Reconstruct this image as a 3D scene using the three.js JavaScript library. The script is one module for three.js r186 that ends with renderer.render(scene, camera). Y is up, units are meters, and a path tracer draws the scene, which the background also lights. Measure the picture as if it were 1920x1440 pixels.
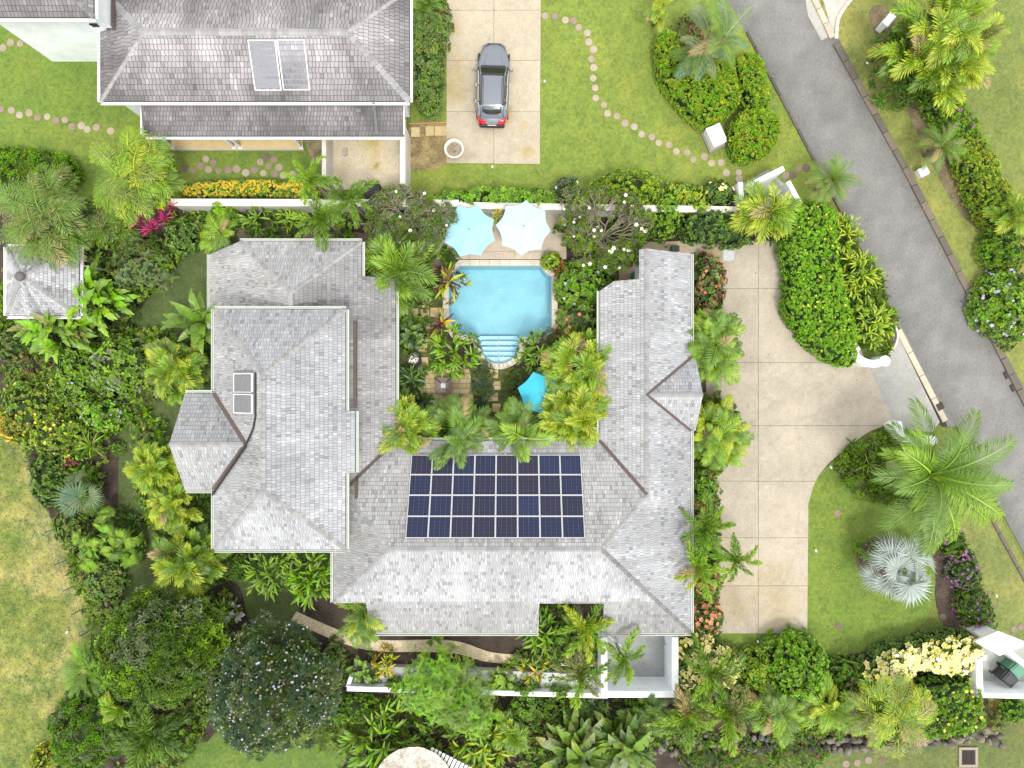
import * as THREE from 'three';
import { RoundedBoxGeometry } from 'three/addons/geometries/RoundedBoxGeometry.js';
import { mergeGeometries } from 'three/addons/utils/BufferGeometryUtils.js';

// ---------------------------------------------------------------- camera, sky, sun, exposure
const H = 40, F = 1300;                                   // drone height above the lawn, focal length in photo pixels
const scene = new THREE.Scene();
const camera = new THREE.PerspectiveCamera(2 * Math.atan(720 / F) * 180 / Math.PI, 4 / 3, 0.5, 800);
camera.position.set(0, H, 0);
camera.up.set(0, 0, -1);
camera.lookAt(0, 0, 0);
const renderer = new THREE.WebGLRenderer({ antialias: true });
renderer.toneMapping = THREE.LinearToneMapping;
renderer.toneMappingExposure = 1.76;
renderer.shadowMap.enabled = true;

const SUN = new THREE.Vector3(0.16, 1.0, 0.42).normalize();
{
  const w = 256, h = 128, d = new Float32Array(w * h * 4);
  for (let j = 0; j < h; j++) for (let i = 0; i < w; i++) {
    const up = ((j + 0.5) / h - 0.5) * Math.PI, ro = ((i + 0.5) / w - 0.5) * 2 * Math.PI;
    const y = Math.sin(up), x = Math.cos(ro) * Math.cos(up), z = Math.sin(ro) * Math.cos(up);
    const s = Math.max(0, x * SUN.x + y * SUN.y + z * SUN.z);
    let v = y > 0 ? 0.72 + 0.2 * y + 0.35 * Math.pow(s, 6) : 0.3;
    const c = [v * 1.0, v * 0.995, v * 0.985], o = (j * w + i) * 4;
    d[o] = c[0]; d[o + 1] = c[1]; d[o + 2] = c[2]; d[o + 3] = 1;
  }
  const t = new THREE.DataTexture(d, w, h, THREE.RGBAFormat, THREE.FloatType);
  t.mapping = THREE.EquirectangularReflectionMapping; t.magFilter = THREE.LinearFilter; t.minFilter = THREE.LinearFilter; t.wrapS = THREE.RepeatWrapping; t.needsUpdate = true;
  scene.background = t; scene.environment = t;
}
const sun = new THREE.DirectionalLight(new THREE.Color(1.0, 0.95, 0.86), 1.4);
sun.position.copy(SUN).multiplyScalar(80); sun.castShadow = true; sun.shadow.radius = 24;
Object.assign(sun.shadow.camera, { left: -45, right: 45, top: 45, bottom: -45, near: 1, far: 200 });
sun.name = 'sun'; scene.add(sun);

// ---------------------------------------------------------------- helpers
let seed = 20240611;
function rnd() { seed |= 0; seed = seed + 0x6D2B79F5 | 0; let t = Math.imul(seed ^ seed >>> 15, 1 | seed); t = t + Math.imul(t ^ t >>> 7, 61 | t) ^ t; return ((t ^ t >>> 14) >>> 0) / 4294967296; }
const R = (a, b) => a + (b - a) * rnd(), pick = (a) => a[Math.floor(rnd() * a.length)], gauss = () => (rnd() + rnd() + rnd() + rnd() - 2) * 0.87;
const clamp = THREE.MathUtils.clamp, lerp = THREE.MathUtils.lerp, V3 = (x, y, z) => new THREE.Vector3(x, y, z), D = Math.PI / 180;
const reseed = (s) => { let h = 2166136261; for (const ch of s) h = Math.imul(h ^ ch.charCodeAt(0), 16777619); seed = h; };
function hash2(x, y) { let h = Math.imul(x | 0, 374761393) + Math.imul(y | 0, 668265263) | 0; h = Math.imul(h ^ h >>> 13, 1274126177); return ((h ^ h >>> 16) >>> 0) / 4294967296; }
function vnoise(x, y) {
  const ix = Math.floor(x), iy = Math.floor(y), fx = x - ix, fy = y - iy, s = fx * fx * (3 - 2 * fx), t = fy * fy * (3 - 2 * fy);
  return lerp(lerp(hash2(ix, iy), hash2(ix + 1, iy), s), lerp(hash2(ix, iy + 1), hash2(ix + 1, iy + 1), s), t);
}
const fbm = (x, y, n = 4) => { let s = 0, a = 0.5, m = 0; for (let i = 0; i < n; i++) { s += a * vnoise(x, y); m += a; x = x * 2.03 + 17.1; y = y * 2.03 + 9.7; a *= 0.5; } return s / m; };
// where a point seen at photo pixel (px, py) stands when it is h metres above the lawn: metres east, metres south
const P = (px, py, h = 0) => [(px - 960) * (H - h) / F, (py - 720) * (H - h) / F];
const G = (pts) => { const o = []; for (let i = 0; i < pts.length; i += 2) o.push(P(pts[i], pts[i + 1])); return o; };
const M = (px, h = 0) => px * (H - h) / F;                // length in metres

const used = {};
function numbered(n) { used[n] = (used[n] ?? -1) + 1; return used[n] ? n + '_' + String(used[n]).padStart(3, '0') : n; }
function tag(o, label, category, group, kind) { if (label) o.userData.label = label; if (category) o.userData.category = category; if (group) o.userData.group = group; if (kind) o.userData.kind = kind; return o; }
function shade(o) { o.castShadow = true; o.receiveShadow = true; return o; }
function thing(name, label, category, x = 0, z = 0, group, y = 0) { const o = new THREE.Group(); o.name = numbered(name); o.position.set(x, y, z); tag(o, label, category, group); scene.add(o); return o; }
function part(parent, name, geo, mat, kind) { const m = shade(new THREE.Mesh(geo, mat)); m.name = name; parent.add(m); if (kind) m.userData.kind = kind; return m; }
function solo(name, geo, mat, x, y, z, label, category, group) { const m = shade(new THREE.Mesh(geo, mat)); m.name = numbered(name); m.position.set(x, y, z); tag(m, label, category, group); scene.add(m); return m; }
function structure(name, geo, mat, label) { const m = shade(new THREE.Mesh(geo, mat)); m.name = numbered(name); m.userData.kind = 'structure'; if (label) m.userData.label = label; scene.add(m); return m; }
function sgroup(name, label) { const o = new THREE.Group(); o.name = numbered(name); o.userData.kind = 'structure'; if (label) o.userData.label = label; scene.add(o); return o; }
// parts were built in metres from the middle of the plot: put the thing's origin at its own base
function settle(o, x, z) { o.position.set(x, 0, z); for (const c of o.children) { c.position.x -= x; c.position.z -= z; } return o; }
function repeatName(base, i) { return i ? base + '_' + String(i).padStart(3, '0') : base; }

class GB {                                                // collects polygons with colours and builds one geometry
  constructor() { this.p = []; this.c = []; this.u = []; }
  v(x, y, z, c, u, w) { this.p.push(x, y, z); this.c.push(c[0], c[1], c[2]); this.u.push(u ?? x, w ?? z); }
  tri(a, b, c, col, cb, cc) { this.v(...a, col); this.v(...b, cb ?? col); this.v(...c, cc ?? col); }
  quad(a, b, c, d, col, c2) { const e = c2 ?? col; this.tri(a, b, c, col, col, e); this.tri(a, c, d, col, e, e); }
  geo() {
    const g = new THREE.BufferGeometry();
    g.setAttribute('position', new THREE.Float32BufferAttribute(this.p, 3)); g.setAttribute('color', new THREE.Float32BufferAttribute(this.c, 3)); g.setAttribute('uv', new THREE.Float32BufferAttribute(this.u, 2));
    g.computeVertexNormals(); return g;
  }
}
function box(w, h, d, x = 0, y = 0, z = 0, ry = 0) { const g = new THREE.BoxGeometry(w, h, d); if (ry) g.rotateY(ry); g.translate(x, y, z); return g; }
function rbox(w, h, d, r, x = 0, y = 0, z = 0, ry = 0) { const g = new RoundedBoxGeometry(w, h, d, 2, r); if (ry) g.rotateY(ry); g.translate(x, y, z); return g; }
function cyl(r0, r1, h, n, x = 0, y = 0, z = 0) { const g = new THREE.CylinderGeometry(r0, r1, h, n); g.translate(x, y, z); return g; }
const strip = (g) => { const o = g.index ? g.toNonIndexed() : g.clone(); for (const k of Object.keys(o.attributes)) if (!['position', 'normal', 'uv'].includes(k)) o.deleteAttribute(k); return o; };
const merge = (a) => mergeGeometries(a.map(strip));
function bar(a, b, w, h) {                                // a beam from point a to point b
  const d = b.clone().sub(a), g = new THREE.BoxGeometry(d.length(), h, w), q = new THREE.Matrix4(), x = d.clone().normalize(), up = Math.abs(x.y) > 0.95 ? V3(0, 0, 1) : V3(0, 1, 0), z = x.clone().cross(up).normalize(), y = z.clone().cross(x);
  q.makeBasis(x, y, z); g.applyMatrix4(q); g.translate((a.x + b.x) / 2, (a.y + b.y) / 2, (a.z + b.z) / 2); return g;
}
function tube(pts, r0, r1, sides = 6) {                   // tapered tube through points
  const g = new GB(), n = pts.length, rings = [];
  for (let i = 0; i < n; i++) {
    const t = pts[Math.min(n - 1, i + 1)].clone().sub(pts[Math.max(0, i - 1)]).normalize(), a = Math.abs(t.y) > 0.9 ? V3(1, 0, 0) : V3(0, 1, 0), u = t.clone().cross(a).normalize(), w = t.clone().cross(u), r = lerp(r0, r1, i / (n - 1)), ring = [];
    for (let k = 0; k < sides; k++) { const an = k / sides * Math.PI * 2; ring.push(pts[i].clone().addScaledVector(u, Math.cos(an) * r).addScaledVector(w, Math.sin(an) * r).toArray()); }
    rings.push(ring);
  }
  const c = [1, 1, 1];
  for (let i = 0; i < n - 1; i++) for (let k = 0; k < sides; k++) { const k2 = (k + 1) % sides; g.quad(rings[i][k], rings[i][k2], rings[i + 1][k2], rings[i + 1][k], c); }
  return g.geo();
}
function clipRect(poly, x0, y0, x1, y1) {
  let out = poly;
  const cut = (inside, at) => { const r = []; for (let i = 0; i < out.length; i++) { const a = out[i], b = out[(i + 1) % out.length], ia = inside(a), ib = inside(b); if (ia) r.push(a); if (ia !== ib) r.push(at(a, b)); } out = r; };
  const ix = (x) => (a, b) => { const t = (x - a[0]) / (b[0] - a[0]); return [x, a[1] + t * (b[1] - a[1])]; }, iy = (y) => (a, b) => { const t = (y - a[1]) / (b[1] - a[1]); return [a[0] + t * (b[0] - a[0]), y]; };
  cut((p) => p[0] >= x0, ix(x0)); if (out.length) cut((p) => p[0] <= x1, ix(x1)); if (out.length) cut((p) => p[1] >= y0, iy(y0)); if (out.length) cut((p) => p[1] <= y1, iy(y1));
  return out;
}
function area2(p) { let s = 0; for (let i = 0; i < p.length; i++) { const a = p[i], b = p[(i + 1) % p.length]; s += a[0] * b[1] - b[0] * a[1]; } return s / 2; }
function inPoly(x, y, p) { let r = false; for (let i = 0, j = p.length - 1; i < p.length; j = i++) if ((p[i][1] > y) !== (p[j][1] > y) && x < (p[j][0] - p[i][0]) * (y - p[i][1]) / (p[j][1] - p[i][1]) + p[i][0]) r = !r; return r; }
function triangles(p) { return THREE.ShapeUtils.triangulateShape(p.map((a) => new THREE.Vector2(a[0], a[1])), []); }
const bounds = (p) => [Math.min(...p.map((a) => a[0])), Math.min(...p.map((a) => a[1])), Math.max(...p.map((a) => a[0])), Math.max(...p.map((a) => a[1]))];
// smooth closed outline through points
function smooth(pts, n = 6) { const c = new THREE.CatmullRomCurve3(pts.map((p) => V3(p[0], 0, p[1])), true, 'centripetal'); return c.getPoints(pts.length * n).slice(0, -1).map((v) => [v.x, v.z]); }
function smoothOpen(pts, n = 6) { const c = new THREE.CatmullRomCurve3(pts.map((p) => V3(p[0], 0, p[1])), false, 'centripetal'); return c.getPoints((pts.length - 1) * n).map((v) => [v.x, v.z]); }
// a flat sheet in the shape of poly (metres), cut into cells so that its colour can vary from place to place
function sheet(poly, y, cell, color, hole) {
  const g = new GB(), [x0, z0, x1, z1] = bounds(poly), cells = [], hb = hole && bounds(hole);
  const add = (a, b, s) => { // leaves out the cells inside the hole, finely along its edge (a coping covers the edge)
    if (hole && a < hb[2] && a + s > hb[0] && b < hb[3] && b + s > hb[1]) { if (s > 0.09) { for (const p of [0, 1]) for (const q of [0, 1]) add(a + p * s / 2, b + q * s / 2, s / 2); return; } if (inPoly(a + s / 2, b + s / 2, hole)) return; }
    cells.push([a, b, s]);
  };
  for (let i = Math.floor(x0 / cell); i * cell < x1; i++) for (let j = Math.floor(z0 / cell); j * cell < z1; j++) add(i * cell, j * cell, cell);
  for (const [ca, cb, cs] of cells) {
    const c = clipRect(poly, ca, cb, ca + cs, cb + cs);
    if (c.length < 3 || Math.abs(area2(c)) < 1e-6) continue;
    for (const t of triangles(c)) { const [a, b, d] = t.map((k) => c[k]), up = (b[0] - a[0]) * (d[1] - a[1]) - (b[1] - a[1]) * (d[0] - a[0]) < 0; for (const q of up ? [a, b, d] : [a, d, b]) g.v(q[0], y, q[1], color(q[0], q[1])); }
  }
  const r = g.geo(), n = r.attributes.normal; for (let i = 0; i < n.count; i++) n.setXYZ(i, 0, 1, 0); return r;
}
// a slab: poly (metres) from y0 up to y1, edges slightly chamfered
function slab(poly, y0, y1, ch = 0) {
  const s = new THREE.Shape(poly.map((a) => new THREE.Vector2(a[0], -a[1])));
  const g = new THREE.ExtrudeGeometry(s, { depth: y1 - y0 - (ch ? 2 * ch : 0), bevelEnabled: ch > 0, bevelThickness: ch, bevelSize: ch, bevelOffset: -ch, bevelSegments: 1, curveSegments: 8 });
  g.rotateX(-Math.PI / 2); g.translate(0, y0 + ch, 0); return g;
}
function lineWall(pts, w, y0, y1, ch = 0.015) {           // wall of width w along a line of points (metres)
  const L = [], Rr = [];
  for (let i = 0; i < pts.length; i++) {
    const a = pts[Math.max(0, i - 1)], b = pts[Math.min(pts.length - 1, i + 1)]; let dx = b[0] - a[0], dz = b[1] - a[1]; const l = Math.hypot(dx, dz); dx /= l; dz /= l;
    L.push([pts[i][0] - dz * w / 2, pts[i][1] + dx * w / 2]); Rr.push([pts[i][0] + dz * w / 2, pts[i][1] - dx * w / 2]);
  }
  return slab([...L, ...Rr.reverse()], y0, y1, ch);
}

function offset(poly, d) { // outwards by d metres
  const s = area2(poly) > 0 ? 1 : -1; return poly.map((p, i) => { const a = poly[(i + poly.length - 1) % poly.length], b = poly[(i + 1) % poly.length], l = Math.hypot(b[0] - a[0], b[1] - a[1]); return [p[0] + s * d * (b[1] - a[1]) / l, p[1] - s * d * (b[0] - a[0]) / l]; });
}
// outline of the swimming pool's water
const POOL = (() => {
  const q = (px, py) => P(px, py, 0.06), pts = [q(862, 499), q(1013, 499)];
  for (let i = 1; i <= 6; i++) { const a = i / 6; pts.push(q(1013 + 21 * a, 499 + 19 * a + 4 * Math.sin(a * Math.PI))); }
  pts.push(q(1034, 622)); for (let i = 1; i <= 5; i++) { const a = i / 5 * Math.PI / 2; pts.push(q(1024 + 10 * Math.cos(a), 622 + 10 * Math.sin(a))); }
  pts.push(q(978, 632)); for (let i = 0; i <= 16; i++) { const a = i / 16 * Math.PI; pts.push(q(936 + 37 * Math.cos(a), 644 + 37 * Math.sin(a))); }
  pts.push(q(892, 632), q(852, 622), q(842, 600), q(842, 520)); return pts;
})(), PIT = offset(POOL, 0.14);
// ---------------------------------------------------------------- textures: fine grain only, real size in metres
function grain(size, metres, draw) {
  const d = new Uint8Array(size * size * 4), f = new Float32Array(size * size * 3).fill(0.62);
  draw(f, size);
  for (let i = 0; i < size * size; i++) { for (let c = 0; c < 3; c++) d[i * 4 + c] = clamp(f[i * 3 + c], 0, 1) * 255; d[i * 4 + 3] = 255; }
  const t = new THREE.DataTexture(d, size, size, THREE.RGBAFormat); t.wrapS = t.wrapT = THREE.RepeatWrapping; t.magFilter = THREE.LinearFilter; t.minFilter = THREE.LinearMipmapLinearFilter; t.generateMipmaps = true; t.repeat.set(1 / metres, 1 / metres); t.needsUpdate = true; return t;
}
function strokes(f, n, count, len, wid, amp, tint = 0.1) {
  for (let k = 0; k < count; k++) {
    const x = rnd() * n, y = rnd() * n, a = rnd() * 6.283, v = gauss() * amp, tr = gauss() * tint, l = len * R(0.5, 1.4), cs = Math.cos(a), sn = Math.sin(a);
    for (let s = 0; s < l; s++) for (let w = 0; w < wid; w++) { const i = ((Math.floor(y + sn * s - cs * w) % n + n) % n * n + (Math.floor(x + cs * s + sn * w) % n + n) % n) * 3; f[i] += v + tr; f[i + 1] += v; f[i + 2] += v * 0.5 - tr * 0.3; }
  }
}
function speck(f, n, amp) { for (let i = 0; i < n * n; i++) { const v = gauss() * amp; f[i * 3] += v; f[i * 3 + 1] += v; f[i * 3 + 2] += v; } }
function tileNoise(f, n, period, amp, tint = [1, 1, 1]) {  // tileable value noise
  const k = period, lat = Array.from({ length: k * k }, () => rnd());
  for (let y = 0; y < n; y++) for (let x = 0; x < n; x++) {
    const u = x / n * k, v = y / n * k, iu = Math.floor(u), iv = Math.floor(v), fu = u - iu, fv = v - iv, s = fu * fu * (3 - 2 * fu), t = fv * fv * (3 - 2 * fv), a = (i, j) => lat[(j % k) * k + i % k];
    const r = (lerp(lerp(a(iu, iv), a(iu + 1, iv), s), lerp(a(iu, iv + 1), a(iu + 1, iv + 1), s), t) - 0.5) * amp, i = (y * n + x) * 3; f[i] += r * tint[0]; f[i + 1] += r * tint[1]; f[i + 2] += r * tint[2];
  }
}
reseed('tex');
const TX = {
  grass: grain(1024, 7, (f, n) => { tileNoise(f, n, 14, 0.12, [1.2, 0.8, 0.7]); tileNoise(f, n, 45, 0.2, [1.1, 0.9, 0.8]); tileNoise(f, n, 130, 0.2); strokes(f, n, 30000, 12, 2, 0.16, 0.05); }),
  dry: grain(1024, 9, (f, n) => { tileNoise(f, n, 9, 0.26, [1.3, 0.75, 0.8]); tileNoise(f, n, 31, 0.3, [1.15, 0.85, 0.8]); tileNoise(f, n, 90, 0.22); strokes(f, n, 34000, 14, 2, 0.26, 0.09); tileNoise(f, n, 150, 0.25); }),
  concrete: grain(1024, 6, (f, n) => { tileNoise(f, n, 7, 0.05); tileNoise(f, n, 23, 0.07, [1, 0.97, 0.85]); tileNoise(f, n, 80, 0.1); tileNoise(f, n, 200, 0.1); speck(f, n, 0.06); strokes(f, n, 1600, 70, 2, 0.07, 0.01); }),
  asphalt: grain(1024, 5, (f, n) => { tileNoise(f, n, 9, 0.1); tileNoise(f, n, 60, 0.1); tileNoise(f, n, 200, 0.25); speck(f, n, 0.16); }),
  soil: grain(1024, 5, (f, n) => { tileNoise(f, n, 12, 0.3); tileNoise(f, n, 70, 0.3); tileNoise(f, n, 200, 0.3, [1, 0.9, 0.8]); speck(f, n, 0.15); strokes(f, n, 1500, 10, 3, 0.3, 0.05); }),
  gravel: grain(512, 1.6, (f, n) => { tileNoise(f, n, 60, 0.5, [1, 0.95, 0.85]); tileNoise(f, n, 110, 0.4); speck(f, n, 0.1); }),
  plaster: grain(512, 3, (f, n) => { tileNoise(f, n, 6, 0.1); tileNoise(f, n, 30, 0.06); speck(f, n, 0.03); }),
  wood: grain(512, 1.2, (f, n) => { for (let y = 0; y < n; y++) { const v = gauss() * 0.14; for (let x = 0; x < n; x++) { const i = (y * n + x) * 3; f[i] += v; f[i + 1] += v; f[i + 2] += v; } } tileNoise(f, n, 20, 0.15); speck(f, n, 0.05); }),
};
const lin = (r, g, b) => new THREE.Color().setRGB(r, g, b);
function ground(tx, bump, rough = 0.95) { return new THREE.MeshStandardMaterial({ map: TX[tx], bumpMap: TX[tx], bumpScale: bump, roughness: rough, vertexColors: true }); }
function mat(r, g, b, o = {}) { return new THREE.MeshStandardMaterial({ color: lin(r, g, b), roughness: 0.8, ...o }); }
function tmat(tx, r, g, b, o = {}) { return mat(r / 0.62, g / 0.62, b / 0.62, { map: TX[tx], bumpMap: TX[tx], bumpScale: 0.006, ...o }); }
const MT = {
  grass: ground('grass', 0.03), dry: ground('dry', 0.05), concrete: ground('concrete', 0.004, 0.85), asphalt: ground('asphalt', 0.008, 0.9), soil: ground('soil', 0.04), gravel: ground('gravel', 0.02),
  white: tmat('plaster', 0.86, 0.9, 0.94, { bumpScale: 0.003 }), whiteOld: tmat('plaster', 0.62, 0.6, 0.55, { bumpScale: 0.004 }), paint: mat(0.78, 0.79, 0.8, { roughness: 0.5 }),
  shingle: new THREE.MeshStandardMaterial({ vertexColors: true, roughness: 0.85 }), deck: mat(0.085, 0.08, 0.078), cap: tmat('wood', 0.29, 0.29, 0.295), capOld: tmat('wood', 0.33, 0.31, 0.32), capDark: tmat('wood', 0.19, 0.185, 0.19), brown: tmat('wood', 0.1, 0.075, 0.065), gutter: mat(0.5, 0.53, 0.48, { roughness: 0.5 }),
  steel: mat(0.55, 0.56, 0.57, { metalness: 0.8, roughness: 0.35 }), black: mat(0.015, 0.016, 0.018, { roughness: 0.45 }), rubber: mat(0.02, 0.02, 0.02, { roughness: 0.8 }), bark: tmat('wood', 0.16, 0.13, 0.1), stem: mat(0.12, 0.15, 0.05, { roughness: 0.7 }), greybark: mat(0.3, 0.265, 0.2),
};
// ================================================================ the ground
const tone = (c, amt, sc, yel = 0) => (x, z) => { const n = (fbm(x * sc + 5, z * sc + 9) - 0.5) * 2 * amt, m = (fbm(x * sc * 4 + 31, z * sc * 4 + 3, 3) - 0.5) * amt, y = Math.max(0, fbm(x * sc * 1.7 + 71, z * sc * 1.7 + 41) - 0.5) * yel, k = (1 + n + m) / 0.62; return [c[0] * k * (1 + y * 2), c[1] * k * (1 + y * 0.7), c[2] * k * (1 + y)]; };
const rect = (x0, z0, x1, z1) => [[x0, z0], [x1, z0], [x1, z1], [x0, z1]];
structure('ground', sheet(rect(-200, -200, 200, 200), -0.03, 10, tone([0.13, 0.17, 0.035], 0.2, 0.05), PIT), MT.grass, 'grass ground around the plots');
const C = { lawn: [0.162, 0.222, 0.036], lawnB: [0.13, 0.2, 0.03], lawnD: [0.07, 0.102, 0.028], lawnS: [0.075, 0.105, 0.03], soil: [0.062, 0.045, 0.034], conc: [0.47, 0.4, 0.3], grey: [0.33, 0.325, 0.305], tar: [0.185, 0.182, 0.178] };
// beds of soil under the planting
structure('planting_bed', sheet(G([0, 395, 300, 380, 860, 372, 1480, 372, 1480, 470, 1345, 640, 1345, 1200, 1440, 1225, 1920, 1225, 1920, 1480, 90, 1480, 190, 1130, 90, 1000, 20, 820, -40, 700, -60, 395]), 0.004, 1, tone(C.soil, 0.4, 0.4), PIT), MT.soil, 'dark soil beds of the garden');
// lawns
structure('lawn', sheet(G([770, 0, 1440, -10, 1530, 310, 1560, 380, 1200, 372, 770, 372]), 0.008, 0.6, tone(C.lawn, 0.09, 0.25, 0.45)), MT.grass, 'bright front lawn beside the parked car');
structure('lawn', sheet(G([-60, -10, 280, -10, 280, 260, 640, 262, 640, 375, 0, 395, -60, 395]), 0.008, 0.6, tone(C.lawnB, 0.11, 0.25, 0.5)), MT.grass, 'lawn around the neighbouring house');
structure('lawn', sheet(smooth(G([400, 420, 330, 500, 270, 570, 225, 640, 224, 800, 222, 1020, 232, 1120, 330, 1140, 440, 1090, 480, 1190, 590, 1200, 560, 1130, 640, 1100, 640, 900, 640, 500, 560, 430])), 0.010, 0.6, tone(C.lawnD, 0.18, 0.3, 0.4)), MT.grass, 'back lawn beside the villa, shade painted into its dark green');  // the dark grass colour has the shade painted in
structure('lawn', sheet(G([390, 1390, 440, 1330, 560, 1330, 700, 1320, 690, 1370, 640, 1440, 640, 1480, 300, 1480, 340, 1400]), 0.010, 0.6, tone([0.1, 0.165, 0.028], 0.16, 0.3, 0.4)), MT.grass, 'small lawn below the flowering tree');
{
  const fr = smoothOpen(G([1513, 1187, 1513, 960, 1530, 900, 1562, 862]), 6).concat(G([1600, 935]), smoothOpen(G([1720, 955, 1748, 1010, 1755, 1070, 1750, 1130]), 5), smoothOpen(G([1735, 1165, 1690, 1200, 1640, 1218, 1550, 1232, 1450, 1235, 1345, 1225]), 5), G([1345, 1187]));
  structure('lawn', sheet(fr, 0.012, 0.6, tone(C.lawnB, 0.1, 0.3, 0.35)), MT.grass, 'front lawn with the silver fan palm');
}
structure('soil_strip', sheet(smooth(G([1735, 965, 1775, 985, 1800, 1080, 1840, 1190, 1800, 1200, 1760, 1150, 1752, 1060])), 0.016, 0.8, tone([0.09, 0.065, 0.05], 0.35, 0.6)), MT.soil, 'bare brown soil beside the purple bushes');
// road, kerbs, verge
const roadL = (y) => 1365 + 0.5345 * y, roadR = (y) => 1520 + 0.530 * y;
structure('road', sheet(G([roadL(-80), -80, roadR(-80) + 14, -80, roadR(1520) + 14, 1520, roadL(1520), 1520]), 0.010, 0.7, (x, z) => { const py = z * 32.5 + 720, px = x * 32.5 + 960, u = (px - roadL(py)) / 165, tr = Math.exp(-(((u - 0.3) / 0.1) ** 2)) + Math.exp(-(((u - 0.62) / 0.1) ** 2)), e = Math.max(0, Math.abs(u - 0.5) - 0.32) * 1.1, n = 1 + (fbm(x * 0.5, z * 0.5) - 0.5) * 0.24 + tr * 0.12 - e + (fbm(u * 26, (z + x * 0.53) * 0.22, 3) - 0.5) * 0.3 + (fbm(x * 1.1 + 60, z * 1.1, 3) > 0.66 ? -0.12 : 0) + (fbm(x * 2.2 + 4, z * 0.8) - 0.5) * 0.1; const k = n / 0.62; return [C.tar[0] * k, C.tar[1] * k, C.tar[2] * k * 0.99]; }), MT.asphalt, 'grey asphalt lane');
structure('verge', sheet(G([roadR(-80) + 14, -80, 2500, -80, 2500, 1520, roadR(1520) + 14, 1520]), 0.006, 0.6, tone([0.195, 0.222, 0.055], 0.12, 0.3, 0.6)), MT.grass, 'mown grass verge beyond the lane');
structure('lawn', sheet(G([1800, -40, 2200, -40, 2200, 620, 1900, 430, 1850, 330, 1790, 160]), 0.012, 0.6, tone([0.15, 0.19, 0.045], 0.15, 0.3, 0.6)), MT.grass, 'far lawn behind the long hedge');
structure('verge', sheet(G([1750, 940, 1838, 900, roadL(1480) - 6, 1480, 1880, 1480, 1835, 1210, 1790, 1010]), 0.008, 0.6, tone([0.17, 0.2, 0.055], 0.16, 0.3, 0.8)), MT.grass, 'grass verge between the lane and the purple bushes');
structure('lawn', sheet(G([1360, 1425, 1500, 1405, 1700, 1395, 1830, 1330, 1935, 1320, 2000, 1480, 1360, 1480]), 0.010, 0.6, tone([0.11, 0.14, 0.04], 0.2, 0.3, 0.6)), MT.grass, 'dull lawn below the rock wall');
structure('soil_strip', sheet(smooth(G([1655, 10, 1690, 70, 1740, 200, 1760, 260, 1830, 380, 1840, 430, 1800, 400, 1720, 250, 1660, 110, 1630, 20])), 0.010, 0.8, tone([0.2, 0.16, 0.09], 0.3, 0.6)), MT.soil, 'worn soil along the foot of the long hedge');
// dry field
structure('dry_field', sheet(smooth(G([-300, 690, 20, 770, 60, 890, 100, 980, 155, 1080, 190, 1180, 165, 1290, 135, 1380, 110, 1500, -300, 1500]), 4), 0.014, 0.5, (x, z) => { const n = fbm(x * 0.55, z * 0.55), m = fbm(x * 1.6 + 7, z * 1.6), g = clamp((n - 0.42) * 4 + (m - 0.5) * 2.2, 0, 1), k = (0.9 + (m - 0.5) * 0.5) / 0.62; return [lerp(0.18, 0.3, g) * k, lerp(0.22, 0.28, g) * k, lerp(0.042, 0.09, g) * k]; }), MT.dry, 'dry patchy field grass');
structure('road_edge', sheet(G([1660, 560, 1684, 560, 1800, 780, 1790, 800, 1775, 800]), 0.006, 0.5, () => [0.27, 0.265, 0.26]), MT.asphalt, 'worn asphalt edge beside the pale strip');
function kerb(name, pts, w, h, m, label, seg) {
  const g = sgroup(name, label); let i = 0;
  for (let k = 0; k + 1 < pts.length; k++) {
    const a = pts[k], b = pts[k + 1], L = Math.hypot(b[0] - a[0], b[1] - a[1]), n = Math.max(1, Math.round(L / seg));
    for (let j = 0; j < n; j++) { const t0 = j / n, t1 = (j + 1) / n, gp = 0.012 / L; const q = [[lerp(a[0], b[0], t0 + gp), lerp(a[1], b[1], t0 + gp)], [lerp(a[0], b[0], t1 - gp), lerp(a[1], b[1], t1 - gp)]]; part(g, repeatName('kerb_stone', i++), lineWall(q, w * R(0.95, 1.03), -0.1, h * R(0.92, 1.05), 0.02), pick(m)); }
  }
  return g;
}
const kerbM = [tmat('concrete', 0.13, 0.11, 0.09), tmat('concrete', 0.15, 0.125, 0.1), tmat('concrete', 0.115, 0.1, 0.085), tmat('concrete', 0.17, 0.14, 0.105)], kerbL = [tmat('concrete', 0.5, 0.44, 0.33), tmat('concrete', 0.45, 0.4, 0.31)], kerbD = [tmat('concrete', 0.085, 0.075, 0.065), tmat('concrete', 0.12, 0.1, 0.085)];
reseed('kerb');
kerb('road_kerb', G([1566, 82, 1696, 315, 1880, 672, 1925, 760, 2050, 990]), 0.38, 0.12, kerbM, 'dark weathered kerb along the far side of the lane', 1.1);
kerb('road_kerb', G([1400, 60, 1445, 147, 1530, 308, 1600, 440]), 0.16, 0.1, kerbD, 'thin dark kerb beside the round hedges', 1.1);
kerb('road_kerb', G([1838, 935, 1960, 1160]), 0.18, 0.1, kerbD, 'thin dark kerb beside the large palm', 1.1);
kerb('kerb_strip', G([1684, 618, 1772, 790]), 0.34, 0.06, kerbL, 'pale concrete strip between apron and lane', 1.4);
kerb('kerb_strip', G([1522, -10, 1560, 72]), 0.36, 0.12, kerbL, 'pale yellowish kerb at the top junction', 0.9);
kerb('kerb_strip', smoothOpen(G([1605, -12, 1585, 12, 1570, 38, 1567, 74]), 3), 0.2, 0.13, [tmat('concrete', 0.62, 0.58, 0.5)], 'pale curved kerb at the top junction', 0.7);
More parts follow.
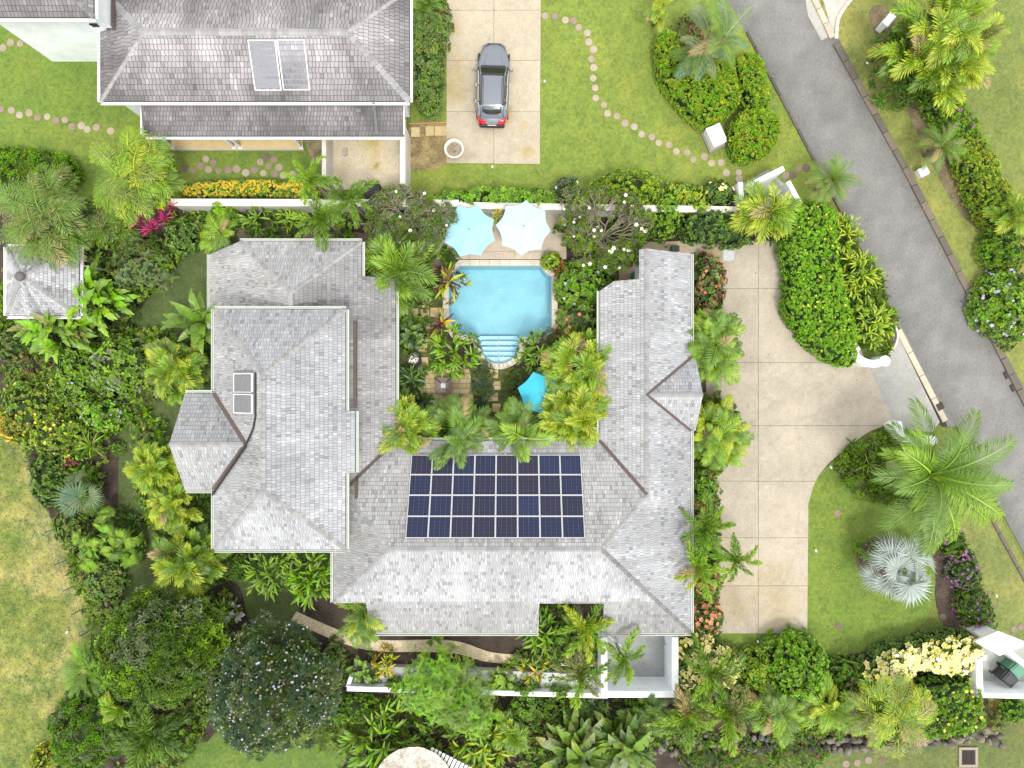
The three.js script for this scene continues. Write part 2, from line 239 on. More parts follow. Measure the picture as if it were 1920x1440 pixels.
structure('side_drive', sheet(G([1526, -60, 1620, -60, 1600, -10, 1582, 15, 1568, 40, 1563, 70]), 0.016, 0.6, tone([0.46, 0.44, 0.4], 0.08, 0.6)), MT.concrete, 'pale concrete side drive at the top junction');
structure('gutter_strip', sheet(G([1500, -60, 1520, -20, 1552, 70, 1540, 76, 1515, 30]), 0.014, 0.5, tone([0.38, 0.37, 0.34], 0.12, 0.8)), MT.concrete, 'worn concrete patch in the lane edge');
structure('driveway_apron', sheet(G([1668, 612, 1684, 626, 1766, 785, 1748, 810, 1680, 805, 1676, 795, 1626, 690, 1660, 680, 1675, 640]), 0.020, 0.5, tone(C.grey, 0.12, 0.7)), MT.concrete, 'grey concrete apron at the driveway mouth');
structure('drain_gap', sheet(G([1683, 628, 1690, 628, 1768, 778, 1776, 800, 1766, 800]), 0.024, 0.8, () => [0.07, 0.06, 0.05]), MT.soil, 'dark weedy gap beside the pale strip');

// driveways of concrete slabs
function slabs(name, label, outline, xs, ys, col, y = 0.05, gap = 0.02, amt = 0.1, nm = 'slab') {
  const g = sgroup(name, label); let i = 0;
  part(g, 'joint', sheet(outline, y - 0.03, 3, () => [0.17, 0.13, 0.085]), MT.concrete);
  for (let a = 0; a + 1 < xs.length; a++) for (let b = 0; b + 1 < ys.length; b++) {
    const c = clipRect(outline, xs[a] + gap / 2, ys[b] + gap / 2, xs[a + 1] - gap / 2, ys[b + 1] - gap / 2);
    if (c.length < 3 || Math.abs(area2(c)) < 0.02) continue;
    const k = R(0.95, 1.05), yy = y + R(-0.003, 0.003), top = sheet(c, yy, 0.16, (x, z) => { const s = col(x, z); return [s[0] * k, s[1] * k, s[2] * k]; }), side = new GB(), n = c.length;
    for (let e = 0; e < n; e++) { const p = c[e], q = c[(e + 1) % n]; side.quad([p[0], yy, p[1]], [q[0], yy, q[1]], [q[0], -0.05, q[1]], [p[0], -0.05, p[1]], col(p[0], p[1])); }
    part(g, repeatName(nm, i++), mergeGeometries([top, side.geo()]), MT.concrete);
  }
  return g;
}
const scuffs = [[1440, 752, 0.4], [1612, 763, 0.42], [1430, 850, 0.35], [1436, 925, 0.4], [1478, 696, 0.5], [1432, 692, 0.35], [1520, 740, 0.3]].map(([a, b, r]) => [...P(a, b), r, 0.09, 0.09]).concat([[9, 8, 7.5, 0.14, -0.07], [9, 8, 9.1, 0.16, -0.06], [21, 9.5, 8.6, 0.2, -0.07], [21, 9.5, 10.2, 0.2, -0.05], [12, -9, 9.2, 0.18, -0.06], [12, -9, 10.8, 0.2, -0.06], [14, -12, 14.2, 0.2, -0.05], [30, 3, 13.5, 0.25, -0.05]]); // tyre marks: x, z, radius, width, amount
function stains(base, spots, amt) { const t = tone(base, amt, 0.55); return (x, z) => { const c = t(x, z); let k = 1, w = 0; for (const s of spots) { const d = Math.hypot((x - s[0]) / s[2], (z - s[1]) / s[3]) + (fbm(x * 2 + s[0], z * 2) - 0.5) * 0.9; if (d < 1) { k -= s[4] * (1 - d); w += (s[5] ?? 0) * (1 - d); } } for (const q of scuffs) { const d = Math.abs(Math.hypot(x - q[0], z - q[1]) - q[2]) / q[3]; if (d < 1) k += q[4] * (1 - d) * (0.5 + vnoise(x * 3, z * 3)); } return [c[0] * k * (1 + w * 0.3), c[1] * k, c[2] * k * (1 - w)]; }; }
const gx = (a) => a.map((v) => (v - 960) / 32.5), gy = (a) => a.map((v) => (v - 720) / 32.5);
reseed('slabs');
slabs('neighbour_driveway', 'pale stained concrete drive under the parked car', G([838, -40, 1014, -40, 1012, 308, 837, 306]), gx([837, 926, 1015]), gy([-40, 20, 114, 210, 310]), stains([0.43, 0.375, 0.285], [[-3.4, -17, 0.9, 1.2, 0.25, 0.4], [-3.5, -13.6, 0.7, 1.4, 0.22, 0.3], [-0.3, -15.6, 0.5, 0.9, 0.3, 0.5], [-0.1, -17.8, 0.5, 0.7, 0.22], [-1.9, -16, 1.0, 2.6, 0.18], [0.7, -14.9, 0.4, 0.4, 0.2, 0.5], [0.9, -13.4, 0.7, 0.5, 0.2, 0.4], [-2.4, -13.2, 0.6, 0.4, 0.2], [-3.2, -18.4, 0.6, 1.2, 0.2, 0.3], [-3.2, -20.5, 0.5, 0.8, 0.2, 0.3]], 0.07));
{
  const out = G([1270, 452, 1480, 452, 1475, 600, 1500, 650, 1560, 660, 1612, 655, 1630, 690]).concat(G([1676, 795]), smoothOpen(G([1660, 797, 1625, 812, 1585, 842, 1552, 870, 1528, 903, 1515, 945]), 5), G([1513, 1187, 1345, 1187, 1340, 1095, 1332, 900, 1320, 640, 1300, 640, 1296, 470]));
  slabs('villa_driveway', 'broad pale concrete driveway of the villa', out, gx([1260, 1421.5, 1700]), gy([440, 541, 680, 798, 902, 1008, 1098, 1190]), stains([0.4, 0.352, 0.283], [[13.5, -1.2, 1.6, 0.8, 0.2], [17, 0.5, 5, 1.2, 0.12], [14.5, 2.8, 1.5, 1.5, 0.1], [15.5, 5, 3, 1.2, 0.08], [11.5, 1.5, 1.5, 2.5, 0.18], [11.5, -7, 1.4, 1.2, 0.3, 0.4], [13, -4.4, 0.8, 1.2, 0.14], [12.6, 10, 1.4, 1.8, 0.12, 0.15], [15, 11.2, 1.8, 1.5, 0.16, 0.2], [12.8, 12.6, 1.8, 1.6, 0.2, 0.2], [15.5, 13.2, 1.8, 1.5, 0.15, 0.2], [10.9, 0.5, 0.9, 3, 0.2], [10.8, -3, 0.8, 3, 0.15]], 0.07));
}
// round stepping stones
const stoneMs = [tmat('concrete', 0.31, 0.25, 0.18), tmat('concrete', 0.36, 0.305, 0.23), tmat('concrete', 0.24, 0.185, 0.14), tmat('concrete', 0.15, 0.11, 0.085), tmat('concrete', 0.4, 0.36, 0.29)];
const discs = [0.2, 0.21, 0.225].map((r) => { const g = new THREE.LatheGeometry([[0, 0.035], [r - 0.025, 0.036], [r - 0.008, 0.03], [r, 0.015], [r, -0.05]].reverse().map((a) => new THREE.Vector2(...a)), 18); return g; });
function steps(label, pts, tones = [0, 0, 1, 1, 2]) { reseed(label); const g = sgroup('stepping_stones', label); for (let i = 0; i < pts.length; i += 2) { const [x, z] = P(pts[i], pts[i + 1]), m = part(g, repeatName('stepping_stone', i / 2), pick(discs), stoneMs[pick(tones)]); m.position.set(x, 0, z); m.rotation.set(R(-0.02, 0.02), R(0, 6), R(-0.02, 0.02)); } return g; }
steps('round stepping stones curving over the front lawn', [1022, 30, 1041, 31, 1060, 38, 1075, 39, 1085, 52, 1101, 62, 1104, 79, 1113, 93, 1109, 111, 1113, 127, 1112, 147, 1116, 165, 1117, 184, 1132, 197, 1139, 213, 1157, 218, 1172, 231, 1189, 238, 1203, 252, 1222, 257, 1235, 268, 1254, 272, 1268, 284, 1288, 286, 1300, 299, 1320, 294, 1334, 306, 1352, 305, 1362, 324, 1385, 323, 1386, 336]);
steps('round stepping stones on the lawn left of the neighbouring house', [2, 205, 22, 207, 37, 216, 55, 212, 71, 221, 89, 219, 105, 227, 122, 225, 135, 238, 153, 236, 164, 243, 181, 239, 208, 246, 6, 90, 20, 80, 38, 82]);
steps('round stepping stones in front of the neighbouring verandah', [328, 322, 345, 316, 362, 319, 377, 311, 386, 298, 400, 305, 391, 318, 410, 320, 428, 319, 444, 317, 461, 324, 477, 319, 488, 304, 500, 294, 514, 299, 504, 312, 523, 314, 494, 325, 515, 326, 531, 329, 549, 326], [0, 1, 2, 3, 2, 0]);
steps('stepping stones near the lane beside the white bin yard', [1473, 329, 1487, 328, 1498, 316, 1512, 315], [2, 3, 2]);
steps('round stepping stones by the bottom lawn', [1586, 1432, 1607, 1430, 1628, 1425, 1652, 1427], [2, 2, 3]);
steps('round stepping stones beside the bin shelter', [1901, 1180, 1914, 1176, 1768, 1157, 1799, 1178, 1809, 1195], [2, 2, 3]);
steps('two lone round stones on the fan palm lawn', [1570, 962, 1572, 1173], [3, 2]);
// gravel path, gravel court
structure('gravel_path', slab(smoothOpen(G([556, 1146, 600, 1166, 650, 1186, 690, 1197, 740, 1200, 830, 1199, 870, 1205, 920, 1222, 1000, 1228, 1125, 1232]), 5).concat(smoothOpen(G([1125, 1250, 990, 1246, 910, 1240, 860, 1226, 800, 1222, 700, 1220, 640, 1205, 590, 1184, 546, 1163]), 5)), 0, 0.05, 0.01), tmat('gravel', 0.6, 0.5, 0.335, { bumpScale: 0.012 }), 'tan gravel path curving along the back of the villa');
structure('gravel_court', sheet(G([440, 428, 560, 424, 650, 432, 860, 470, 830, 520, 700, 520, 670, 455, 450, 455]), 0.02, 0.8, tone([0.23, 0.18, 0.13], 0.2, 0.8)), MT.gravel, 'brown gravel strip behind the villa');
structure('worn_ground', sheet(smooth(G([770, 235, 838, 235, 838, 306, 800, 318, 770, 316])), 0.016, 0.5, tone([0.25, 0.19, 0.09], 0.35, 1.2)), MT.soil, 'worn dry ground beside the round planter');
structure('worn_ground', sheet(smooth(G([575, 262, 615, 262, 615, 312, 590, 305])), 0.016, 0.5, tone([0.25, 0.21, 0.13], 0.35, 1.2)), MT.soil, 'bare ground at the verandah end');
structure('service_path', slab(G([1160, 455, 1300, 452, 1300, 480, 1200, 480, 1196, 535, 1160, 540]), 0, 0.03), tmat('concrete', 0.4, 0.32, 0.21), 'tan service path at the north end of the villa');
// ================================================================ roofs, walls
// plane through (x0, z0, h0) rising by gx per metre east and gz per metre south
const plane = (x0, z0, h0, gx, gz) => { const f = (x, z) => h0 + gx * (x - x0) + gz * (z - z0); f.g = [gx, gz]; return f; };
function slope(house, name, poly, pl, look, expo = 0.23, wmin = 0.09, wmax = 0.18, gap = 0.006) {
  // the boards under the shingles
  const g = new GB(), T = 0.14, tr = triangles(poly), c = [1, 1, 1], top = poly.map((p) => [p[0], pl(p[0], p[1]), p[1]]), bot = top.map((p) => [p[0], p[1] - T, p[2]]);
  for (const t of tr) { const [a, b, d] = t; g.tri(top[a], top[d], top[b], c); g.tri(bot[a], bot[b], bot[d], c); }
  const cw = area2(poly) > 0;
  for (let i = 0; i < poly.length; i++) { const j = (i + 1) % poly.length; cw ? g.quad(top[i], top[j], bot[j], bot[i], c) : g.quad(top[j], top[i], bot[i], bot[j], c); }
  const deck = part(house, name, g.geo(), MT.deck);
  // shingles
  const [gx_, gz_] = pl.g, gl = Math.hypot(gx_, gz_), dx = -gx_ / gl, dz = -gz_ / gl, k = Math.sqrt(1 + gl * gl), e = expo / k;
  const Q = poly.map((p) => [p[0] * -dz + p[1] * dx, p[0] * dx + p[1] * dz]), [a0, d0, a1, d1] = bounds(Q), s = new GB(), rows = Math.ceil((d1 - d0) / e);
  for (let r = 0; r < rows; r++) {
    const hi = d1 - r * e, lo = hi - e; let a = a0 - rnd() * wmax; const rowK = 1 + gauss() * 0.035;
    while (a < a1) {
      const w = R(wmin, wmax), cell = clipRect(Q, a + gap, lo, a + w - gap, hi - gap), mid = a + w / 2; a += w;
      if (cell.length < 3 || Math.abs(area2(cell)) < 0.0006) continue;
      const col = look(mid, (hi - d0) / (d1 - d0), rowK, mid * -dz + (hi - e / 2) * dx, mid * dx + (hi - e / 2) * dz), lift = R(0.022, 0.036), sk = gauss() * 0.006;
      const pt = (q, b) => { const x = q[0] * -dz + q[1] * dx, z = q[0] * dx + q[1] * dz, f = (q[1] - lo) / e; return [x, pl(x, z) + (b ? 0.001 : lerp(0.008, lift, f) + sk * (q[0] - mid) / w), z]; };
      const up = cell.map((q) => pt(q)), dn = cell.map((q) => pt(q, true)), n = cell.length, dark = col.map((v) => v * 0.8);
      const ccw = (up[1][0] - up[0][0]) * (up[2][2] - up[0][2]) - (up[1][2] - up[0][2]) * (up[2][0] - up[0][0]) < 0;
      for (let i = 1; i + 1 < n; i++) ccw ? s.tri(up[0], up[i], up[i + 1], col) : s.tri(up[0], up[i + 1], up[i], col);
      for (let i = 0; i < n; i++) { const j = (i + 1) % n; if (cell[i][1] < hi - gap - 0.002 && cell[j][1] < hi - gap - 0.002) continue; ccw ? s.quad(up[i], dn[i], dn[j], up[j], dark) : s.quad(up[j], dn[j], dn[i], up[i], dark); }
    }
  }
  part(deck, 'shingles', s.geo(), MT.shingle, 'stuff');
  return deck;
}
// shingles weathered to silver grey; k face tone, weathering plus painted sunlight (south lighter, north darker), dirt share of blackened shingles
const silver = (k, blot = 0.3, tint = [1, 1, 1.02], dirt = 0) => (a, d, row, x, z) => {
  let v = 0.365 * k * row * (1 + gauss() * 0.11); const n = fbm(x * 0.7 + 3, z * 0.7, 3), m = fbm(x * 0.25, z * 0.25 + 8, 3);
  v *= 1 + (n - 0.5) * blot * 1.2 + (m - 0.5) * blot + (fbm(a * 2.2, d * 0.28, 3) - 0.5) * 0.28; const q = rnd(); if (q < 0.09) v *= 0.73; else if (q > 0.88) v *= 1.17;
  if (dirt) v *= 1 - dirt * clamp((fbm(x * 0.9 + 40, z * 0.9, 3) - 0.45) * 5, 0, 1) * (0.4 + rnd() * 0.6);
  const t = gauss() * 0.02; return [v * tint[0] * (0.985 + t), v * tint[1], v * tint[2] * (1.03 - t)];
};
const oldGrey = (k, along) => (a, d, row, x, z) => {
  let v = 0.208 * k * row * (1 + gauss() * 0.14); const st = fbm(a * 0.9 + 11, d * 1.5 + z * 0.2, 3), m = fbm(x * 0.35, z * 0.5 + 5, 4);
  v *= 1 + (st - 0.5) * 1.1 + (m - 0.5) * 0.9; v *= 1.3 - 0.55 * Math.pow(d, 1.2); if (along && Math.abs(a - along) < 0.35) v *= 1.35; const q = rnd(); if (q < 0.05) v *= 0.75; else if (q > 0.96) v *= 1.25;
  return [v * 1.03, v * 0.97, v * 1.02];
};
function ridge(house, a, b, m = MT.cap, w = 0.24, up = 0.05, drop = 0.08) { // overlapping cap shingles along a hip or ridge
  const A = V3(...a), B = V3(...b), d = B.clone().sub(A), L = d.length(), n = Math.max(1, Math.round(L / 0.3)), t = d.clone().normalize(), s = V3(0, 1, 0).cross(t).normalize(), g = new GB(), c = [1, 1, 1];
  for (let i = 0; i < n; i++) {
    const p = A.clone().addScaledVector(d, i / n), q = A.clone().addScaledVector(d, (i + 1.12) / n), f = (v, side, y) => v.clone().addScaledVector(s, side * w / 2).add(V3(0, y, 0)).toArray(), k = R(0.82, 1.15), cc = [k, k, k];
    const y0 = up + 0.02, y1 = up - 0.012;
    g.quad(f(p, -1, y0 - drop), f(p, 0, y0), f(q, 0, y1), f(q, -1, y1 - drop), cc); g.quad(f(p, 0, y0), f(p, 1, y0 - drop), f(q, 1, y1 - drop), f(q, 0, y1), cc);
    g.quad(f(p, -1, y0 - drop), f(p, -1, y0 - drop - 0.03), f(p, 0, y0 - 0.03), f(p, 0, y0), c); g.quad(f(p, 0, y0), f(p, 0, y0 - 0.03), f(p, 1, y0 - drop - 0.03), f(p, 1, y0 - drop), c);
  }
  const mm = m.vertexColors ? m : (m.userData.vc ??= (() => { const x = m.clone(); x.vertexColors = true; return x; })());
  return part(house, 'ridge_cap', g.geo(), mm, 'stuff');
}
function valley(house, a, b, w = 0.17, m = MT.brown) { return part(house, 'valley_flashing', bar(V3(...a).add(V3(0, 0.06, 0)), V3(...b).add(V3(0, 0.06, 0)), w, 0.05), m); }
function gutter(house, a, b, out, m = MT.gutter) {         // open channel hung under an eave; out: plan direction away from the roof
  const A = V3(...a).add(V3(out[0] * 0.03, -0.05, out[1] * 0.03)), B = V3(...b).add(V3(out[0] * 0.03, -0.05, out[1] * 0.03)), o = V3(out[0], 0, out[1]), sh = (v, d, y) => v.clone().addScaledVector(o, d).add(V3(0, y, 0));
  const gs = [bar(sh(A, 0.01, -0.03), sh(B, 0.01, -0.03), 0.02, 0.11), bar(sh(A, 0.12, -0.02), sh(B, 0.12, -0.02), 0.03, 0.12), bar(sh(A, 0.065, -0.075), sh(B, 0.065, -0.075), 0.09, 0.02)];
  const L = A.distanceTo(B); for (let i = 1; i < L / 1.5; i++) { const p = A.clone().lerp(B, i * 1.5 / L); gs.push(bar(sh(p, 0, 0.035), sh(p, 0.135, 0.045), 0.03, 0.012)); }
  return part(house, 'gutter', merge(gs), m);
}
function wallBlock(house, poly, y1, m = MT.white, y0 = -0.1) { return part(house, 'wall', slab(poly, y0, y1), m); }
function windowOn(house, x, y, z, w, h, ry) {              // frame, pane with glazing bar, standing 4 cm proud of a wall
  const f = part(house, 'window', merge([box(w + 0.12, 0.07, 0.08, 0, h / 2 + 0.03, 0), box(w + 0.12, 0.07, 0.08, 0, -h / 2 - 0.03, 0), box(0.07, h, 0.08, -w / 2 - 0.025, 0, 0), box(0.07, h, 0.08, w / 2 + 0.025, 0, 0), box(0.04, h, 0.05, 0, 0, 0)]), MT.paint); f.position.set(x, y, z); f.rotation.y = ry;
  part(f, 'pane', box(w, h, 0.02, 0, 0, -0.015), mat(0.05, 0.06, 0.07, { roughness: 0.08 })); return f;
}
const at = (pl, x, z) => [x, pl(x, z), z];

// ---------------------------------------------------------------- the villa round the pool
reseed('villa');
const villa = thing('villa', 'large villa under silver grey shingle roofs, wrapped around the swimming pool', 'house');
{
  const h = villa, S = 0.544;
  const PS = plane(0, 8.2, 5.6, 0, -S), PN = plane(0, 8.2, 5.6, 0, S), PEs = plane(4.44, 8.2, 5.6, -S, 0), PW = plane(-6.09, 8.2, 5.6, S, 0), PEw = plane(6.95, 0, 4.24, 0.646, 0), PLe = plane(-6.24, 0, 2.8, -S, 0);
  const PLw = plane(-11.06, -4.53, 5.42, 0.54, 0), PLn = plane(-11.06, -4.53, 5.42, 0, 0.59), zN = -7.46, hN = PLn(0, zN), xNe = -6.24 - (hN - 2.8) / S, xNw = -11.06 - (5.42 - hN) / 0.54;
  // walls first
  wallBlock(h, [[-9, 3.6], [-6.7, 3.6], [-6.7, 3.5], [5.1, 3.5], [5.1, -4.9], [6.9, -4.9], [6.9, -6.5], [9.1, -6.5], [9.1, 12.85], [5.2, 12.85], [5.2, 11], [1.0, 11], [1.0, 12.85], [-7.1, 12.85], [-7.1, 11], [-9, 11]], 2.72);
  wallBlock(h, [[-15.8, -7.0], [-8.4, -7.0], [-8.4, -5.2], [-6.7, -5.2], [-6.7, 3.6], [-15.8, 3.6]], 2.5);
  wallBlock(h, [[-14.25, -3.2], [-8.75, -3.2], [-8.75, 7.7], [-14.25, 7.7]], 5.5); wallBlock(h, [[-15.75, 0.98], [-14.25, 0.98], [-14.25, 4.85], [-15.75, 4.85]], 5.5);
  // main south wing
  const south = [[-6.09, 8.2], [4.44, 8.2], [9.59, 13.35], [4.8, 13.35], [4.8, 11.45], [1.42, 11.45], [1.42, 13.35], [-7.6, 13.35], [-7.6, 11.41], [-9.3, 11.41]];
  const lk1 = silver(1.02, 0.34), lk2 = silver(0.84, 0.3, [1, 0.99, 0.98]);
  slope(h, 'roof_slope', south, PS, (a, d, r, x, z) => (z > 11.35 + (fbm(x * 0.8, 2) - 0.5) * 0.5 ? lk2 : lk1)(a, d, r, x, z));
  slope(h, 'roof_slope', [[-6.09, 8.2], [4.44, 8.2], [6.95, 5.69], [4.72, 3.05], [-6.24, 3.05], [-8.74, 5.55]], PN, silver(0.9, 0.3, [1, 0.985, 0.98]));
  slope(h, 'roof_slope', [[-6.09, 8.2], [-9.3, 11.41], [-9.3, 5.55], [-8.74, 5.55]], PW, silver(0.82, 0.3, [1, 0.99, 0.96]));
  // east wing with its porch gable
  slope(h, 'roof_slope', [[6.95, -6.98], [6.95, 0.55], [6.95, 5.69], [4.72, 3.05], [4.72, -5.0], [5.4, -5.45], [6.6, -5.45], [6.6, -6.98]], PEw, silver(1.0, 0.25, [1, 1, 1.01]));
  slope(h, 'roof_slope', [[6.95, -6.98], [9.59, -6.98], [9.59, -1.4], [6.95, 0.55], [9.59, 2.5], [9.59, 13.35], [4.44, 8.2], [6.95, 5.69]], PEs, silver(0.94, 0.3, [0.99, 1, 1.03]));
  const PpN = plane(0, 0.55, 4.24, 0, 0.738), PpS = plane(0, 0.55, 4.24, 0, -0.738);
  slope(h, 'roof_slope', [[6.95, 0.55], [9.59, -1.4], [9.85, -1.4], [9.85, 0.55]], PpN, silver(0.86, 0.2, [0.98, 1, 1.05])); slope(h, 'roof_slope', [[6.95, 0.55], [9.85, 0.55], [9.85, 2.5], [9.59, 2.5]], PpS, silver(1.06, 0.25));
  wallBlock(h, [[9.1, -0.6], [9.5, -0.6], [9.5, 1.7], [9.1, 1.7]], 2.75);
  // low roofs on the west
  slope(h, 'roof_slope', [[-11.06, -4.53], [xNw, zN], [xNe, zN]], PLn, silver(0.86, 0.3, [1, 0.99, 0.99], 0.1));
  slope(h, 'roof_slope', [[-11.06, -4.53], [xNe, zN], [xNe, -5.65], [-6.24, -5.65], [-6.24, 3.05], [-8.74, 5.55], [-9.6, 5.55], [-9.6, -3], [-11.06, -3]], PLe, (a, d, r, x, z) => silver(z < -2.4 ? 0.72 : 0.88, 0.3, [1, 0.98, 0.98], z < -2.5 ? 0.25 : 0.05)(a, d, r, x, z));
  slope(h, 'roof_slope', [[-11.06, -4.53], [-11.06, -3], [-16.3, -3], [-16.3, -7.0], [xNw, zN]], PLw, silver(0.9, 0.3, [1, 0.98, 0.96], 0.18));
  // upper block
  const U = 0.724, UE = plane(-11.51, 0, 7.96, -U, 0), UW = plane(-11.51, 0, 7.96, U, 0), UN = plane(0, -0.45, 7.96, 0, U), US = plane(0, 4.94, 7.96, 0, -U);
  slope(h, 'roof_slope', [[-11.51, -0.45], [-8.26, -3.7], [-8.26, 1.35], [-7.85, 1.35], [-7.85, 4.42], [-8.26, 4.42], [-8.26, 8.2], [-11.51, 4.94]], UE, silver(0.96, 0.34, [0.985, 1, 1.04]));
  slope(h, 'roof_slope', [[-11.51, -0.45], [-11.51, 4.94], [-14.77, 8.2], [-14.77, 5.25], [-12.56, 2.86], [-14.77, 0.47], [-14.77, -3.7]], UW, silver(0.98, 0.3, [1, 1, 1], 0.06));
  slope(h, 'roof_slope', [[-11.51, -0.45], [-14.77, -3.7], [-8.26, -3.7]], UN, silver(0.86, 0.22, [0.98, 1, 1.05])); slope(h, 'roof_slope', [[-11.51, 4.94], [-8.26, 8.2], [-14.77, 8.2]], US, silver(1.06, 0.3, [0.99, 1, 1.03]));
  // bay on the west
  const B = 0.668, BN = plane(0, 2.86, 7.2, 0, B), BS = plane(0, 2.86, 7.2, 0, -B);
  slope(h, 'roof_slope', [[-12.56, 2.86], [-14.77, 0.47], [-16.22, 0.47], [-16.22, 2.86]], BN, silver(0.76, 0.3, [0.99, 1, 1.02])); slope(h, 'roof_slope', [[-12.56, 2.86], [-16.22, 2.86], [-16.22, 5.25], [-14.77, 5.25]], BS, silver(0.98, 0.25, [1, 1, 1]));
  // caps and valleys
  const rg = (...p) => ridge(h, ...p);
  rg([-6.09, 5.6, 8.2], [4.44, 5.6, 8.2]); rg([9.59, 2.8, 13.35], [4.44, 5.6, 8.2], MT.capDark); rg([6.95, 4.24, 5.69], [4.44, 5.6, 8.2]); rg([-9.3, 3.86, 11.41], [-6.09, 5.6, 8.2]); rg([-8.74, 4.16, 5.55], [-6.09, 5.6, 8.2]);
  rg([6.95, 4.24, -6.98], [6.95, 4.24, 5.69]); rg([9.85, 4.24, 0.55], [7.1, 4.24, 0.55]);
  rg([xNw, hN, zN], [-11.06, 5.42, -4.53]); rg([xNe, hN, zN], [-11.06, 5.42, -4.53]); rg([-11.06, 5.42, -4.53], [-11.06, 5.42, -3.3]);
  rg([-11.51, 7.96, -0.45], [-11.51, 7.96, 4.94]); rg([-8.26, 5.6, -3.7], [-11.51, 7.96, -0.45]); rg([-14.77, 5.6, -3.7], [-11.51, 7.96, -0.45]); rg([-8.26, 5.6, 8.2], [-11.51, 7.96, 4.94]); rg([-14.77, 5.6, 8.2], [-11.51, 7.96, 4.94]);
  rg([-16.22, 7.2, 2.86], [-12.6, 7.2, 2.86]);
  valley(h, [6.95, 4.24, 5.69], [4.72, 2.8, 3.05]); valley(h, [-8.74, 4.16, 5.55], [-6.24, 2.8, 3.05]); valley(h, [6.95, 4.24, 0.55], [9.59, 2.8, -1.4], 0.12); valley(h, [6.95, 4.24, 0.55], [9.59, 2.8, 2.5], 0.12); valley(h, [-12.56, 7.2, 2.86], [-14.77, 5.6, 0.47], 0.2); valley(h, [-12.56, 7.2, 2.86], [-14.77, 5.6, 5.25], 0.26);
  // gutters
  const gt = (...p) => gutter(h, ...p);
  gt([-8.26, 5.6, -3.7], [-8.26, 5.6, 1.35], [1, 0]); gt([-7.85, 5.3, 1.35], [-7.85, 5.3, 4.42], [1, 0]); gt([-8.26, 5.6, 4.42], [-8.26, 5.6, 8.2], [1, 0]); gt([-14.77, 5.6, -3.7], [-8.26, 5.6, -3.7], [0, -1]); gt([-14.77, 5.6, 8.2], [-8.26, 5.6, 8.2], [0, 1]); gt([-14.77, 5.6, -3.7], [-14.77, 5.6, 0.47], [-1, 0]); gt([-14.77, 5.6, 5.25], [-14.77, 5.6, 8.2], [-1, 0]);
  gt([-6.24, 2.8, -5.65], [-6.24, 2.8, 3.05], [1, 0]); gt([xNe, hN, zN], [xNe, hN, -5.65], [1, 0]); gt([xNw, hN, zN], [xNe, hN, zN], [0, -1]); gt([-16.3, PLw(-16.3, 0), -7], [-16.3, PLw(-16.3, 0), -3], [-1, 0]);
  gt([-6.24, 2.8, 3.05], [4.72, 2.8, 3.05], [0, -1]); gt([4.72, 2.8, -5], [4.72, 2.8, 3.05], [-1, 0]); gt([9.59, 2.8, -6.98], [9.59, 2.8, -1.4], [1, 0]); gt([9.59, 2.8, 2.5], [9.59, 2.8, 13.35], [1, 0]);
  gt([-7.6, 2.8, 13.35], [1.42, 2.8, 13.35], [0, 1]); gt([4.8, 2.8, 13.35], [9.59, 2.8, 13.35], [0, 1]); gt([-9.3, 3.86, 5.6], [-9.3, 3.86, 11.41], [-1, 0]); gt([-16.22, 5.6, 0.47], [-14.77, 5.6, 0.47], [0, -1]); gt([-16.22, 5.6, 5.25], [-14.77, 5.6, 5.25], [0, 1]);
  // brown boards below the upper eave, roof pipe, ridge of the bay verge, windows on the sides one could see
  part(h, 'fascia_board', box(0.14, 0.2, 4.4, -7.92, 5.0, -1.0), MT.brown); part(h, 'fascia_board', box(0.14, 0.2, 0.9, -8.0, 4.4, 5.4), MT.brown);
  const cy = (x, z) => UW(x, z) + 0.07;
  part(h, 'roof_pipe', tube([V3(-11.95, cy(-11.95, -0.3), -0.55), V3(-11.95, cy(-11.95, 0), 1.5), V3(-12.1, cy(-12.1, 0), 2.1), V3(-12.5, cy(-12.5, 0) + 0.1, 2.85), V3(-13.4, cy(-13.4, 0) + 0.1, 3.9), V3(-14.85, 5.65, 5.5)], 0.05, 0.05), MT.black);
  for (const [x, y, z, w, hh, ry] of [[-6.68, 1.5, -2.5, 1.6, 1.3, Math.PI / 2], [-6.68, 1.5, 1, 1.6, 1.3, Math.PI / 2], [-3, 1.4, 3.48, 2.2, 1.7, Math.PI], [1.5, 1.4, 3.48, 2.2, 1.7, Math.PI], [5.08, 1.5, -2.5, 1.5, 1.2, -Math.PI / 2], [9.12, 1.5, 6, 1.5, 1.2, Math.PI / 2], [9.12, 1.5, -4, 1.2, 1.2, Math.PI / 2], [-4, 1.4, 12.87, 1.8, 1.3, 0], [-0.5, 1.4, 12.87, 1.5, 1.3, 0], [-8.73, 5.0, 0, 1.2, 0.5, Math.PI / 2], [-12, 4.2, 7.72, 1.6, 1.2, 0]]) windowOn(h, x, y, z, w, hh, ry);
  settle(h, -2, 4);
}
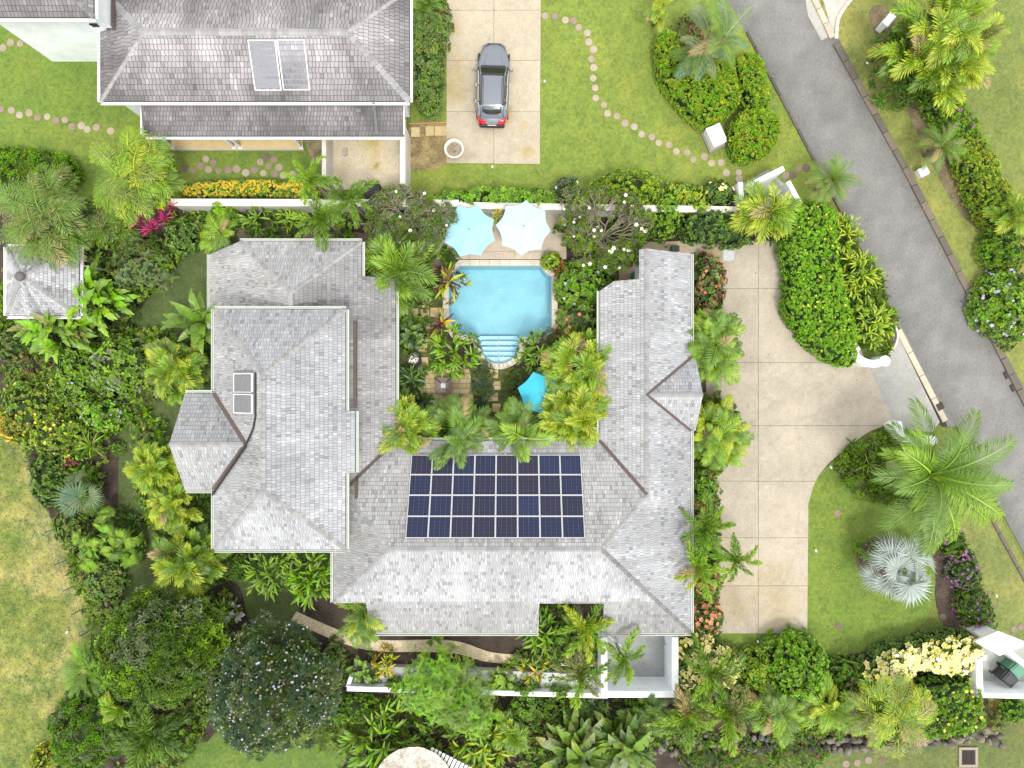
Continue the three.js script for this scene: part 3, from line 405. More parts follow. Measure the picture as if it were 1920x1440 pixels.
// ---------------------------------------------------------------- the neighbouring house
reseed('neighbour');
const nb = thing('neighbouring_house', 'white neighbouring house with a brownish grey shingle roof and verandah at the upper left', 'house');
{
  const h = nb, S = 0.458, xl = -21.73, xr = -5.41, zs = -14.92, rz = -17.89, hr = 4.76, zn = 2 * rz - zs, he = 3.4;
  wallBlock(h, [[-21.42, -20.5], [-5.9, -20.5], [-5.9, -15.4], [-21.42, -15.4]], 3.3);
  wallBlock(h, [[-26.5, -26], [-20.85, -26], [-20.85, -18.6], [-26.5, -18.6]], 6.0);
  const n1 = [xl + (zs - rz), rz], n2 = [xr - (zs - rz), rz];
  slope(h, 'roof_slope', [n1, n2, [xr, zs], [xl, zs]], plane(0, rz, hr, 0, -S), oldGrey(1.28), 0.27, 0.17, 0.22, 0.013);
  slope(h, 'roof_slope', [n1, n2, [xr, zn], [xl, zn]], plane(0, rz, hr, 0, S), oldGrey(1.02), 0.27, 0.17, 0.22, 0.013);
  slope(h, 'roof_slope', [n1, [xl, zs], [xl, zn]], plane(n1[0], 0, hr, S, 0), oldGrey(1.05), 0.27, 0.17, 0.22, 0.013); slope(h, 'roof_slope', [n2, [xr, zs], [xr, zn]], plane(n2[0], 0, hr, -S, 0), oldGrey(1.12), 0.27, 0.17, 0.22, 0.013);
  ridge(h, [n1[0], hr, rz], [n2[0], hr, rz], MT.cap, 0.36); ridge(h, [xl, he, zs], [n1[0], hr, rz], MT.capOld); ridge(h, [xl, he, zn], [n1[0], hr, rz], MT.cap, 0.36); ridge(h, [xr, he, zs], [n2[0], hr, rz], MT.cap, 0.34); ridge(h, [xr, he, zn], [n2[0], hr, rz], MT.capOld);
  gutter(h, [xl, he, zs], [xr, he, zs], [0, 1], MT.paint); gutter(h, [xr, he, zn], [xr, he, zs], [1, 0], MT.paint); gutter(h, [xl, he, zn], [xl, he, zs], [-1, 0], MT.paint);
  // verandah
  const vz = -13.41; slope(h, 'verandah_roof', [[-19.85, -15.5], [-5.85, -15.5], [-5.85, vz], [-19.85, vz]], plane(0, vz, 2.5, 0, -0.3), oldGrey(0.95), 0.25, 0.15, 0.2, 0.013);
  gutter(h, [-19.85, 2.5, vz], [-5.85, 2.5, vz], [0, 1], MT.paint);
  for (const x of [-19.9, -5.8]) part(h, 'fascia_board', box(0.06, 0.2, 2.1, x, 2.72, -14.45), MT.paint);
  const fl = sheet(rect(-19.6, -15.4, -12.05, -13.56), 0.16, 0.3, stains([0.56, 0.44, 0.24], [[-19, -13.7, 1.2, 0.5, 0.25], [-16.6, -13.9, 0.8, 0.5, -0.15, 0.4], [-13.5, -13.8, 1.2, 0.5, 0.2], [-15, -13.6, 1.2, 0.3, 0.35], [-17.3, -13.6, 1.0, 0.3, 0.3]], 0.22));
  part(h, 'verandah_floor', merge([fl, box(7.55, 0.2, 1.84, -15.825, 0.055, -14.48)].map((g) => { const o = strip(g.clone()); return o; })), tmat('concrete', 0.6, 0.46, 0.24)); part(h, 'verandah_edge', box(7.7, 0.17, 0.1, -15.82, 0.085, -13.5), tmat('concrete', 0.5, 0.46, 0.38));
  for (const x of [-19.5, -15.97, -15.6, -12.1]) part(h, 'verandah_post', merge([rbox(0.13, 2.5, 0.13, 0.015, x, 1.3, -13.62), box(0.2, 0.06, 0.2, x, 0.19, -13.62), box(0.2, 0.06, 0.2, x, 2.42, -13.62)]), MT.paint);
  // upper storey block, mostly out of the picture
  const ue = 6.0, us = plane(0, -17.97, ue, 0, -0.6), ux = -20.5;
  slope(h, 'roof_slope', [[ux - 3.5, -21.5], [-23.6, -21.5], [-27.1, -17.97], [ux, -17.97]], us, oldGrey(0.95), 0.25, 0.16, 0.22, 0.012); slope(h, 'roof_slope', [[ux - 3.5, -21.5], [ux, -17.97], [ux, -25]], plane(ux, 0, ue, -0.604, 0), oldGrey(0.9), 0.25, 0.16, 0.22, 0.012);
  ridge(h, [ux, ue, -17.97], [ux - 3.5, ue + 2.12, -21.5], MT.capDark); gutter(h, [-27.1, ue, -17.97], [ux, ue, -17.97], [0, 1], MT.paint); gutter(h, [ux, ue, -25], [ux, ue, -17.97], [1, 0], MT.paint);
  part(h, 'valley_flashing', merge([box(0.16, 0.06, 3.4, -20.7, 4.0, -20.1), box(0.5, 0.05, 0.1, -20.95, 3.75, -18.55)]), MT.brown);
  part(h, 'wall_vent', merge([box(0.34, 0.24, 0.06, -21.6, 4.1, -18.57), box(0.4, 0.04, 0.1, -21.6, 4.24, -18.55)]), MT.black); part(h, 'downpipe', tube([V3(-23.2, 5.9, -18.5), V3(-22.7, 5.7, -18.5), V3(-22.1, 5.62, -18.5)], 0.06, 0.06), MT.paint);
  // walled yard beside the verandah
  const yd = [[-10.4, -14.1], [-10.4, -11.15], [-6.0, -11.15], [-6.0, -14.1]];
  part(h, 'yard_floor', sheet([[-10.3, -15.3], [-6.1, -15.3], [-6.1, -11.2], [-10.3, -11.2]], 0.03, 0.3, stains([0.56, 0.49, 0.36], [[-7.9, -13.3, 0.5, 1.6, 0.2, 0.4], [-8.3, -14, 0.7, 0.5, 0.2, 0.3], [-7.8, -12.6, 0.25, 0.25, 0.35, 0.4], [-9.6, -12.3, 0.8, 1.0, 0.18], [-6.6, -13.6, 0.5, 1.3, 0.1]], 0.12)), MT.concrete);
  part(h, 'yard_wall', lineWall([[-10.42, -14.2], [-10.42, -10.95]], 0.24, -0.1, 1.6), MT.whiteOld); part(h, 'yard_wall', lineWall([[-6.0, -14.2], [-6.0, -10.95]], 0.3, -0.1, 2.0), MT.whiteOld);
  part(h, 'sill', box(0.25, 0.14, 0.4, -9.6, 0.1, -13.35), tmat('concrete', 0.4, 0.37, 0.3)); part(h, 'roof_vent', merge([box(0.28, 0.05, 0.2, -8.2, 2.98, -14.6), tube([V3(-7.35, 3.4, -14.85), V3(-7.35, 3.0, -14.5), V3(-7.35, 2.55, -13.5)], 0.035, 0.035), tube([V3(-7.28, 3.4, -14.85), V3(-7.28, 3.0, -14.5), V3(-7.28, 2.55, -13.5)], 0.035, 0.035)]), MT.capDark);
  settle(h, -14, -17);
}
// ---------------------------------------------------------------- garden pavilion with a pyramid roof
reseed('pavilion');
{
  const g = thing('garden_pavilion', 'small square garden pavilion with a pointed silver shingle roof at the left edge', 'pavilion'), a = P(12, 592, 2.4), c = P(147, 463, 2.4), x0 = a[0], x1 = c[0] + 0.05, z0 = c[1], z1 = a[1], mx = (x0 + x1) / 2, mz = (z0 + z1) / 2, hw = (x1 - x0) / 2, hd = (z1 - z0) / 2, top = 4.1;
  const look = (k) => (a_, d, r, x, z) => { const an = Math.atan2(z - mz, x - mx), st = vnoise(an * 5 + 20, 3), v = silver(k, 0.2)(a_, d, r, x, z), q = 1.15 - 0.4 * Math.max(0, st - 0.45) / 0.55; return v.map((t) => t * q); };
  slope(g, 'roof_slope', [[mx, mz], [x0, z0], [x0, z1]], plane(mx, mz, top, (top - 2.4) / hw, 0), look(1.05), 0.18, 0.12, 0.18); slope(g, 'roof_slope', [[mx, mz], [x1, z0], [x1, z1]], plane(mx, mz, top, -(top - 2.4) / hw, 0), look(0.98), 0.18, 0.12, 0.18);
  slope(g, 'roof_slope', [[mx, mz], [x0, z0], [x1, z0]], plane(mx, mz, top, 0, (top - 2.4) / hd), look(0.9), 0.18, 0.12, 0.18); slope(g, 'roof_slope', [[mx, mz], [x0, z1], [x1, z1]], plane(mx, mz, top, 0, -(top - 2.4) / hd), look(1.1), 0.18, 0.12, 0.18);
  for (const [x, z] of [[x0, z0], [x1, z0], [x0, z1], [x1, z1]]) { ridge(g, [x, 2.4, z], [mx, top, mz], MT.cap, 0.2, 0.04, 0.06); part(g, 'post', rbox(0.14, 2.4, 0.14, 0.02, x + Math.sign(mx - x) * 0.35, 1.2, z + Math.sign(mz - z) * 0.35), MT.paint); }
  for (const p of [[[x0, 2.4, z0], [x0, 2.4, z1], [-1, 0]], [[x1, 2.4, z0], [x1, 2.4, z1], [1, 0]], [[x0, 2.4, z1], [x1, 2.4, z1], [0, 1]], [[x0, 2.4, z0], [x1, 2.4, z0], [0, -1]]]) gutter(g, ...p, MT.paint);
  part(g, 'finial', new THREE.LatheGeometry([[0.01, 0.16], [0.1, 0.13], [0.2, 0.06], [0.25, -0.02], [0.24, -0.12], [0.2, -0.16]].reverse().map((q) => new THREE.Vector2(...q)), 20).translate(mx, top + 0.12, mz), tmat('wood', 0.13, 0.12, 0.12));
  part(g, 'floor', slab(rect(x0 + 0.2, z0 + 0.2, x1 - 0.2, z1 - 0.2), -0.1, 0.15), tmat('concrete', 0.4, 0.36, 0.3));
  part(g, 'downpipe', tube([V3(x1 + 0.1, 2.3, z0 + 1), V3(x1 + 0.15, 0.1, z0 + 0.9)], 0.05, 0.05), MT.paint);
  settle(g, mx, mz);
}
// ---------------------------------------------------------------- walls of the plots, yards and shelters
reseed('walls');
{
  const wy = (py) => P(960, py, 1.6)[1], wx = (px) => P(px, 400, 1.6)[0];
  const b = thing('boundary_wall', 'long white garden wall between the villa and the neighbouring lawn', 'wall');
  part(b, 'wall', lineWall([[wx(322), wy(379)], [wx(860), wy(381)]], 0.34, -0.1, 1.55), MT.whiteOld); part(b, 'wall', lineWall([[wx(860), wy(384)], [wx(1395), wy(393)]], 0.3, -0.1, 1.5), MT.whiteOld);
  part(b, 'coping', lineWall([[wx(320), wy(379)], [wx(860), wy(381)]], 0.4, 1.55, 1.6, 0.01), tmat('concrete', 0.68, 0.66, 0.6)); part(b, 'coping', lineWall([[wx(860), wy(384)], [wx(1396), wy(393)]], 0.36, 1.5, 1.55, 0.01), tmat('concrete', 0.66, 0.63, 0.57));
  settle(b, -2, -10.3);
  const s = thing('boundary_wall', 'white garden wall along the shrubs below the villa', 'wall');
  const q0 = P(650, 1292, 1.1), q1 = P(1140, 1306, 1.1);
  part(s, 'wall', lineWall([q0, q1], 0.22, -0.1, 1.0), MT.white); part(s, 'coping', lineWall([q0, q1], 0.27, 1.0, 1.06, 0.01), MT.white); part(s, 'wall', lineWall([q0, [q0[0] + 0.35, q0[1] - 1.1]], 0.22, -0.1, 0.9), MT.white);
  part(s, 'planter_ledge', slab([[q0[0] + 0.4, q0[1] - 1.05], [q1[0], q1[1] - 0.95], [q1[0], q1[1] - 0.15], [q0[0] + 0.2, q0[1] - 0.15]], 0, 0.45), tmat('plaster', 0.5, 0.52, 0.5)); settle(s, -2, 17);
}
{ // service yard at the villa's south east corner
  const y = thing('service_yard', 'white walled service yard with a grey floor behind the villa', 'yard'), T = 1.9, a = P(1133, 1195, T), b = P(1133, 1302, T), c = P(1266, 1302, T), d = P(1266, 1195, T);
  part(y, 'floor', sheet([[a[0], a[1]], [d[0], d[1]], [c[0], c[1]], [b[0], b[1]]], 0.03, 0.4, tone([0.3, 0.31, 0.31], 0.08, 0.6)), MT.concrete);
  part(y, 'wall', lineWall([[a[0], a[1]], [b[0], b[1] - 0.18]], 0.34, -0.1, T), MT.white); part(y, 'wall', lineWall([[a[0] - 0.17, b[1]], [c[0] + 0.17, c[1]]], 0.36, -0.1, T), MT.white); part(y, 'wall', lineWall([[d[0], d[1]], [c[0], c[1] - 0.18]], 0.36, -0.1, T), MT.white);
  part(y, 'door_leaf', box(0.9, 1.6, 0.05, a[0] + 0.6, 0.8, a[1] + 0.3, -0.7), MT.paint); settle(y, (a[0] + c[0]) / 2, (a[1] + c[1]) / 2);
}
{ // two shelters for bins
  const y = thing('bin_yard', 'white walled bin yard with a slanting roof slab beside the short palm', 'bin yard'), q = (px, py, h) => P(px, py, h);
  part(y, 'floor', sheet([q(1392, 345, 0), q(1440, 318, 0), q(1475, 350, 0), q(1480, 390, 0), q(1392, 392, 0)], 0.03, 0.4, tone([0.34, 0.34, 0.34], 0.08, 0.6)), MT.concrete);
  part(y, 'wall', lineWall([q(1389, 341, 1.5), q(1391, 386, 1.5)], 0.26, -0.1, 1.5), MT.white); part(y, 'wall', lineWall([q(1404, 348, 1.5), q(1470, 315, 1.5)], 0.28, -0.1, 1.5), MT.white); part(y, 'wall', lineWall([q(1478, 340, 1.5), q(1500, 381, 1.5)], 0.26, -0.1, 1.5), MT.white);
  part(y, 'wall', lineWall([q(1391, 386, 1.5), q(1403, 392, 1.5)], 0.3, -0.1, 1.5), MT.white); const m = q(1440, 355, 0); settle(y, m[0], m[1]);
  const s = thing('bin_shelter', 'white walled bin shelter with a flat roof slab at the lower right', 'bin shelter'), T = 1.7;
  part(s, 'floor', sheet([q(1828, 1205, 0), q(1960, 1205, 0), q(1960, 1300, 0), q(1828, 1300, 0)], 0.03, 0.4, tone([0.4, 0.42, 0.38], 0.14, 0.8)), MT.concrete);
  part(s, 'wall', lineWall([q(1836, 1236, T), q(1838, 1302, T)], 0.36, -0.1, T), MT.white); part(s, 'wall', lineWall([q(1829, 1229, T), q(1850, 1234, T)], 0.3, -0.1, T), MT.white); part(s, 'wall', lineWall([q(1833, 1304, T), q(2010, 1308, T)], 0.26, -0.1, T), MT.white); part(s, 'wall', lineWall([q(1893, 1222, T), q(1935, 1256, T)], 0.24, -0.1, T), MT.white); part(s, 'wall', lineWall([q(1985, 1195, T), q(1990, 1304, T)], 0.3, -0.1, T), MT.white);
  part(s, 'roof_slab', slab([q(1827, 1203, 2.3), q(1872, 1183, 2.3), q(1932, 1207, 2.3), q(1875, 1230, 2.3)], 2.12, 2.3, 0.02), tmat('plaster', 0.72, 0.71, 0.64)); part(s, 'wall', lineWall([q(1850, 1200, 2.1), q(1882, 1192, 2.1)], 0.16, -0.1, 2.12), MT.white);
  { const p = q(1872, 1262, 0); settle(s, p[0], p[1]); }
}
{ // driveway gate walls
  const gw = (label, pts) => { const g = thing('gate_wall', label, 'wall'), l = smoothOpen(pts, 4); part(g, 'wall', lineWall(l, 0.34, -0.1, 0.95, 0.03), MT.white); part(g, 'coping', lineWall(l, 0.42, 0.95, 1.02, 0.015), MT.white); const e = l[l.length - 1], f = l[0]; part(g, 'pillar', merge([cyl(0.26, 0.28, 1.15, 20, e[0], 0.5, e[1]), cyl(0.3, 0.3, 0.08, 20, e[0], 1.1, e[1])]), MT.white); part(g, 'pillar', rbox(0.5, 1.2, 0.5, 0.03, f[0], 0.5, f[1], 0.5), MT.white); settle(g, f[0], f[1]); };
  gw('low white curved wall at the end of the bright green hedge', [P(1601, 652, 1), P(1606, 668, 1), P(1622, 679, 1), P(1640, 682, 1), P(1657, 677, 1)]);
  gw('low white curved wall under the large feather palm', [P(1684, 800, 1), P(1692, 818, 1), P(1715, 830, 1), P(1745, 826, 1)]);
  const ke = thing('bed_edging', 'thin pale edging around the ginger bed by the lane', 'edging'); part(ke, 'edging', lineWall(smoothOpen(G([1676, 612, 1680, 630, 1673, 652, 1655, 670]), 4), 0.1, -0.1, 0.22), MT.whiteOld); const p = P(1676, 640); settle(ke, p[0], p[1]);
}
// thatch-pale round roof and slatted roof at the bottom edge
reseed('cabana');
{
  const g = thing('round_cabana', 'pale round cabana roof with a slatted white lean-to, cut by the bottom edge', 'cabana'), [cx, cz] = P(775, 1475, 2.6), gb = new GB(), r0 = 2.15;
  for (let i = 0; i < 48; i++) for (let j = 0; j < 10; j++) { const f = (a, b) => { const an = a / 48 * 6.2832, r = b / 10 * r0; return [cx + Math.cos(an) * r, 3.6 - b / 10 * 1.0 + (hash2(a % 48, b) - 0.5) * 0.1, cz + Math.sin(an) * r]; }; const k = R(0.85, 1.1), c = [0.9 * k, 0.82 * k, 0.71 * k]; gb.quad(f(i, j), f(i + 1, j), f(i + 1, j + 1), f(i, j + 1), c, c.map((v) => v * R(0.9, 1.1))); }
  part(g, 'roof', gb.geo(), new THREE.MeshStandardMaterial({ vertexColors: true, roughness: 0.95, side: THREE.DoubleSide, map: TX.soil })); part(g, 'post', cyl(0.1, 0.1, 3.4, 12, cx, 1.7, cz), MT.bark);
  const d = [0.9, 0.436]; for (let i = 0; i < 11; i++) { const [x, z] = P(812 + i * 7, 1402 + i * 3.6, 2.3); part(g, 'roof_slat', bar(V3(x, 2.3, z), V3(x - d[1] * 1.6 * 0 - 0.9, 2.3, z + 1.9), 0.16, 0.05), MT.paint); }
  settle(g, cx, cz);
}
// ================================================================ the pool court
reseed('pool');
{
  const pool = thing('swimming_pool', 'blue swimming pool with a rounded step bay in the villa court', 'pool'), n = POOL.length, g = new GB(), c = [1, 1, 1], y0 = 0.03, yb = -1.35;
  const plasterM = tmat('plaster', 0.33, 0.53, 0.6, { bumpScale: 0.001, roughness: 0.7 });
  for (let i = 0; i < n; i++) { const a = POOL[i], b = POOL[(i + 1) % n]; g.quad([a[0], y0, a[1]], [b[0], y0, b[1]], [b[0], yb, b[1]], [a[0], yb, a[1]], c); }
  part(pool, 'pool_wall', g.geo(), plasterM); part(pool, 'pool_floor', sheet(POOL, yb, 0.8, () => [1, 1, 1]), plasterM);
  // steps in the bay: each tread a slab with a dark blue tiled nosing
  const cx = P(936, 644)[0], cz = P(936, 644)[1], treadM = tmat('plaster', 0.6, 0.74, 0.82, { bumpScale: 0.001 }), tile = mat(0.05, 0.13, 0.26, { roughness: 0.4 }), sw = (k) => M(k);
  const step = (zpx, y, halfpx, rpx) => { const z = P(0, zpx)[1], o = [], hw = M(halfpx), r = M(rpx); o.push([cx - hw, z + r + 0.001]); for (let i = 0; i <= 6; i++) { const a = Math.PI + i / 6 * Math.PI / 2; o.push([cx - hw + r + r * Math.cos(a), z + r + r * Math.sin(a)]); } for (let i = 0; i <= 6; i++) { const a = -Math.PI / 2 + i / 6 * Math.PI / 2; o.push([cx + hw - r + r * Math.cos(a), z + r + r * Math.sin(a)]); } o.push([cx + hw, z + r + 0.001]); return o; };
  const bay = (z0) => { const o = []; const R0 = M(36.5); for (let i = 0; i <= 18; i++) { const a = i / 18 * Math.PI, x = cx + R0 * Math.cos(a), z = cz + R0 * Math.sin(a); if (z > z0) o.push([x, z]); } const dx = z0 > cz ? Math.sqrt(Math.max(0, R0 * R0 - (z0 - cz) ** 2)) : R0; return [[cx + dx, z0], ...o, [cx - dx, z0]]; };
  const lv = [[627, -1.1, 47, 14], [637, -0.9, 37, 7]]; lv.forEach(([zp, y, hp, rp], i) => { const top = step(zp, y, hp, rp), zc = P(0, 646)[1]; const poly = [...top, [cx + M(hp), zc], [cx - M(hp), zc]]; part(pool, repeatName('pool_step', i), slab(poly, yb - 0.02 + i * 0.002, y, 0.01), treadM); part(pool, repeatName('step_nosing', i), lineWall(top.map((p) => p), 0.045, y - 0.04, y + 0.006, 0.002), tile); });
  [[647, -0.7], [657, -0.5], [667, -0.28]].forEach(([zp, y], i) => { const z = P(0, zp)[1], poly = bay(z); part(pool, repeatName('pool_step', i + 2), slab(poly, yb - 0.03 - i * 0.004, y, 0.01), treadM); const dx = poly[0][0] - cx; part(pool, repeatName('step_nosing', i + 2), box(dx * 2, 0.05, 0.045, cx, y - 0.018, z + 0.035), tile); });
  const water = part(pool, 'water', sheet(POOL, -0.09, 0.5, () => [1, 1, 1]), new THREE.MeshPhysicalMaterial({ color: lin(0.8, 0.96, 1.0), transmission: 1, roughness: 0.03, thickness: 0, ior: 1.33, bumpMap: TX.dry, bumpScale: 0.03 }));
  // coping stones
  const o1 = offset(POOL, 0.02), o2 = offset(POOL, 0.36), cm = [tmat('concrete', 0.58, 0.53, 0.45), tmat('concrete', 0.54, 0.49, 0.41), tmat('concrete', 0.62, 0.57, 0.49)]; let k = 0;
  for (let i = 0; i < n; i++) { const j = (i + 1) % n, L = Math.hypot(o1[j][0] - o1[i][0], o1[j][1] - o1[i][1]), m = Math.max(1, Math.round(L / 0.6)); for (let s = 0; s < m; s++) { const a = s / m + 0.006 / Math.max(L, 0.1), b = (s + 1) / m - 0.006 / Math.max(L, 0.1), f = (o, t) => [lerp(o[i][0], o[j][0], t), lerp(o[i][1], o[j][1], t)]; part(pool, repeatName('coping_stone', k++), slab([f(o1, a), f(o2, a), f(o2, b), f(o1, b)], -0.02, 0.085, 0.008), pick(cm)); } }
  part(pool, 'handrail', merge([tube([V3(cx, 0.95, P(0, 638)[1]), V3(cx, 0.95, P(0, 676)[1]), V3(cx, 0.85, P(0, 683)[1]), V3(cx, 0.05, P(0, 686)[1])], 0.03, 0.03, 8), tube([V3(cx, 0.95, P(0, 638)[1]), V3(cx, 0.9, P(0, 637.2)[1]), V3(cx, -0.9, P(0, 637)[1])], 0.03, 0.03, 8)]), MT.steel);
  { const d = P(938, 540); part(pool, 'drain_cover', new THREE.TorusGeometry(0.12, 0.025, 8, 24).rotateX(-Math.PI / 2).translate(d[0], yb + 0.02, d[1]), mat(0.6, 0.8, 0.6)); }
  { const p = P(936, 580); settle(pool, p[0], p[1]); }
  // deck in pale slabs
  const deck = G([800, 470, 840, 384, 1060, 384, 1060, 500, 1022, 500]).concat(offset(POOL, 0.37).slice(0, 2).reverse(), G([850, 497, 810, 505]));
  slabs('pool_deck', 'pale pinkish stone deck at the head of the pool', G([795, 386, 1062, 386, 1062, 486.5, 795, 486.5]), gx([795, 880, 965, 1062]), gy([386, 430, 472, 486.5]), stains([0.5, 0.42, 0.33], [[1.5, -8.5, 2, 1, 0.1], [-1.5, -7.7, 1.5, 0.6, 0.1]], 0.08), 0.055, 0.014, 0.1, 'deck_slab');
  // little lawns and paving between the plants
  structure('court_lawn', sheet(G([745, 520, 840, 520, 840, 640, 880, 690, 1000, 690, 1000, 840, 745, 840]), 0.010, 0.5, tone([0.085, 0.11, 0.03], 0.25, 0.5), PIT), MT.grass, 'small green court between pool and villa');
  const pv = [tmat('concrete', 0.46, 0.36, 0.18), tmat('concrete', 0.52, 0.42, 0.22), tmat('concrete', 0.4, 0.31, 0.16), tmat('concrete', 0.5, 0.4, 0.25)];
  const patio = sgroup('patio', 'small yellowish paved terrace round the wooden fire table'), po = G([787, 692, 880, 692, 893, 780, 880, 800, 790, 800]); k = 0;
  part(patio, 'joint', sheet(po, 0.02, 2, () => [0.25, 0.2, 0.1]), MT.soil);
  for (let r = 0; r < 12; r++) { let x = P(785, 0)[0] - (r % 2) * 0.15; const z = P(0, 691)[1] + r * 0.29; while (x < P(895, 0)[0]) { const w = pick([0.27, 0.4, 0.52]), c2 = clipRect(po, x + 0.01, z + 0.01, x + w - 0.01, z + 0.28); x += w; if (c2.length > 2 && Math.abs(area2(c2)) > 0.02) part(patio, repeatName('paver', k++), slab(c2, -0.03, 0.045 + R(-0.004, 0.004), 0.006), pick(pv)); } }
  const walk = sgroup('paver_walk', 'pairs of square yellow pavers set in the court grass'); k = 0;
  for (const [px, py] of [[926, 701], [931, 723], [926, 744], [931, 765], [912, 744], [928, 820], [931, 790]]) for (const s of [-1, 1]) { const [x, z] = P(px, py); part(walk, repeatName('paver', k++), rbox(0.49, 0.08, 0.24, 0.02, x, 0.02, z + s * 0.13, R(-0.03, 0.03)), pick(pv)); }
  for (const [px, py] of [[799, 523], [800, 548], [800, 569], [776, 586], [797, 588], [815, 585], [795, 633], [793, 651], [795, 678], [1049, 587], [1050, 600], [798, 608]]) { const [x, z] = P(px, py); part(walk, repeatName('paver', k++), rbox(0.5, 0.08, 0.5, 0.02, x, 0.02, z, R(-0.06, 0.06)), pick(pv)); }
  const sp = sgroup('side_pavers', 'square stone pavers beside the neighbouring drive and villa'); k = 0; for (const [px, py, w] of [[822, 246, 0.42], [833, 246, 0.35], [806, 246, 0.5], [779, 248, 0.5], [1304, 1119, 0.55], [1322, 1119, 0.4]]) { const [x, z] = P(px, py); part(sp, repeatName('paver', k++), rbox(w, 0.08, 0.55, 0.02, x, 0.02, z, R(-0.05, 0.05)), pick(pv)); }
  structure('timber_edge', box(2.1, 0.1, 0.07, P(802, 0)[0], 0.05, P(0, 232)[1], 0.03), tmat('wood', 0.4, 0.26, 0.12), 'low timber edge beside the drive');
}
// ---------------------------------------------------------------- umbrellas
function umbrella(label, px, py, rpx, hTop, gores, col, turn, group) {
  const [x, z] = P(px, py, hTop), r = M(rpx, hTop - 0.5), t = thing('garden_umbrella', label, 'umbrella', x, z, group), m = new THREE.MeshPhysicalMaterial({ color: lin(...col), roughness: 0.75, transmission: 0.25, side: THREE.DoubleSide }), hE = hTop - 0.26 * r, m2 = m.clone(); m2.color.multiplyScalar(0.93);  // darker copy for alternate panels paints light and shade on the canopy
  for (let g = 0; g < gores; g++) {
    const a0 = turn + g / gores * 6.2832, a1 = turn + (g + 1) / gores * 6.2832, gb = new GB(), N = 8, K = 8;
    const f = (i, j) => { const u = i / N, v = j / K, an = lerp(a0, a1, u), sag = Math.sin(u * Math.PI), rr = r * v * (1 - 0.105 * sag * v), cc = Math.cos(Math.PI / gores) / Math.cos((u - 0.5) * 2 * Math.PI / gores), R2 = lerp(rr, rr * cc, 0.75); return [Math.cos(an) * R2, lerp(hTop, hE, Math.pow(v, 1.15)) - 0.05 * sag * v, Math.sin(an) * R2]; };
    for (let i = 0; i < N; i++) for (let j = 0; j < K; j++) j ? gb.quad(f(i, j), f(i, j + 1), f(i + 1, j + 1), f(i + 1, j), [1, 1, 1]) : gb.tri(f(i, 0), f(i, 1), f(i + 1, 1), [1, 1, 1]);
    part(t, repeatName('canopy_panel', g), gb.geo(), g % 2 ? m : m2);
    part(t, repeatName('rib', g), bar(V3(0, hTop - 0.06, 0), V3(Math.cos(a0) * r * 0.97, hE - 0.03, Math.sin(a0) * r * 0.97), 0.025, 0.03), MT.bark);
  }
  part(t, 'pole', cyl(0.028, 0.03, hTop + 0.02, 14, 0, hTop / 2, 0), MT.bark); part(t, 'finial', new THREE.SphereGeometry(0.055, 14, 10).translate(0, hTop + 0.05, 0), mat(0.3, 0.3, 0.3)); part(t, 'base', new THREE.LatheGeometry([[0.0, 0.12], [0.06, 0.12], [0.2, 0.08], [0.28, 0.05], [0.28, 0]].reverse().map((q) => new THREE.Vector2(...q)), 20), mat(0.4, 0.4, 0.4));
  return t;
}
umbrella('very pale blue umbrella by the pool, the one partly under the grey flowering tree', 879, 430, 51, 2.7, 8, [0.36, 0.66, 0.82], 0.35);
umbrella('almost white umbrella by the pool, right of its pale blue twin', 982, 424, 52, 2.75, 8, [0.55, 0.74, 0.84], 0.1);
umbrella('turquoise umbrella under the yellow palms', 1012, 738, 42, 2.5, 6, [0.05, 0.56, 0.75], 0.25);
// ---------------------------------------------------------------- fire table, loungers, pots, tank
{
  const [x, z] = P(831, 723, 0.45), t = thing('fire_table', 'square weathered wooden table with a pale centre plate on the terrace', 'table', x, z), w = tmat('wood', 0.2, 0.155, 0.135), w2 = tmat('wood', 0.16, 0.12, 0.105); let k = 0;
  for (let s = 0; s < 4; s++) for (let i = 0; i < 4; i++) { const r = 0.46 - i * 0.085, g = box(r * 2 - 0.01, 0.035, 0.078, 0, 0.45 + i * 0.004, r - 0.04); g.rotateY(s * Math.PI / 2); part(t, repeatName('slat', k++), g, pick([w, w2])); }
  part(t, 'body', rbox(0.8, 0.42, 0.8, 0.03, 0, 0.215, 0), w2); part(t, 'centre_plate', rbox(0.27, 0.04, 0.27, 0.01, 0, 0.475, 0), mat(0.5, 0.52, 0.55));
}
function lounger(label, px, py, turn) {
  const [x, z] = P(px, py, 0.5), t = thing('garden_chair', label, 'chair', x, z); t.rotation.y = turn; const c = mat(0.47, 0.48, 0.52, { roughness: 0.9 }), wk = tmat('wood', 0.2, 0.13, 0.09);
  part(t, 'seat', rbox(0.95, 0.18, 0.8, 0.07, 0, 0.42, 0), c); part(t, 'backrest', rbox(0.95, 0.5, 0.18, 0.07, 0, 0.62, 0.4, 0), c); part(t, 'frame', rbox(1.05, 0.12, 0.95, 0.03, 0, 0.28, 0.02), wk); for (const s of [-1, 1]) part(t, 'armrest', rbox(0.1, 0.3, 0.9, 0.03, s * 0.52, 0.45, 0.02), wk); for (const a of [-1, 1]) for (const b of [-1, 1]) part(t, 'leg', cyl(0.03, 0.025, 0.25, 10, a * 0.44, 0.125, b * 0.38), wk);
  return t;
}
lounger('pale grey garden chair under the dark palms, left of the pair', 806, 765, 0.15); lounger('pale grey garden chair turned diagonally, right of the pair', 869, 762, -0.75);
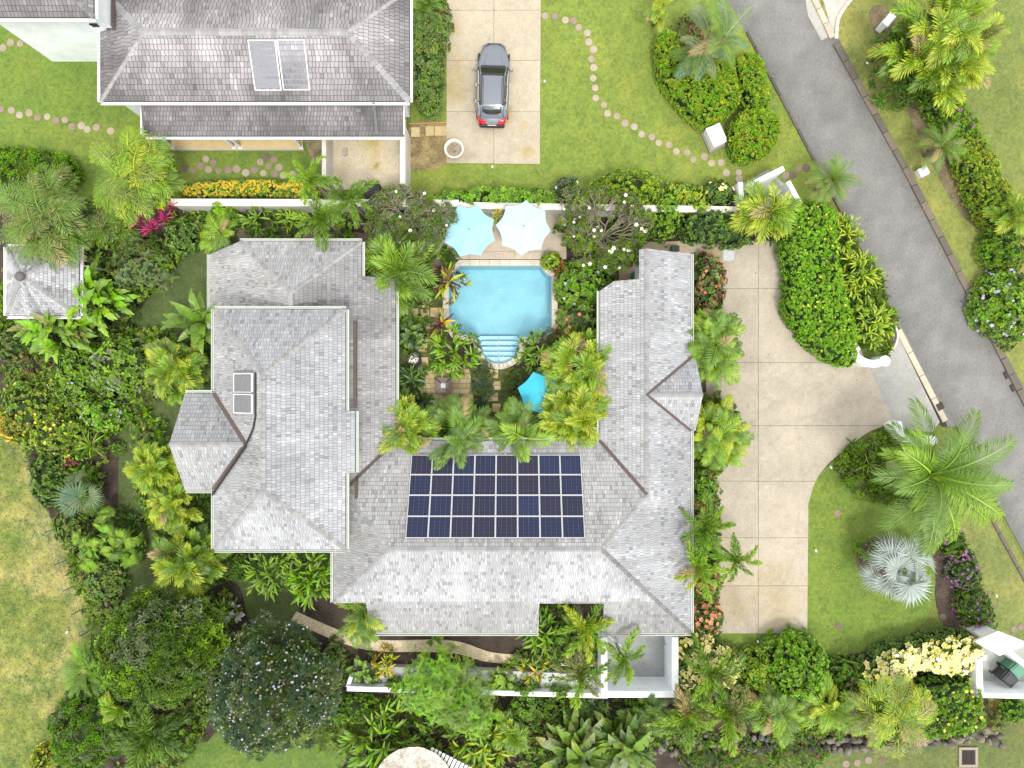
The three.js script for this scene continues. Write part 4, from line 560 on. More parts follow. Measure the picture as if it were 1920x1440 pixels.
{ const [x, z] = P(1003, 700, 0.6), t = thing('garden_chair', 'dark slatted chair half hidden by the turquoise umbrella', 'chair', x, z), w = tmat('wood', 0.2, 0.18, 0.17); t.rotation.y = 0.9; for (let i = 0; i < 5; i++) part(t, repeatName('slat', i), box(0.5, 0.02, 0.085, 0, 0.45, -0.2 + i * 0.1), w); for (let i = 0; i < 4; i++) part(t, repeatName('back_slat', i), box(0.1, 0.5, 0.02, -0.19 + i * 0.125, 0.72, 0.28), w); for (const a of [-1, 1]) for (const b of [-1, 1]) part(t, 'leg', box(0.04, 0.45, 0.04, a * 0.22, 0.225, b * 0.2), w); }
{ const [x, z] = P(779, 678, 0.4), t = thing('plant_pot', 'large dark round pot with white flowers under the villa eave', 'pot', x, z); part(t, 'pot', new THREE.LatheGeometry([[0.24, 0.4], [0.34, 0.62], [0.4, 0.62], [0.37, 0.4], [0.22, 0.0], [0, 0]].reverse().map((q) => new THREE.Vector2(...q)), 24), mat(0.035, 0.035, 0.045)); part(t, 'soil', new THREE.CircleGeometry(0.33, 20).rotateX(-Math.PI / 2).translate(0, 0.56, 0), MT.rubber); }
{ const [x, z] = P(851, 278, 0.6), t = thing('planter', 'round white concrete planter filled with bare soil at the drive corner', 'planter', x, z), pr = [[0.0, 0.32], [0.41, 0.34], [0.43, 0.5], [0.46, 0.6], [0.5, 0.62], [0.56, 0.6], [0.57, 0.54], [0.5, 0.3], [0.43, 0.0], [0, 0]].reverse().map((q) => new THREE.Vector2(...q)); part(t, 'pot', new THREE.LatheGeometry(pr, 36), MT.whiteOld); const s = new THREE.CircleGeometry(0.42, 24).rotateX(-Math.PI / 2); part(t, 'soil', s.translate(0, 0.4, 0), tmat('soil', 0.3, 0.25, 0.18, { bumpScale: 0.05 })); part(t, 'stump', cyl(0.05, 0.06, 0.1, 9, 0.02, 0.42, 0.12), MT.bark); }
{ const [x, z] = P(696, 354, 1.2), t = thing('water_tank', 'black ribbed water tank in the walled yard', 'water tank', x, z); part(t, 'tank', new THREE.LatheGeometry([[0.0, 1.22], [0.12, 1.22], [0.16, 1.16], [0.42, 1.08], [0.52, 1.0], [0.54, 0.9], [0.52, 0.82], [0.54, 0.7], [0.52, 0.6], [0.54, 0.45], [0.52, 0.3], [0.54, 0.1], [0.52, 0], [0, 0]].reverse().map((q) => new THREE.Vector2(...q)), 32), MT.black); for (let i = 0; i < 8; i++) part(t, repeatName('rib', i), rbox(0.3, 0.03, 0.05, 0.012, 0.3, 0, 0).rotateZ(-0.28).translate(0, 1.2, 0).rotateY(i * Math.PI / 4), MT.black); part(t, 'lid', cyl(0.15, 0.16, 0.06, 20, 0, 1.24, 0), mat(0.03, 0.03, 0.035)); }
{ const [x, z] = P(1342, 254, 0.7), t = thing('utility_cabinet', 'white utility cabinet on a concrete foot beside the clipped hedges', 'cabinet', x, z); t.rotation.y = 0.42; part(t, 'foot', box(1.0, 0.2, 1.25, 0, 0.1, 0.06), tmat('concrete', 0.25, 0.22, 0.19)); part(t, 'cabinet', rbox(0.82, 0.62, 1.12, 0.04, 0, 0.51, 0), MT.paint); part(t, 'lid', rbox(0.86, 0.06, 1.0, 0.02, 0, 0.84, -0.05), MT.paint); part(t, 'door', box(0.76, 0.5, 0.02, 0, 0.5, 0.565), MT.paint); }
{ const [x, z] = P(1732, 322, 0.4), t = thing('utility_box', 'small white utility box on the verge beyond the lane', 'utility box', x, z); t.rotation.y = 0.45; part(t, 'box', rbox(0.5, 0.4, 0.5, 0.03, 0, 0.2, 0), MT.paint); part(t, 'lid', rbox(0.56, 0.05, 0.46, 0.015, 0, 0.42, -0.04), MT.paint); }
{ const [x, z] = P(1664, 40, 0.8), t = thing('gate_pillar', 'white wall end standing in the long hedge at the top', 'wall', x, z); t.rotation.y = 0.9; part(t, 'wall', rbox(0.7, 0.8, 0.35, 0.03, 0.1, 0.4, 0), MT.white); part(t, 'coping', rbox(0.78, 0.08, 0.43, 0.02, 0.1, 0.84, 0), MT.white); }
{ const [x, z] = P(1366, 476, 0.05), t = thing('hatch_cover', 'pale grey hatch cover on the villa driveway', 'hatch', x, z); part(t, 'frame', rbox(0.76, 0.1, 0.86, 0.01, 0, 0.02, 0), tmat('concrete', 0.38, 0.38, 0.36)); part(t, 'plate', rbox(0.64, 0.04, 0.74, 0.008, 0, 0.078, 0), tmat('concrete', 0.5, 0.51, 0.51)); part(t, 'handle', box(0.14, 0.015, 0.03, 0, 0.104, 0.26), MT.steel); }
{ const [x, z] = P(1266, 466, 0.3), t = thing('meter_box', 'black box at the north end of the east wing', 'box', x, z); part(t, 'box', rbox(0.42, 0.34, 0.3, 0.03, 0, 0.17, 0), MT.black); part(t, 'lid', rbox(0.46, 0.04, 0.34, 0.01, 0, 0.36, 0), MT.black); }
{ const [x, z] = P(1195, 519, 1.0), t = thing('storage_bin', 'green tall bin behind the villa', 'bin', x, z), gm = mat(0.02, 0.19, 0.14, { roughness: 0.5 }); part(t, 'body', rbox(0.42, 0.95, 0.8, 0.04, 0, 0.5, 0.1), gm); part(t, 'lid', rbox(0.47, 0.07, 0.86, 0.03, 0, 1.0, 0.1), gm); part(t, 'handle', tube([V3(-0.18, 0.95, -0.36), V3(0, 0.97, -0.42), V3(0.18, 0.95, -0.36)], 0.018, 0.018), gm); }
{ const [x, z] = P(1816, 1420, 0.1), t = thing('drain_grate', 'dark square drain grate in a concrete frame on the bottom lawn', 'drain', x, z); part(t, 'frame', merge([rbox(1.1, 0.14, 0.16, 0.02, 0, 0.05, 0.5), rbox(1.1, 0.14, 0.16, 0.02, 0, 0.05, -0.5), rbox(0.16, 0.14, 0.84, 0.02, 0.47, 0.05, 0), rbox(0.16, 0.14, 0.84, 0.02, -0.47, 0.05, 0)]), tmat('concrete', 0.3, 0.26, 0.2)); for (let i = 0; i < 11; i++) part(t, repeatName('grate_bar', i), box(0.03, 0.05, 0.84, -0.35 + i * 0.07, 0.07, 0), tmat('wood', 0.07, 0.055, 0.05)); part(t, 'pit', box(0.78, 0.02, 0.84, 0, 0.02, 0), MT.black); }
for (const [i, [px, py, l]] of [[1889, 702, 'rusty drain grate at the far kerb, upper of the pair'], [1901, 726, 'rusty drain grate at the far kerb, lower of the pair'], [1762, 762, 'dark drain grate in the pale strip by the driveway apron']].entries()) { const [x, z] = P(px, py, 0.02), t = thing('road_drain', l, 'drain', x, z); t.rotation.y = 0.47; const m = tmat('wood', 0.08, 0.05, 0.04); part(t, 'plate', box(0.4, 0.05, 0.4, 0, 0.045, 0), MT.black); for (let k = 0; k < 5; k++) part(t, repeatName('grate_bar', k), box(0.4, 0.03, 0.045, 0, 0.078, -0.16 + k * 0.08), m); }
for (const [px, py, l] of [[1021, 152, 'tiny garden light on the lawn edge right of the car'], [923, 312, 'tiny garden light at the foot of the drive'], [1530, 1032, 'tiny garden light beside the villa driveway slabs'], [1421, 1203, 'tiny garden light below the villa driveway'], [1558, 876, 'tiny garden light on the curve of the driveway'], [1626, 118, 'small white light fitting on the verge beyond the lane'], [126, 1185, 'tiny white fitting in the dry field'], [1868, 1117, 'small white fitting beside the purple bushes']]) { const [x, z] = P(px, py, 0.25), t = thing('garden_light', l, 'garden light', x, z); part(t, 'stake', cyl(0.015, 0.01, 0.25, 8, 0, 0.1, 0), mat(0.05, 0.2, 0.2)); part(t, 'head', cyl(0.05, 0.065, 0.12, 12).rotateX(0.7).translate(0, 0.27, 0.02), MT.paint); }
// wheelie bins
function wheelie(label, px, py, turn, tilt, col) {
  const [x, z] = P(px, py, 0.6), t = thing('wheelie_bin', label, 'bin', x, z), m = mat(...col, { roughness: 0.5 }), b = new THREE.CylinderGeometry(0.42, 0.33, 0.95, 4, 1).rotateY(Math.PI / 4); b.scale(1, 1, 1.15); b.translate(0, 0.52, 0);
  t.rotation.set(0, turn, 0); part(t, 'body', b.index ? b.toNonIndexed() : b, m).geometry.computeVertexNormals(); part(t, 'lid', merge([rbox(0.64, 0.07, 0.74, 0.03, 0, 1.03, 0.0), rbox(0.5, 0.05, 0.5, 0.02, 0, 1.075, -0.04)]), m); part(t, 'handle', tube([V3(-0.24, 0.98, -0.37), V3(-0.22, 1.0, -0.48), V3(0.22, 1.0, -0.48), V3(0.24, 0.98, -0.37)], 0.02, 0.02, 8), m); for (const s of [-1, 1]) part(t, 'wheel', cyl(0.11, 0.11, 0.06, 18).rotateZ(Math.PI / 2).translate(s * 0.3, 0.11, -0.34), MT.rubber);
  return t;
}
wheelie('dark grey wheelie bin in the bin shelter', 1884, 1268, 0.75, 0, [0.035, 0.038, 0.045]); wheelie('green wheelie bin in the bin shelter', 1899, 1252, 0.72, 0, [0.1, 0.26, 0.17]);
// ---------------------------------------------------------------- solar panels and roof collectors
reseed('solar');
{
  const arr = thing('solar_array', 'array of dark blue solar panels on the villa roof slope facing the court', 'solar panels'), S = 0.544, Y = (z) => 5.6 - S * (8.2 - z) + 0.16, zt = P(0, 1009, 5.35)[1], zb = P(0, 853, 3.4)[1];
  const zAt = (py) => { let z = 5; for (let i = 0; i < 20; i++) z = P(0, py, Y(z))[1]; return z; }, xs = (py, px) => P(px, 0, Y(zAt(py)))[0];
  const z0 = zAt(1009), z1 = zAt(853), X0 = xs(930, 766), X1 = xs(930, 1093), nx = 8, nz = 4, cw = (X1 - X0) / nx, ang = Math.atan(S), len = (z0 - z1) / Math.cos(ang) / nz;
  const frame = mat(0.62, 0.62, 0.63, { metalness: 0.3, roughness: 0.4 }), rnds = [[0.008, 0.014, 0.052], [0.01, 0.018, 0.066], [0.011, 0.013, 0.04], [0.014, 0.014, 0.04]].map((c) => new THREE.MeshPhysicalMaterial({ color: lin(...c), roughness: 0.3, specularIntensity: 0.6 })), bus = mat(0.07, 0.075, 0.1, { roughness: 0.5 });
  const inner = { f: merge([box(cw - 0.012, 0.045, 0.028, 0, 0, len / 2 - 0.02), box(cw - 0.012, 0.045, 0.028, 0, 0, -len / 2 + 0.02), box(0.028, 0.045, len - 0.068, cw / 2 - 0.02, 0, 0), box(0.028, 0.045, len - 0.068, -cw / 2 + 0.02, 0, 0)]), c: box((cw - 0.068) / 4 - 0.012, 0.02, len - 0.072, 0, 0.004, 0), back: box(cw - 0.068, 0.012, len - 0.07, 0, -0.01, 0) };
  const lines = merge([-1.5, -0.5, 0.5, 1.5].map((i) => box((cw - 0.068) / 4 - 0.014, 0.002, 0.006, 0, 0.0155, i * len / 6)).concat([-1, 1].map((i) => box(0.004, 0.002, len - 0.08, i * 0.033, 0.0158, 0))));
  let n = 0; for (let j = 0; j < nz; j++) for (let i = 0; i < nx; i++) {
    const z = z1 + (j + 0.5) / nz * (z0 - z1), x = X0 + (i + 0.5) * cw, p = part(arr, repeatName('solar_panel', n++), inner.f, frame); p.position.set(x, Y(z), z); p.rotation.x = -ang; const m = pick(rnds);
    part(p, 'backing', inner.back, mat(0.27, 0.27, 0.29)); for (let q = 0; q < 4; q++) { const c = part(p, repeatName('cell_strip', q), inner.c, m); c.position.x = (q - 1.5) * (cw - 0.068) / 4; }
    const gl = [0, 1, 2, 3].map((q) => lines.clone().translate((q - 1.5) * (cw - 0.068) / 4, 0, 0)); part(p, 'grid_lines', merge(gl), bus, 'stuff');
  }
  part(arr, 'rail', merge([0, 1, 2, 3].map((j) => { const z = z1 + (j + 0.5) / nz * (z0 - z1); return bar(V3(X0, Y(z) - 0.05, z), V3(X1, Y(z) - 0.05, z), 0.05, 0.05); })), MT.steel); settle(arr, (X0 + X1) / 2, (z0 + z1) / 2);
}
function collector(label, x, y, z, w, l, pitchAxis, ang, group) {
  const t = thing('solar_collector', label, 'solar water heater', x, z, group, y); const r = pitchAxis === 'x' ? [ang, 0, 0] : [0, 0, ang]; t.rotation.set(...r);
  const fr = mat(0.72, 0.72, 0.7, { roughness: 0.5 }); part(t, 'frame', merge([box(w, 0.09, 0.05, 0, 0, l / 2 - 0.025), box(w, 0.09, 0.05, 0, 0, -l / 2 + 0.025), box(0.05, 0.09, l - 0.1, w / 2 - 0.025, 0, 0), box(0.05, 0.09, l - 0.1, -w / 2 + 0.025, 0, 0)]), fr);
  part(t, 'absorber', box(w - 0.1, 0.03, l - 0.1, 0, 0.005, 0), mat(0.27, 0.27, 0.29, { roughness: 0.6 })); const n = Math.round((w - 0.1) / 0.11); part(t, 'riser_tubes', merge(Array.from({ length: n }, (_, i) => box(0.016, 0.012, l - 0.11, -(w - 0.1) / 2 + (i + 0.5) * (w - 0.1) / n, 0.026, 0))), mat(0.25, 0.28, 0.32), 'stuff'); part(t, 'glass', box(w - 0.1, 0.006, l - 0.1, 0, 0.042, 0), new THREE.MeshPhysicalMaterial({ color: lin(0.95, 0.95, 0.96), transmission: 1, thickness: 0, roughness: 0.12 })); part(t, 'header_pipe', tube([V3(-w / 2 - 0.05, 0.03, -l / 2 - 0.05), V3(w / 2 + 0.05, 0.03, -l / 2 - 0.05)], 0.03, 0.03), MT.capDark);
  return t;
}
{ // on the villa's upper roof and on the neighbouring house
  const U = 0.724, yA = (x) => 7.96 - U * (-11.51 - x) + 0.14, x = P(456, 0, yA(-12.7))[0], zc1 = P(0, 718, yA(x))[1], zc2 = P(0, 757, yA(x))[1], an = Math.atan(U), w = M(48, yA(x)) / Math.cos(an);
  collector('pale solar water heater on the villa roof, upper of the two', x, yA(x), zc1, w, M(37, yA(x)), 'z', an); collector('pale solar water heater on the villa roof, lower of the two', x, yA(x), zc2, w, M(37, yA(x)), 'z', an);
  const S = 0.458, zz = -16.2, yB = 4.76 - S * (zz + 17.89) + 0.13, a2 = Math.atan(S);
  collector('grey solar water heater on the neighbouring roof, left of the two', P(497, 0, yB)[0], yB, P(0, 123, yB)[1], M(51, yB), M(79, yB) / Math.cos(a2), 'x', a2); collector('grey solar water heater on the neighbouring roof, right of the two', P(551, 0, yB)[0], yB, P(0, 122, yB)[1], M(51, yB), M(79, yB) / Math.cos(a2), 'x', a2);
}
// ---------------------------------------------------------------- the parked car (nose to the north)
reseed('car');
{
  const [x, z] = P(924.5, 156, 0.9), car = thing('parked_car', 'silver grey hatchback SUV parked on the pale concrete drive', 'car', x, z); car.rotation.y = -0.03;
  const paint = new THREE.MeshPhysicalMaterial({ color: lin(0.175, 0.19, 0.225), metalness: 0.45, roughness: 0.34, clearcoat: 1, clearcoatRoughness: 0.05 }), trim = mat(0.02, 0.021, 0.023, { roughness: 0.55 }), glass = mat(0.012, 0.016, 0.016, { roughness: 0.04 }), rearG = mat(0.1, 0.13, 0.125, { roughness: 0.25 }), chrome = mat(0.7, 0.7, 0.7, { metalness: 1, roughness: 0.2 }), red = mat(0.5, 0.012, 0.02, { roughness: 0.15 });
  const L = 4.62, N = 44, K = 12, zc = (i) => -L / 2 + L * i / N;                       // -z is the nose
  const halfW = (t) => { const e = t < 0.5 ? Math.pow(Math.abs(1 - t / 0.5), 5) : Math.pow((t - 0.5) / 0.5, 4.2); return 0.945 * Math.pow(1 - e * (t < 0.5 ? 0.5 : 0.3), 0.75); };
  const belt = (t) => t < 0.1 ? lerp(0.72, 0.93, Math.sin(t / 0.1 * Math.PI / 2)) : t < 0.36 ? lerp(0.93, 1.05, (t - 0.1) / 0.26) : t < 0.9 ? 1.05 + 0.06 * Math.sin((t - 0.36) / 0.54 * Math.PI * 0.7) : lerp(1.1, 0.86, Math.pow((t - 0.9) / 0.1, 1.6));
  const body = new GB(), prof = (t) => { const w = halfW(t), b = belt(t), c = t < 0.04 || t > 0.97 ? 0.42 : 0.3; return [[w * 0.9, c], [w * 0.97, 0.42], [w, 0.62], [w * 0.985, 0.8], [w * 0.95, b - 0.09], [w * 0.9, b - 0.025], [w * 0.8, b], [w * 0.62, b + 0.022], [w * 0.56, b + 0.012], [w * 0.3, b + 0.03], [0, b + 0.036]]; };
  const P3 = (i, k, s) => { const q = prof(i / N)[k]; const t = i / N, e = q[0] / 0.9; return [q[0] * s, q[1], zc(i) + e * e * e * e * (t < 0.3 ? 0.42 * (1 - t / 0.3) : 0) + e * e * (t < 0.3 ? 0.22 * (1 - t / 0.3) : t > 0.8 ? -0.14 * (t - 0.8) / 0.2 : 0)]; };
  for (const s of [-1, 1]) for (let i = 0; i < N; i++) for (let k = 0; k < 10; k++) { const a = P3(i, k, s), b = P3(i + 1, k, s), c = P3(i + 1, k + 1, s), d = P3(i, k + 1, s); s > 0 ? body.quad(a, d, c, b, [1, 1, 1]) : body.quad(a, b, c, d, [1, 1, 1]); }
  for (const i of [0, N]) { const pr = prof(i / N); for (const s of [-1, 1]) for (let k = 0; k < 10; k++) { const a = P3(i, k, s), b = P3(i, k + 1, s), m0 = [0, pr[k][1], zc(i)], m1 = [0, pr[k + 1][1], zc(i)]; body.quad(a, b, m1, m0, [1, 1, 1]); } }
  const weld = (gb) => { const g = gb.geo(); g.deleteAttribute('normal'); g.deleteAttribute('color'); g.deleteAttribute('uv'); return smoothNormals(g); };
  part(car, 'body', weld(body), paint);
  // cabin: roof skin, pillars and panes follow one set of cross sections
  const st = [[0.315, 1.08, 0.76, 0.93], [0.36, 1.2, 0.74, 0.91], [0.42, 1.44, 0.69, 0.89], [0.47, 1.555, 0.665, 0.885], [0.55, 1.61, 0.655, 0.88], [0.65, 1.625, 0.645, 0.875], [0.75, 1.6, 0.635, 0.87], [0.82, 1.555, 0.62, 0.86], [0.87, 1.47, 0.6, 0.84], [0.915, 1.28, 0.6, 0.82], [0.95, 1.1, 0.64, 0.78]];
  const zz = (t) => -L / 2 + L * t, cab = (i) => { const [t, h, w, bw] = st[i], b = Math.min(belt(t) + 0.02, h - 0.01); return { z: zz(t), h, w, bw: bw * halfW(t) * 0.98, b }; };
  const roof = new GB(), side = new GB(), ws = new GB(), rg = new GB(), ring = (i) => { const c = cab(i); return [[-c.w, c.h - 0.035, c.z], [-c.w * 0.8, c.h - 0.006, c.z], [-c.w * 0.4, c.h + 0.012, c.z], [0, c.h + 0.018, c.z], [c.w * 0.4, c.h + 0.012, c.z], [c.w * 0.8, c.h - 0.006, c.z], [c.w, c.h - 0.035, c.z]]; };
  for (let i = 0; i + 1 < st.length; i++) { const a = ring(i), b = ring(i + 1), tgt = i < 3 ? ws : i >= 7 && i < 10 ? rg : roof; for (let k = 0; k < 6; k++) tgt.quad(a[k], b[k], b[k + 1], a[k + 1], [1, 1, 1]); const ca = cab(i), cb = cab(i + 1); for (const s of [-1, 1]) { const p = [s * ca.w, ca.h - 0.035, ca.z], q = [s * cb.w, cb.h - 0.035, cb.z], r = [s * cb.bw, cb.b, cb.z], u = [s * ca.bw, ca.b, ca.z]; side.quad(p, q, r, u, [1, 1, 1]); } }
  part(car, 'roof', weld(roof), paint); part(car, 'windscreen', weld(ws), glass); part(car, 'tailgate', weld(rg), paint);
  { const g = new GB(); const f = (u, v) => { const ti = lerp(7.35, 9.0, v), i = Math.floor(ti), w = ti - i, a = cab(i), b = cab(Math.min(i + 1, 10)), W = lerp(a.w, b.w, w) * (0.9 - 0.12 * Math.pow(Math.abs(v - 0.4) * 1.6, 3)), round = 1 - 0.1 * Math.pow(u, 4); return [W * u, lerp(a.h, b.h, w) + 0.035 - 0.03 * u * u, lerp(a.z, b.z, w) * 1.0 + 0.012 - 0.05 * u * u * (v > 0.8 ? 1 : 0)]; }; for (let i = 0; i < 12; i++) for (let j = 0; j < 8; j++) { const U = (k) => -1 + k / 6, Vv = (k) => k / 8; g.quad(f(U(i), Vv(j)), f(U(i), Vv(j + 1)), f(U(i + 1), Vv(j + 1)), f(U(i + 1), Vv(j)), [1, 1, 1]); } const fr = part(car, 'rear_window_frame', weld(g), trim); const g2 = weld(g).scale(0.84, 1, 0.8); g2.translate(0, 0.012, zz(0.865) * 0.2); part(car, 'rear_window', g2, rearG); }
  part(car, 'side_glass', weld(side), glass);
  for (const s of [-1, 1]) {
    const pil = []; for (const [i0, th] of [[0, 0.05], [2, 0.045]]) { const a = cab(i0), b = cab(i0 + (i0 ? 1 : 2)); pil.push(bar(V3(s * (a.w + 0.005), a.h - 0.01, a.z), V3(s * (b.w + 0.005), b.h - 0.01, b.z), 0.075, 0.05)); } for (const i of [4, 6]) { const a = cab(i); pil.push(bar(V3(s * (a.w + 0.012), a.h - 0.05, a.z), V3(s * (a.bw + 0.008), a.b, a.z + 0.03), 0.07, 0.03)); } { const a = cab(7), b = cab(9); pil.push(bar(V3(s * (a.w + 0.012), a.h - 0.04, a.z), V3(s * (b.bw + 0.004), b.b + 0.05, b.z), 0.22, 0.03)); }
    part(car, 'pillars', merge(pil), paint); const belt2 = []; for (let i = 1; i < 9; i++) { const a = cab(i), b = cab(i + 1); belt2.push(bar(V3(s * (a.bw + 0.005), a.b + 0.012, a.z), V3(s * (b.bw + 0.005), b.b + 0.012, b.z), 0.03, 0.025)); } part(car, 'window_trim', merge(belt2), chrome);
    part(car, 'roof_rail', tube([0, 1, 2, 3, 4, 5].map((k) => { const c = cab(3 + Math.min(k, 4)), z = lerp(zz(0.45), zz(0.83), k / 5), h = 1.61 - Math.pow((k - 2.2) / 3, 2) * 0.05; return V3(s * 0.6, h + (k % 5 ? 0.035 : -0.01), z); }), 0.02, 0.02, 8), trim);
    part(car, 'roof_groove', tube([V3(s * 0.52, 1.6, zz(0.5)), V3(s * 0.51, 1.632, zz(0.65)), V3(s * 0.5, 1.58, zz(0.82))], 0.012, 0.012), trim);
    const mir = part(car, 'wing_mirror', rbox(0.2, 0.14, 0.12, 0.045, s * 1.02, 1.05, zz(0.355)), paint); part(mir, 'mirror_foot', box(0.16, 0.04, 0.05, s * 0.9, 1.02, zz(0.352)), trim);
    for (const t of [0.52, 0.72]) part(car, 'door_handle', rbox(0.05, 0.035, 0.2, 0.015, s * (halfW(t) + 0.005), 0.86, zz(t)), chrome);
    for (const t of [0.185, 0.8]) { const w = part(car, 'wheel', new THREE.CylinderGeometry(0.355, 0.355, 0.25, 28).rotateZ(Math.PI / 2).translate(s * 0.76, 0.355, zz(t)), MT.rubber); part(w, 'rim', merge([cyl(0.25, 0.25, 0.02, 20).rotateZ(Math.PI / 2).translate(s * 0.885, 0.355, zz(t)), ...[0, 1, 2, 3, 4].map((k) => box(0.02, 0.2, 0.06, 0, 0.12, 0).rotateX(k * 1.2566).translate(s * 0.895, 0.355, zz(t)))]), chrome); part(car, 'wheel_arch', new THREE.TorusGeometry(0.4, 0.045, 8, 20, Math.PI).rotateY(Math.PI / 2).translate(s * 0.86, 0.36, zz(t)), trim); }
    const tl = new GB(); const tp = (u, v) => { const zf = lerp(L / 2 - 0.32, L / 2 - 0.02, Math.sin(u * Math.PI / 2)), xx = lerp(0.88, 0.36, u * u), t = (zf + L / 2) / L; return [s * Math.min(xx, halfW(t) * 0.965), lerp(0.88, 0.98, v) + 0.03 * (1 - u) + (v > 0.5 ? 0.03 : 0), zf + (v > 0.5 ? -0.09 : 0.035)]; }; for (let k = 0; k < 8; k++) { tl.quad(tp(k / 8, 0), tp((k + 1) / 8, 0), tp((k + 1) / 8, 1), tp(k / 8, 1), [1, 1, 1]); const a = tp(k / 8, 1), b = tp((k + 1) / 8, 1); tl.quad(a, b, [b[0] * 0.93, b[1] + 0.02, b[2] - 0.05], [a[0] * 0.93, a[1] + 0.02, a[2] - 0.05], [1, 1, 1]); } part(car, 'tail_lamp', tl.geo(), new THREE.MeshStandardMaterial({ color: red.color, roughness: 0.15, side: THREE.DoubleSide }));
    part(car, 'headlamp', rbox(0.3, 0.11, 0.2, 0.04, s * 0.5, 0.7, -L / 2 + 0.14, s * -0.5), mat(0.2, 0.22, 0.24, { roughness: 0.1 }));
    part(car, 'bonnet_crease', tube([V3(s * 0.36, 0.93, -L / 2 + 0.42), V3(s * 0.47, 1.02, zz(0.22)), V3(s * 0.56, 1.082, zz(0.31))], 0.008, 0.008), paint);
  }
  part(car, 'grille', rbox(0.8, 0.24, 0.08, 0.03, 0, 0.62, -L / 2 + 0.01), trim); part(car, 'front_bumper', rbox(0.9, 0.16, 0.1, 0.04, 0, 0.42, -L / 2 + 0.08), trim); part(car, 'rear_bumper', rbox(1.44, 0.34, 0.22, 0.1, 0, 0.55, L / 2 - 0.05), trim); part(car, 'cowl', box(1.36, 0.02, 0.14, 0, 1.075, zz(0.315)), trim); for (const s of [-1, 1]) part(car, 'wiper', bar(V3(s * 0.1, 1.1, zz(0.322)), V3(s * 0.1 + 0.5, 1.12, zz(0.335)), 0.02, 0.02), trim);
  part(car, 'rear_view_mirror', rbox(0.22, 0.06, 0.05, 0.02, 0, 1.38, zz(0.43)), trim); part(car, 'emblem', cyl(0.045, 0.045, 0.02, 20).rotateX(1.2).translate(0, 0.95, L / 2 - 0.03), chrome); part(car, 'number_plate', box(0.5, 0.12, 0.02, 0, 0.78, L / 2 + 0.02), mat(0.7, 0.7, 0.65));
}
function smoothNormals(g) { const p = g.attributes.position, m = new Map(), n = p.count, key = (i) => Math.round(p.getX(i) * 500) + ',' + Math.round(p.getY(i) * 500) + ',' + Math.round(p.getZ(i) * 500), idx = [], pos = []; for (let i = 0; i < n; i++) { const k = key(i); if (!m.has(k)) { m.set(k, pos.length / 3); pos.push(p.getX(i), p.getY(i), p.getZ(i)); } idx.push(m.get(k)); } const r = new THREE.BufferGeometry(); r.setAttribute('position', new THREE.Float32BufferAttribute(pos, 3)); const f = []; for (let i = 0; i < idx.length; i += 3) if (idx[i] !== idx[i + 1] && idx[i + 1] !== idx[i + 2] && idx[i] !== idx[i + 2]) f.push(idx[i], idx[i + 1], idx[i + 2]); r.setIndex(f); r.computeVertexNormals(); return r; }
// ---------------------------------------------------------------- rock wall
reseed('rocks');
{
  const w = thing('rock_wall', 'rough wall of grey rocks above the bottom lawn', 'rock wall'), ms = [tmat('concrete', 0.14, 0.125, 0.1), tmat('concrete', 0.19, 0.175, 0.15), tmat('concrete', 0.1, 0.09, 0.075), tmat('concrete', 0.2, 0.17, 0.13)], vs = [];
  for (let k = 0; k < 6; k++) { const g = new THREE.IcosahedronGeometry(0.5, 1), p = g.attributes.position; for (let i = 0; i < p.count; i++) { const x = p.getX(i), y = p.getY(i), z = p.getZ(i), s = 0.75 + 0.5 * vnoise(x * 2.2 + k * 9 + 5, z * 2.2 + y * 3.1 + 5); p.setXYZ(i, x * s, y * s * 0.8, z * s); } g.computeVertexNormals(); vs.push(g); }
  const line = smoothOpen(G([1215, 1398, 1290, 1392, 1380, 1388, 1460, 1390, 1540, 1392, 1600, 1393, 1700, 1386, 1780, 1378, 1830, 1370, 1870, 1383]), 8); let k = 0;
  for (let i = 0; i < line.length; i++) for (let r = 0; r < 2; r++) { const s = R(0.24, 0.5), m = part(w, repeatName('stone', k++), pick(vs), pick(ms)); m.position.set(line[i][0] + R(-0.2, 0.2), R(0.1, 0.3), line[i][1] + (r - 0.5) * 0.5 + R(-0.15, 0.15)); m.scale.set(s * R(0.8, 1.3), s, s * R(0.8, 1.2)); m.rotation.set(R(0, 6), R(0, 6), R(0, 6)); }
  const p = P(1540, 1390); settle(w, p[0], p[1]);
}
// ================================================================ vegetation
const COL = { yel: [0.32, 0.4, 0.02], lime: [0.19, 0.33, 0.016], bright: [0.145, 0.345, 0.006], green: [0.118, 0.225, 0.02], mid: [0.1, 0.182, 0.024], dark: [0.07, 0.138, 0.024], deep: [0.03, 0.068, 0.02], olive: [0.165, 0.195, 0.05], grey: [0.17, 0.23, 0.11], gold: [0.5, 0.36, 0.02], bluish: [0.105, 0.19, 0.1], silver: [0.36, 0.42, 0.39], straw: [0.34, 0.26, 0.12], rust: [0.2, 0.11, 0.035], pink: [0.5, 0.016, 0.19], maroon: [0.09, 0.02, 0.022], white: [0.8, 0.8, 0.76], cream: [0.76, 0.73, 0.36], coral: [0.6, 0.17, 0.1], red: [0.5, 0.06, 0.02], violet: [0.32, 0.08, 0.4], lilac: [0.42, 0.42, 0.66], lemon: [0.62, 0.55, 0.06], dusty: [0.27, 0.235, 0.17], peach: [0.62, 0.3, 0.19], butter: [0.72, 0.68, 0.16] };
const leafM = {};
function leafMat(c, rough = 0.5) { const k = c + rough; return leafM[k] ??= new THREE.MeshStandardMaterial({ color: lin(...COL[c]), roughness: rough, vertexColors: true, side: THREE.DoubleSide }); }
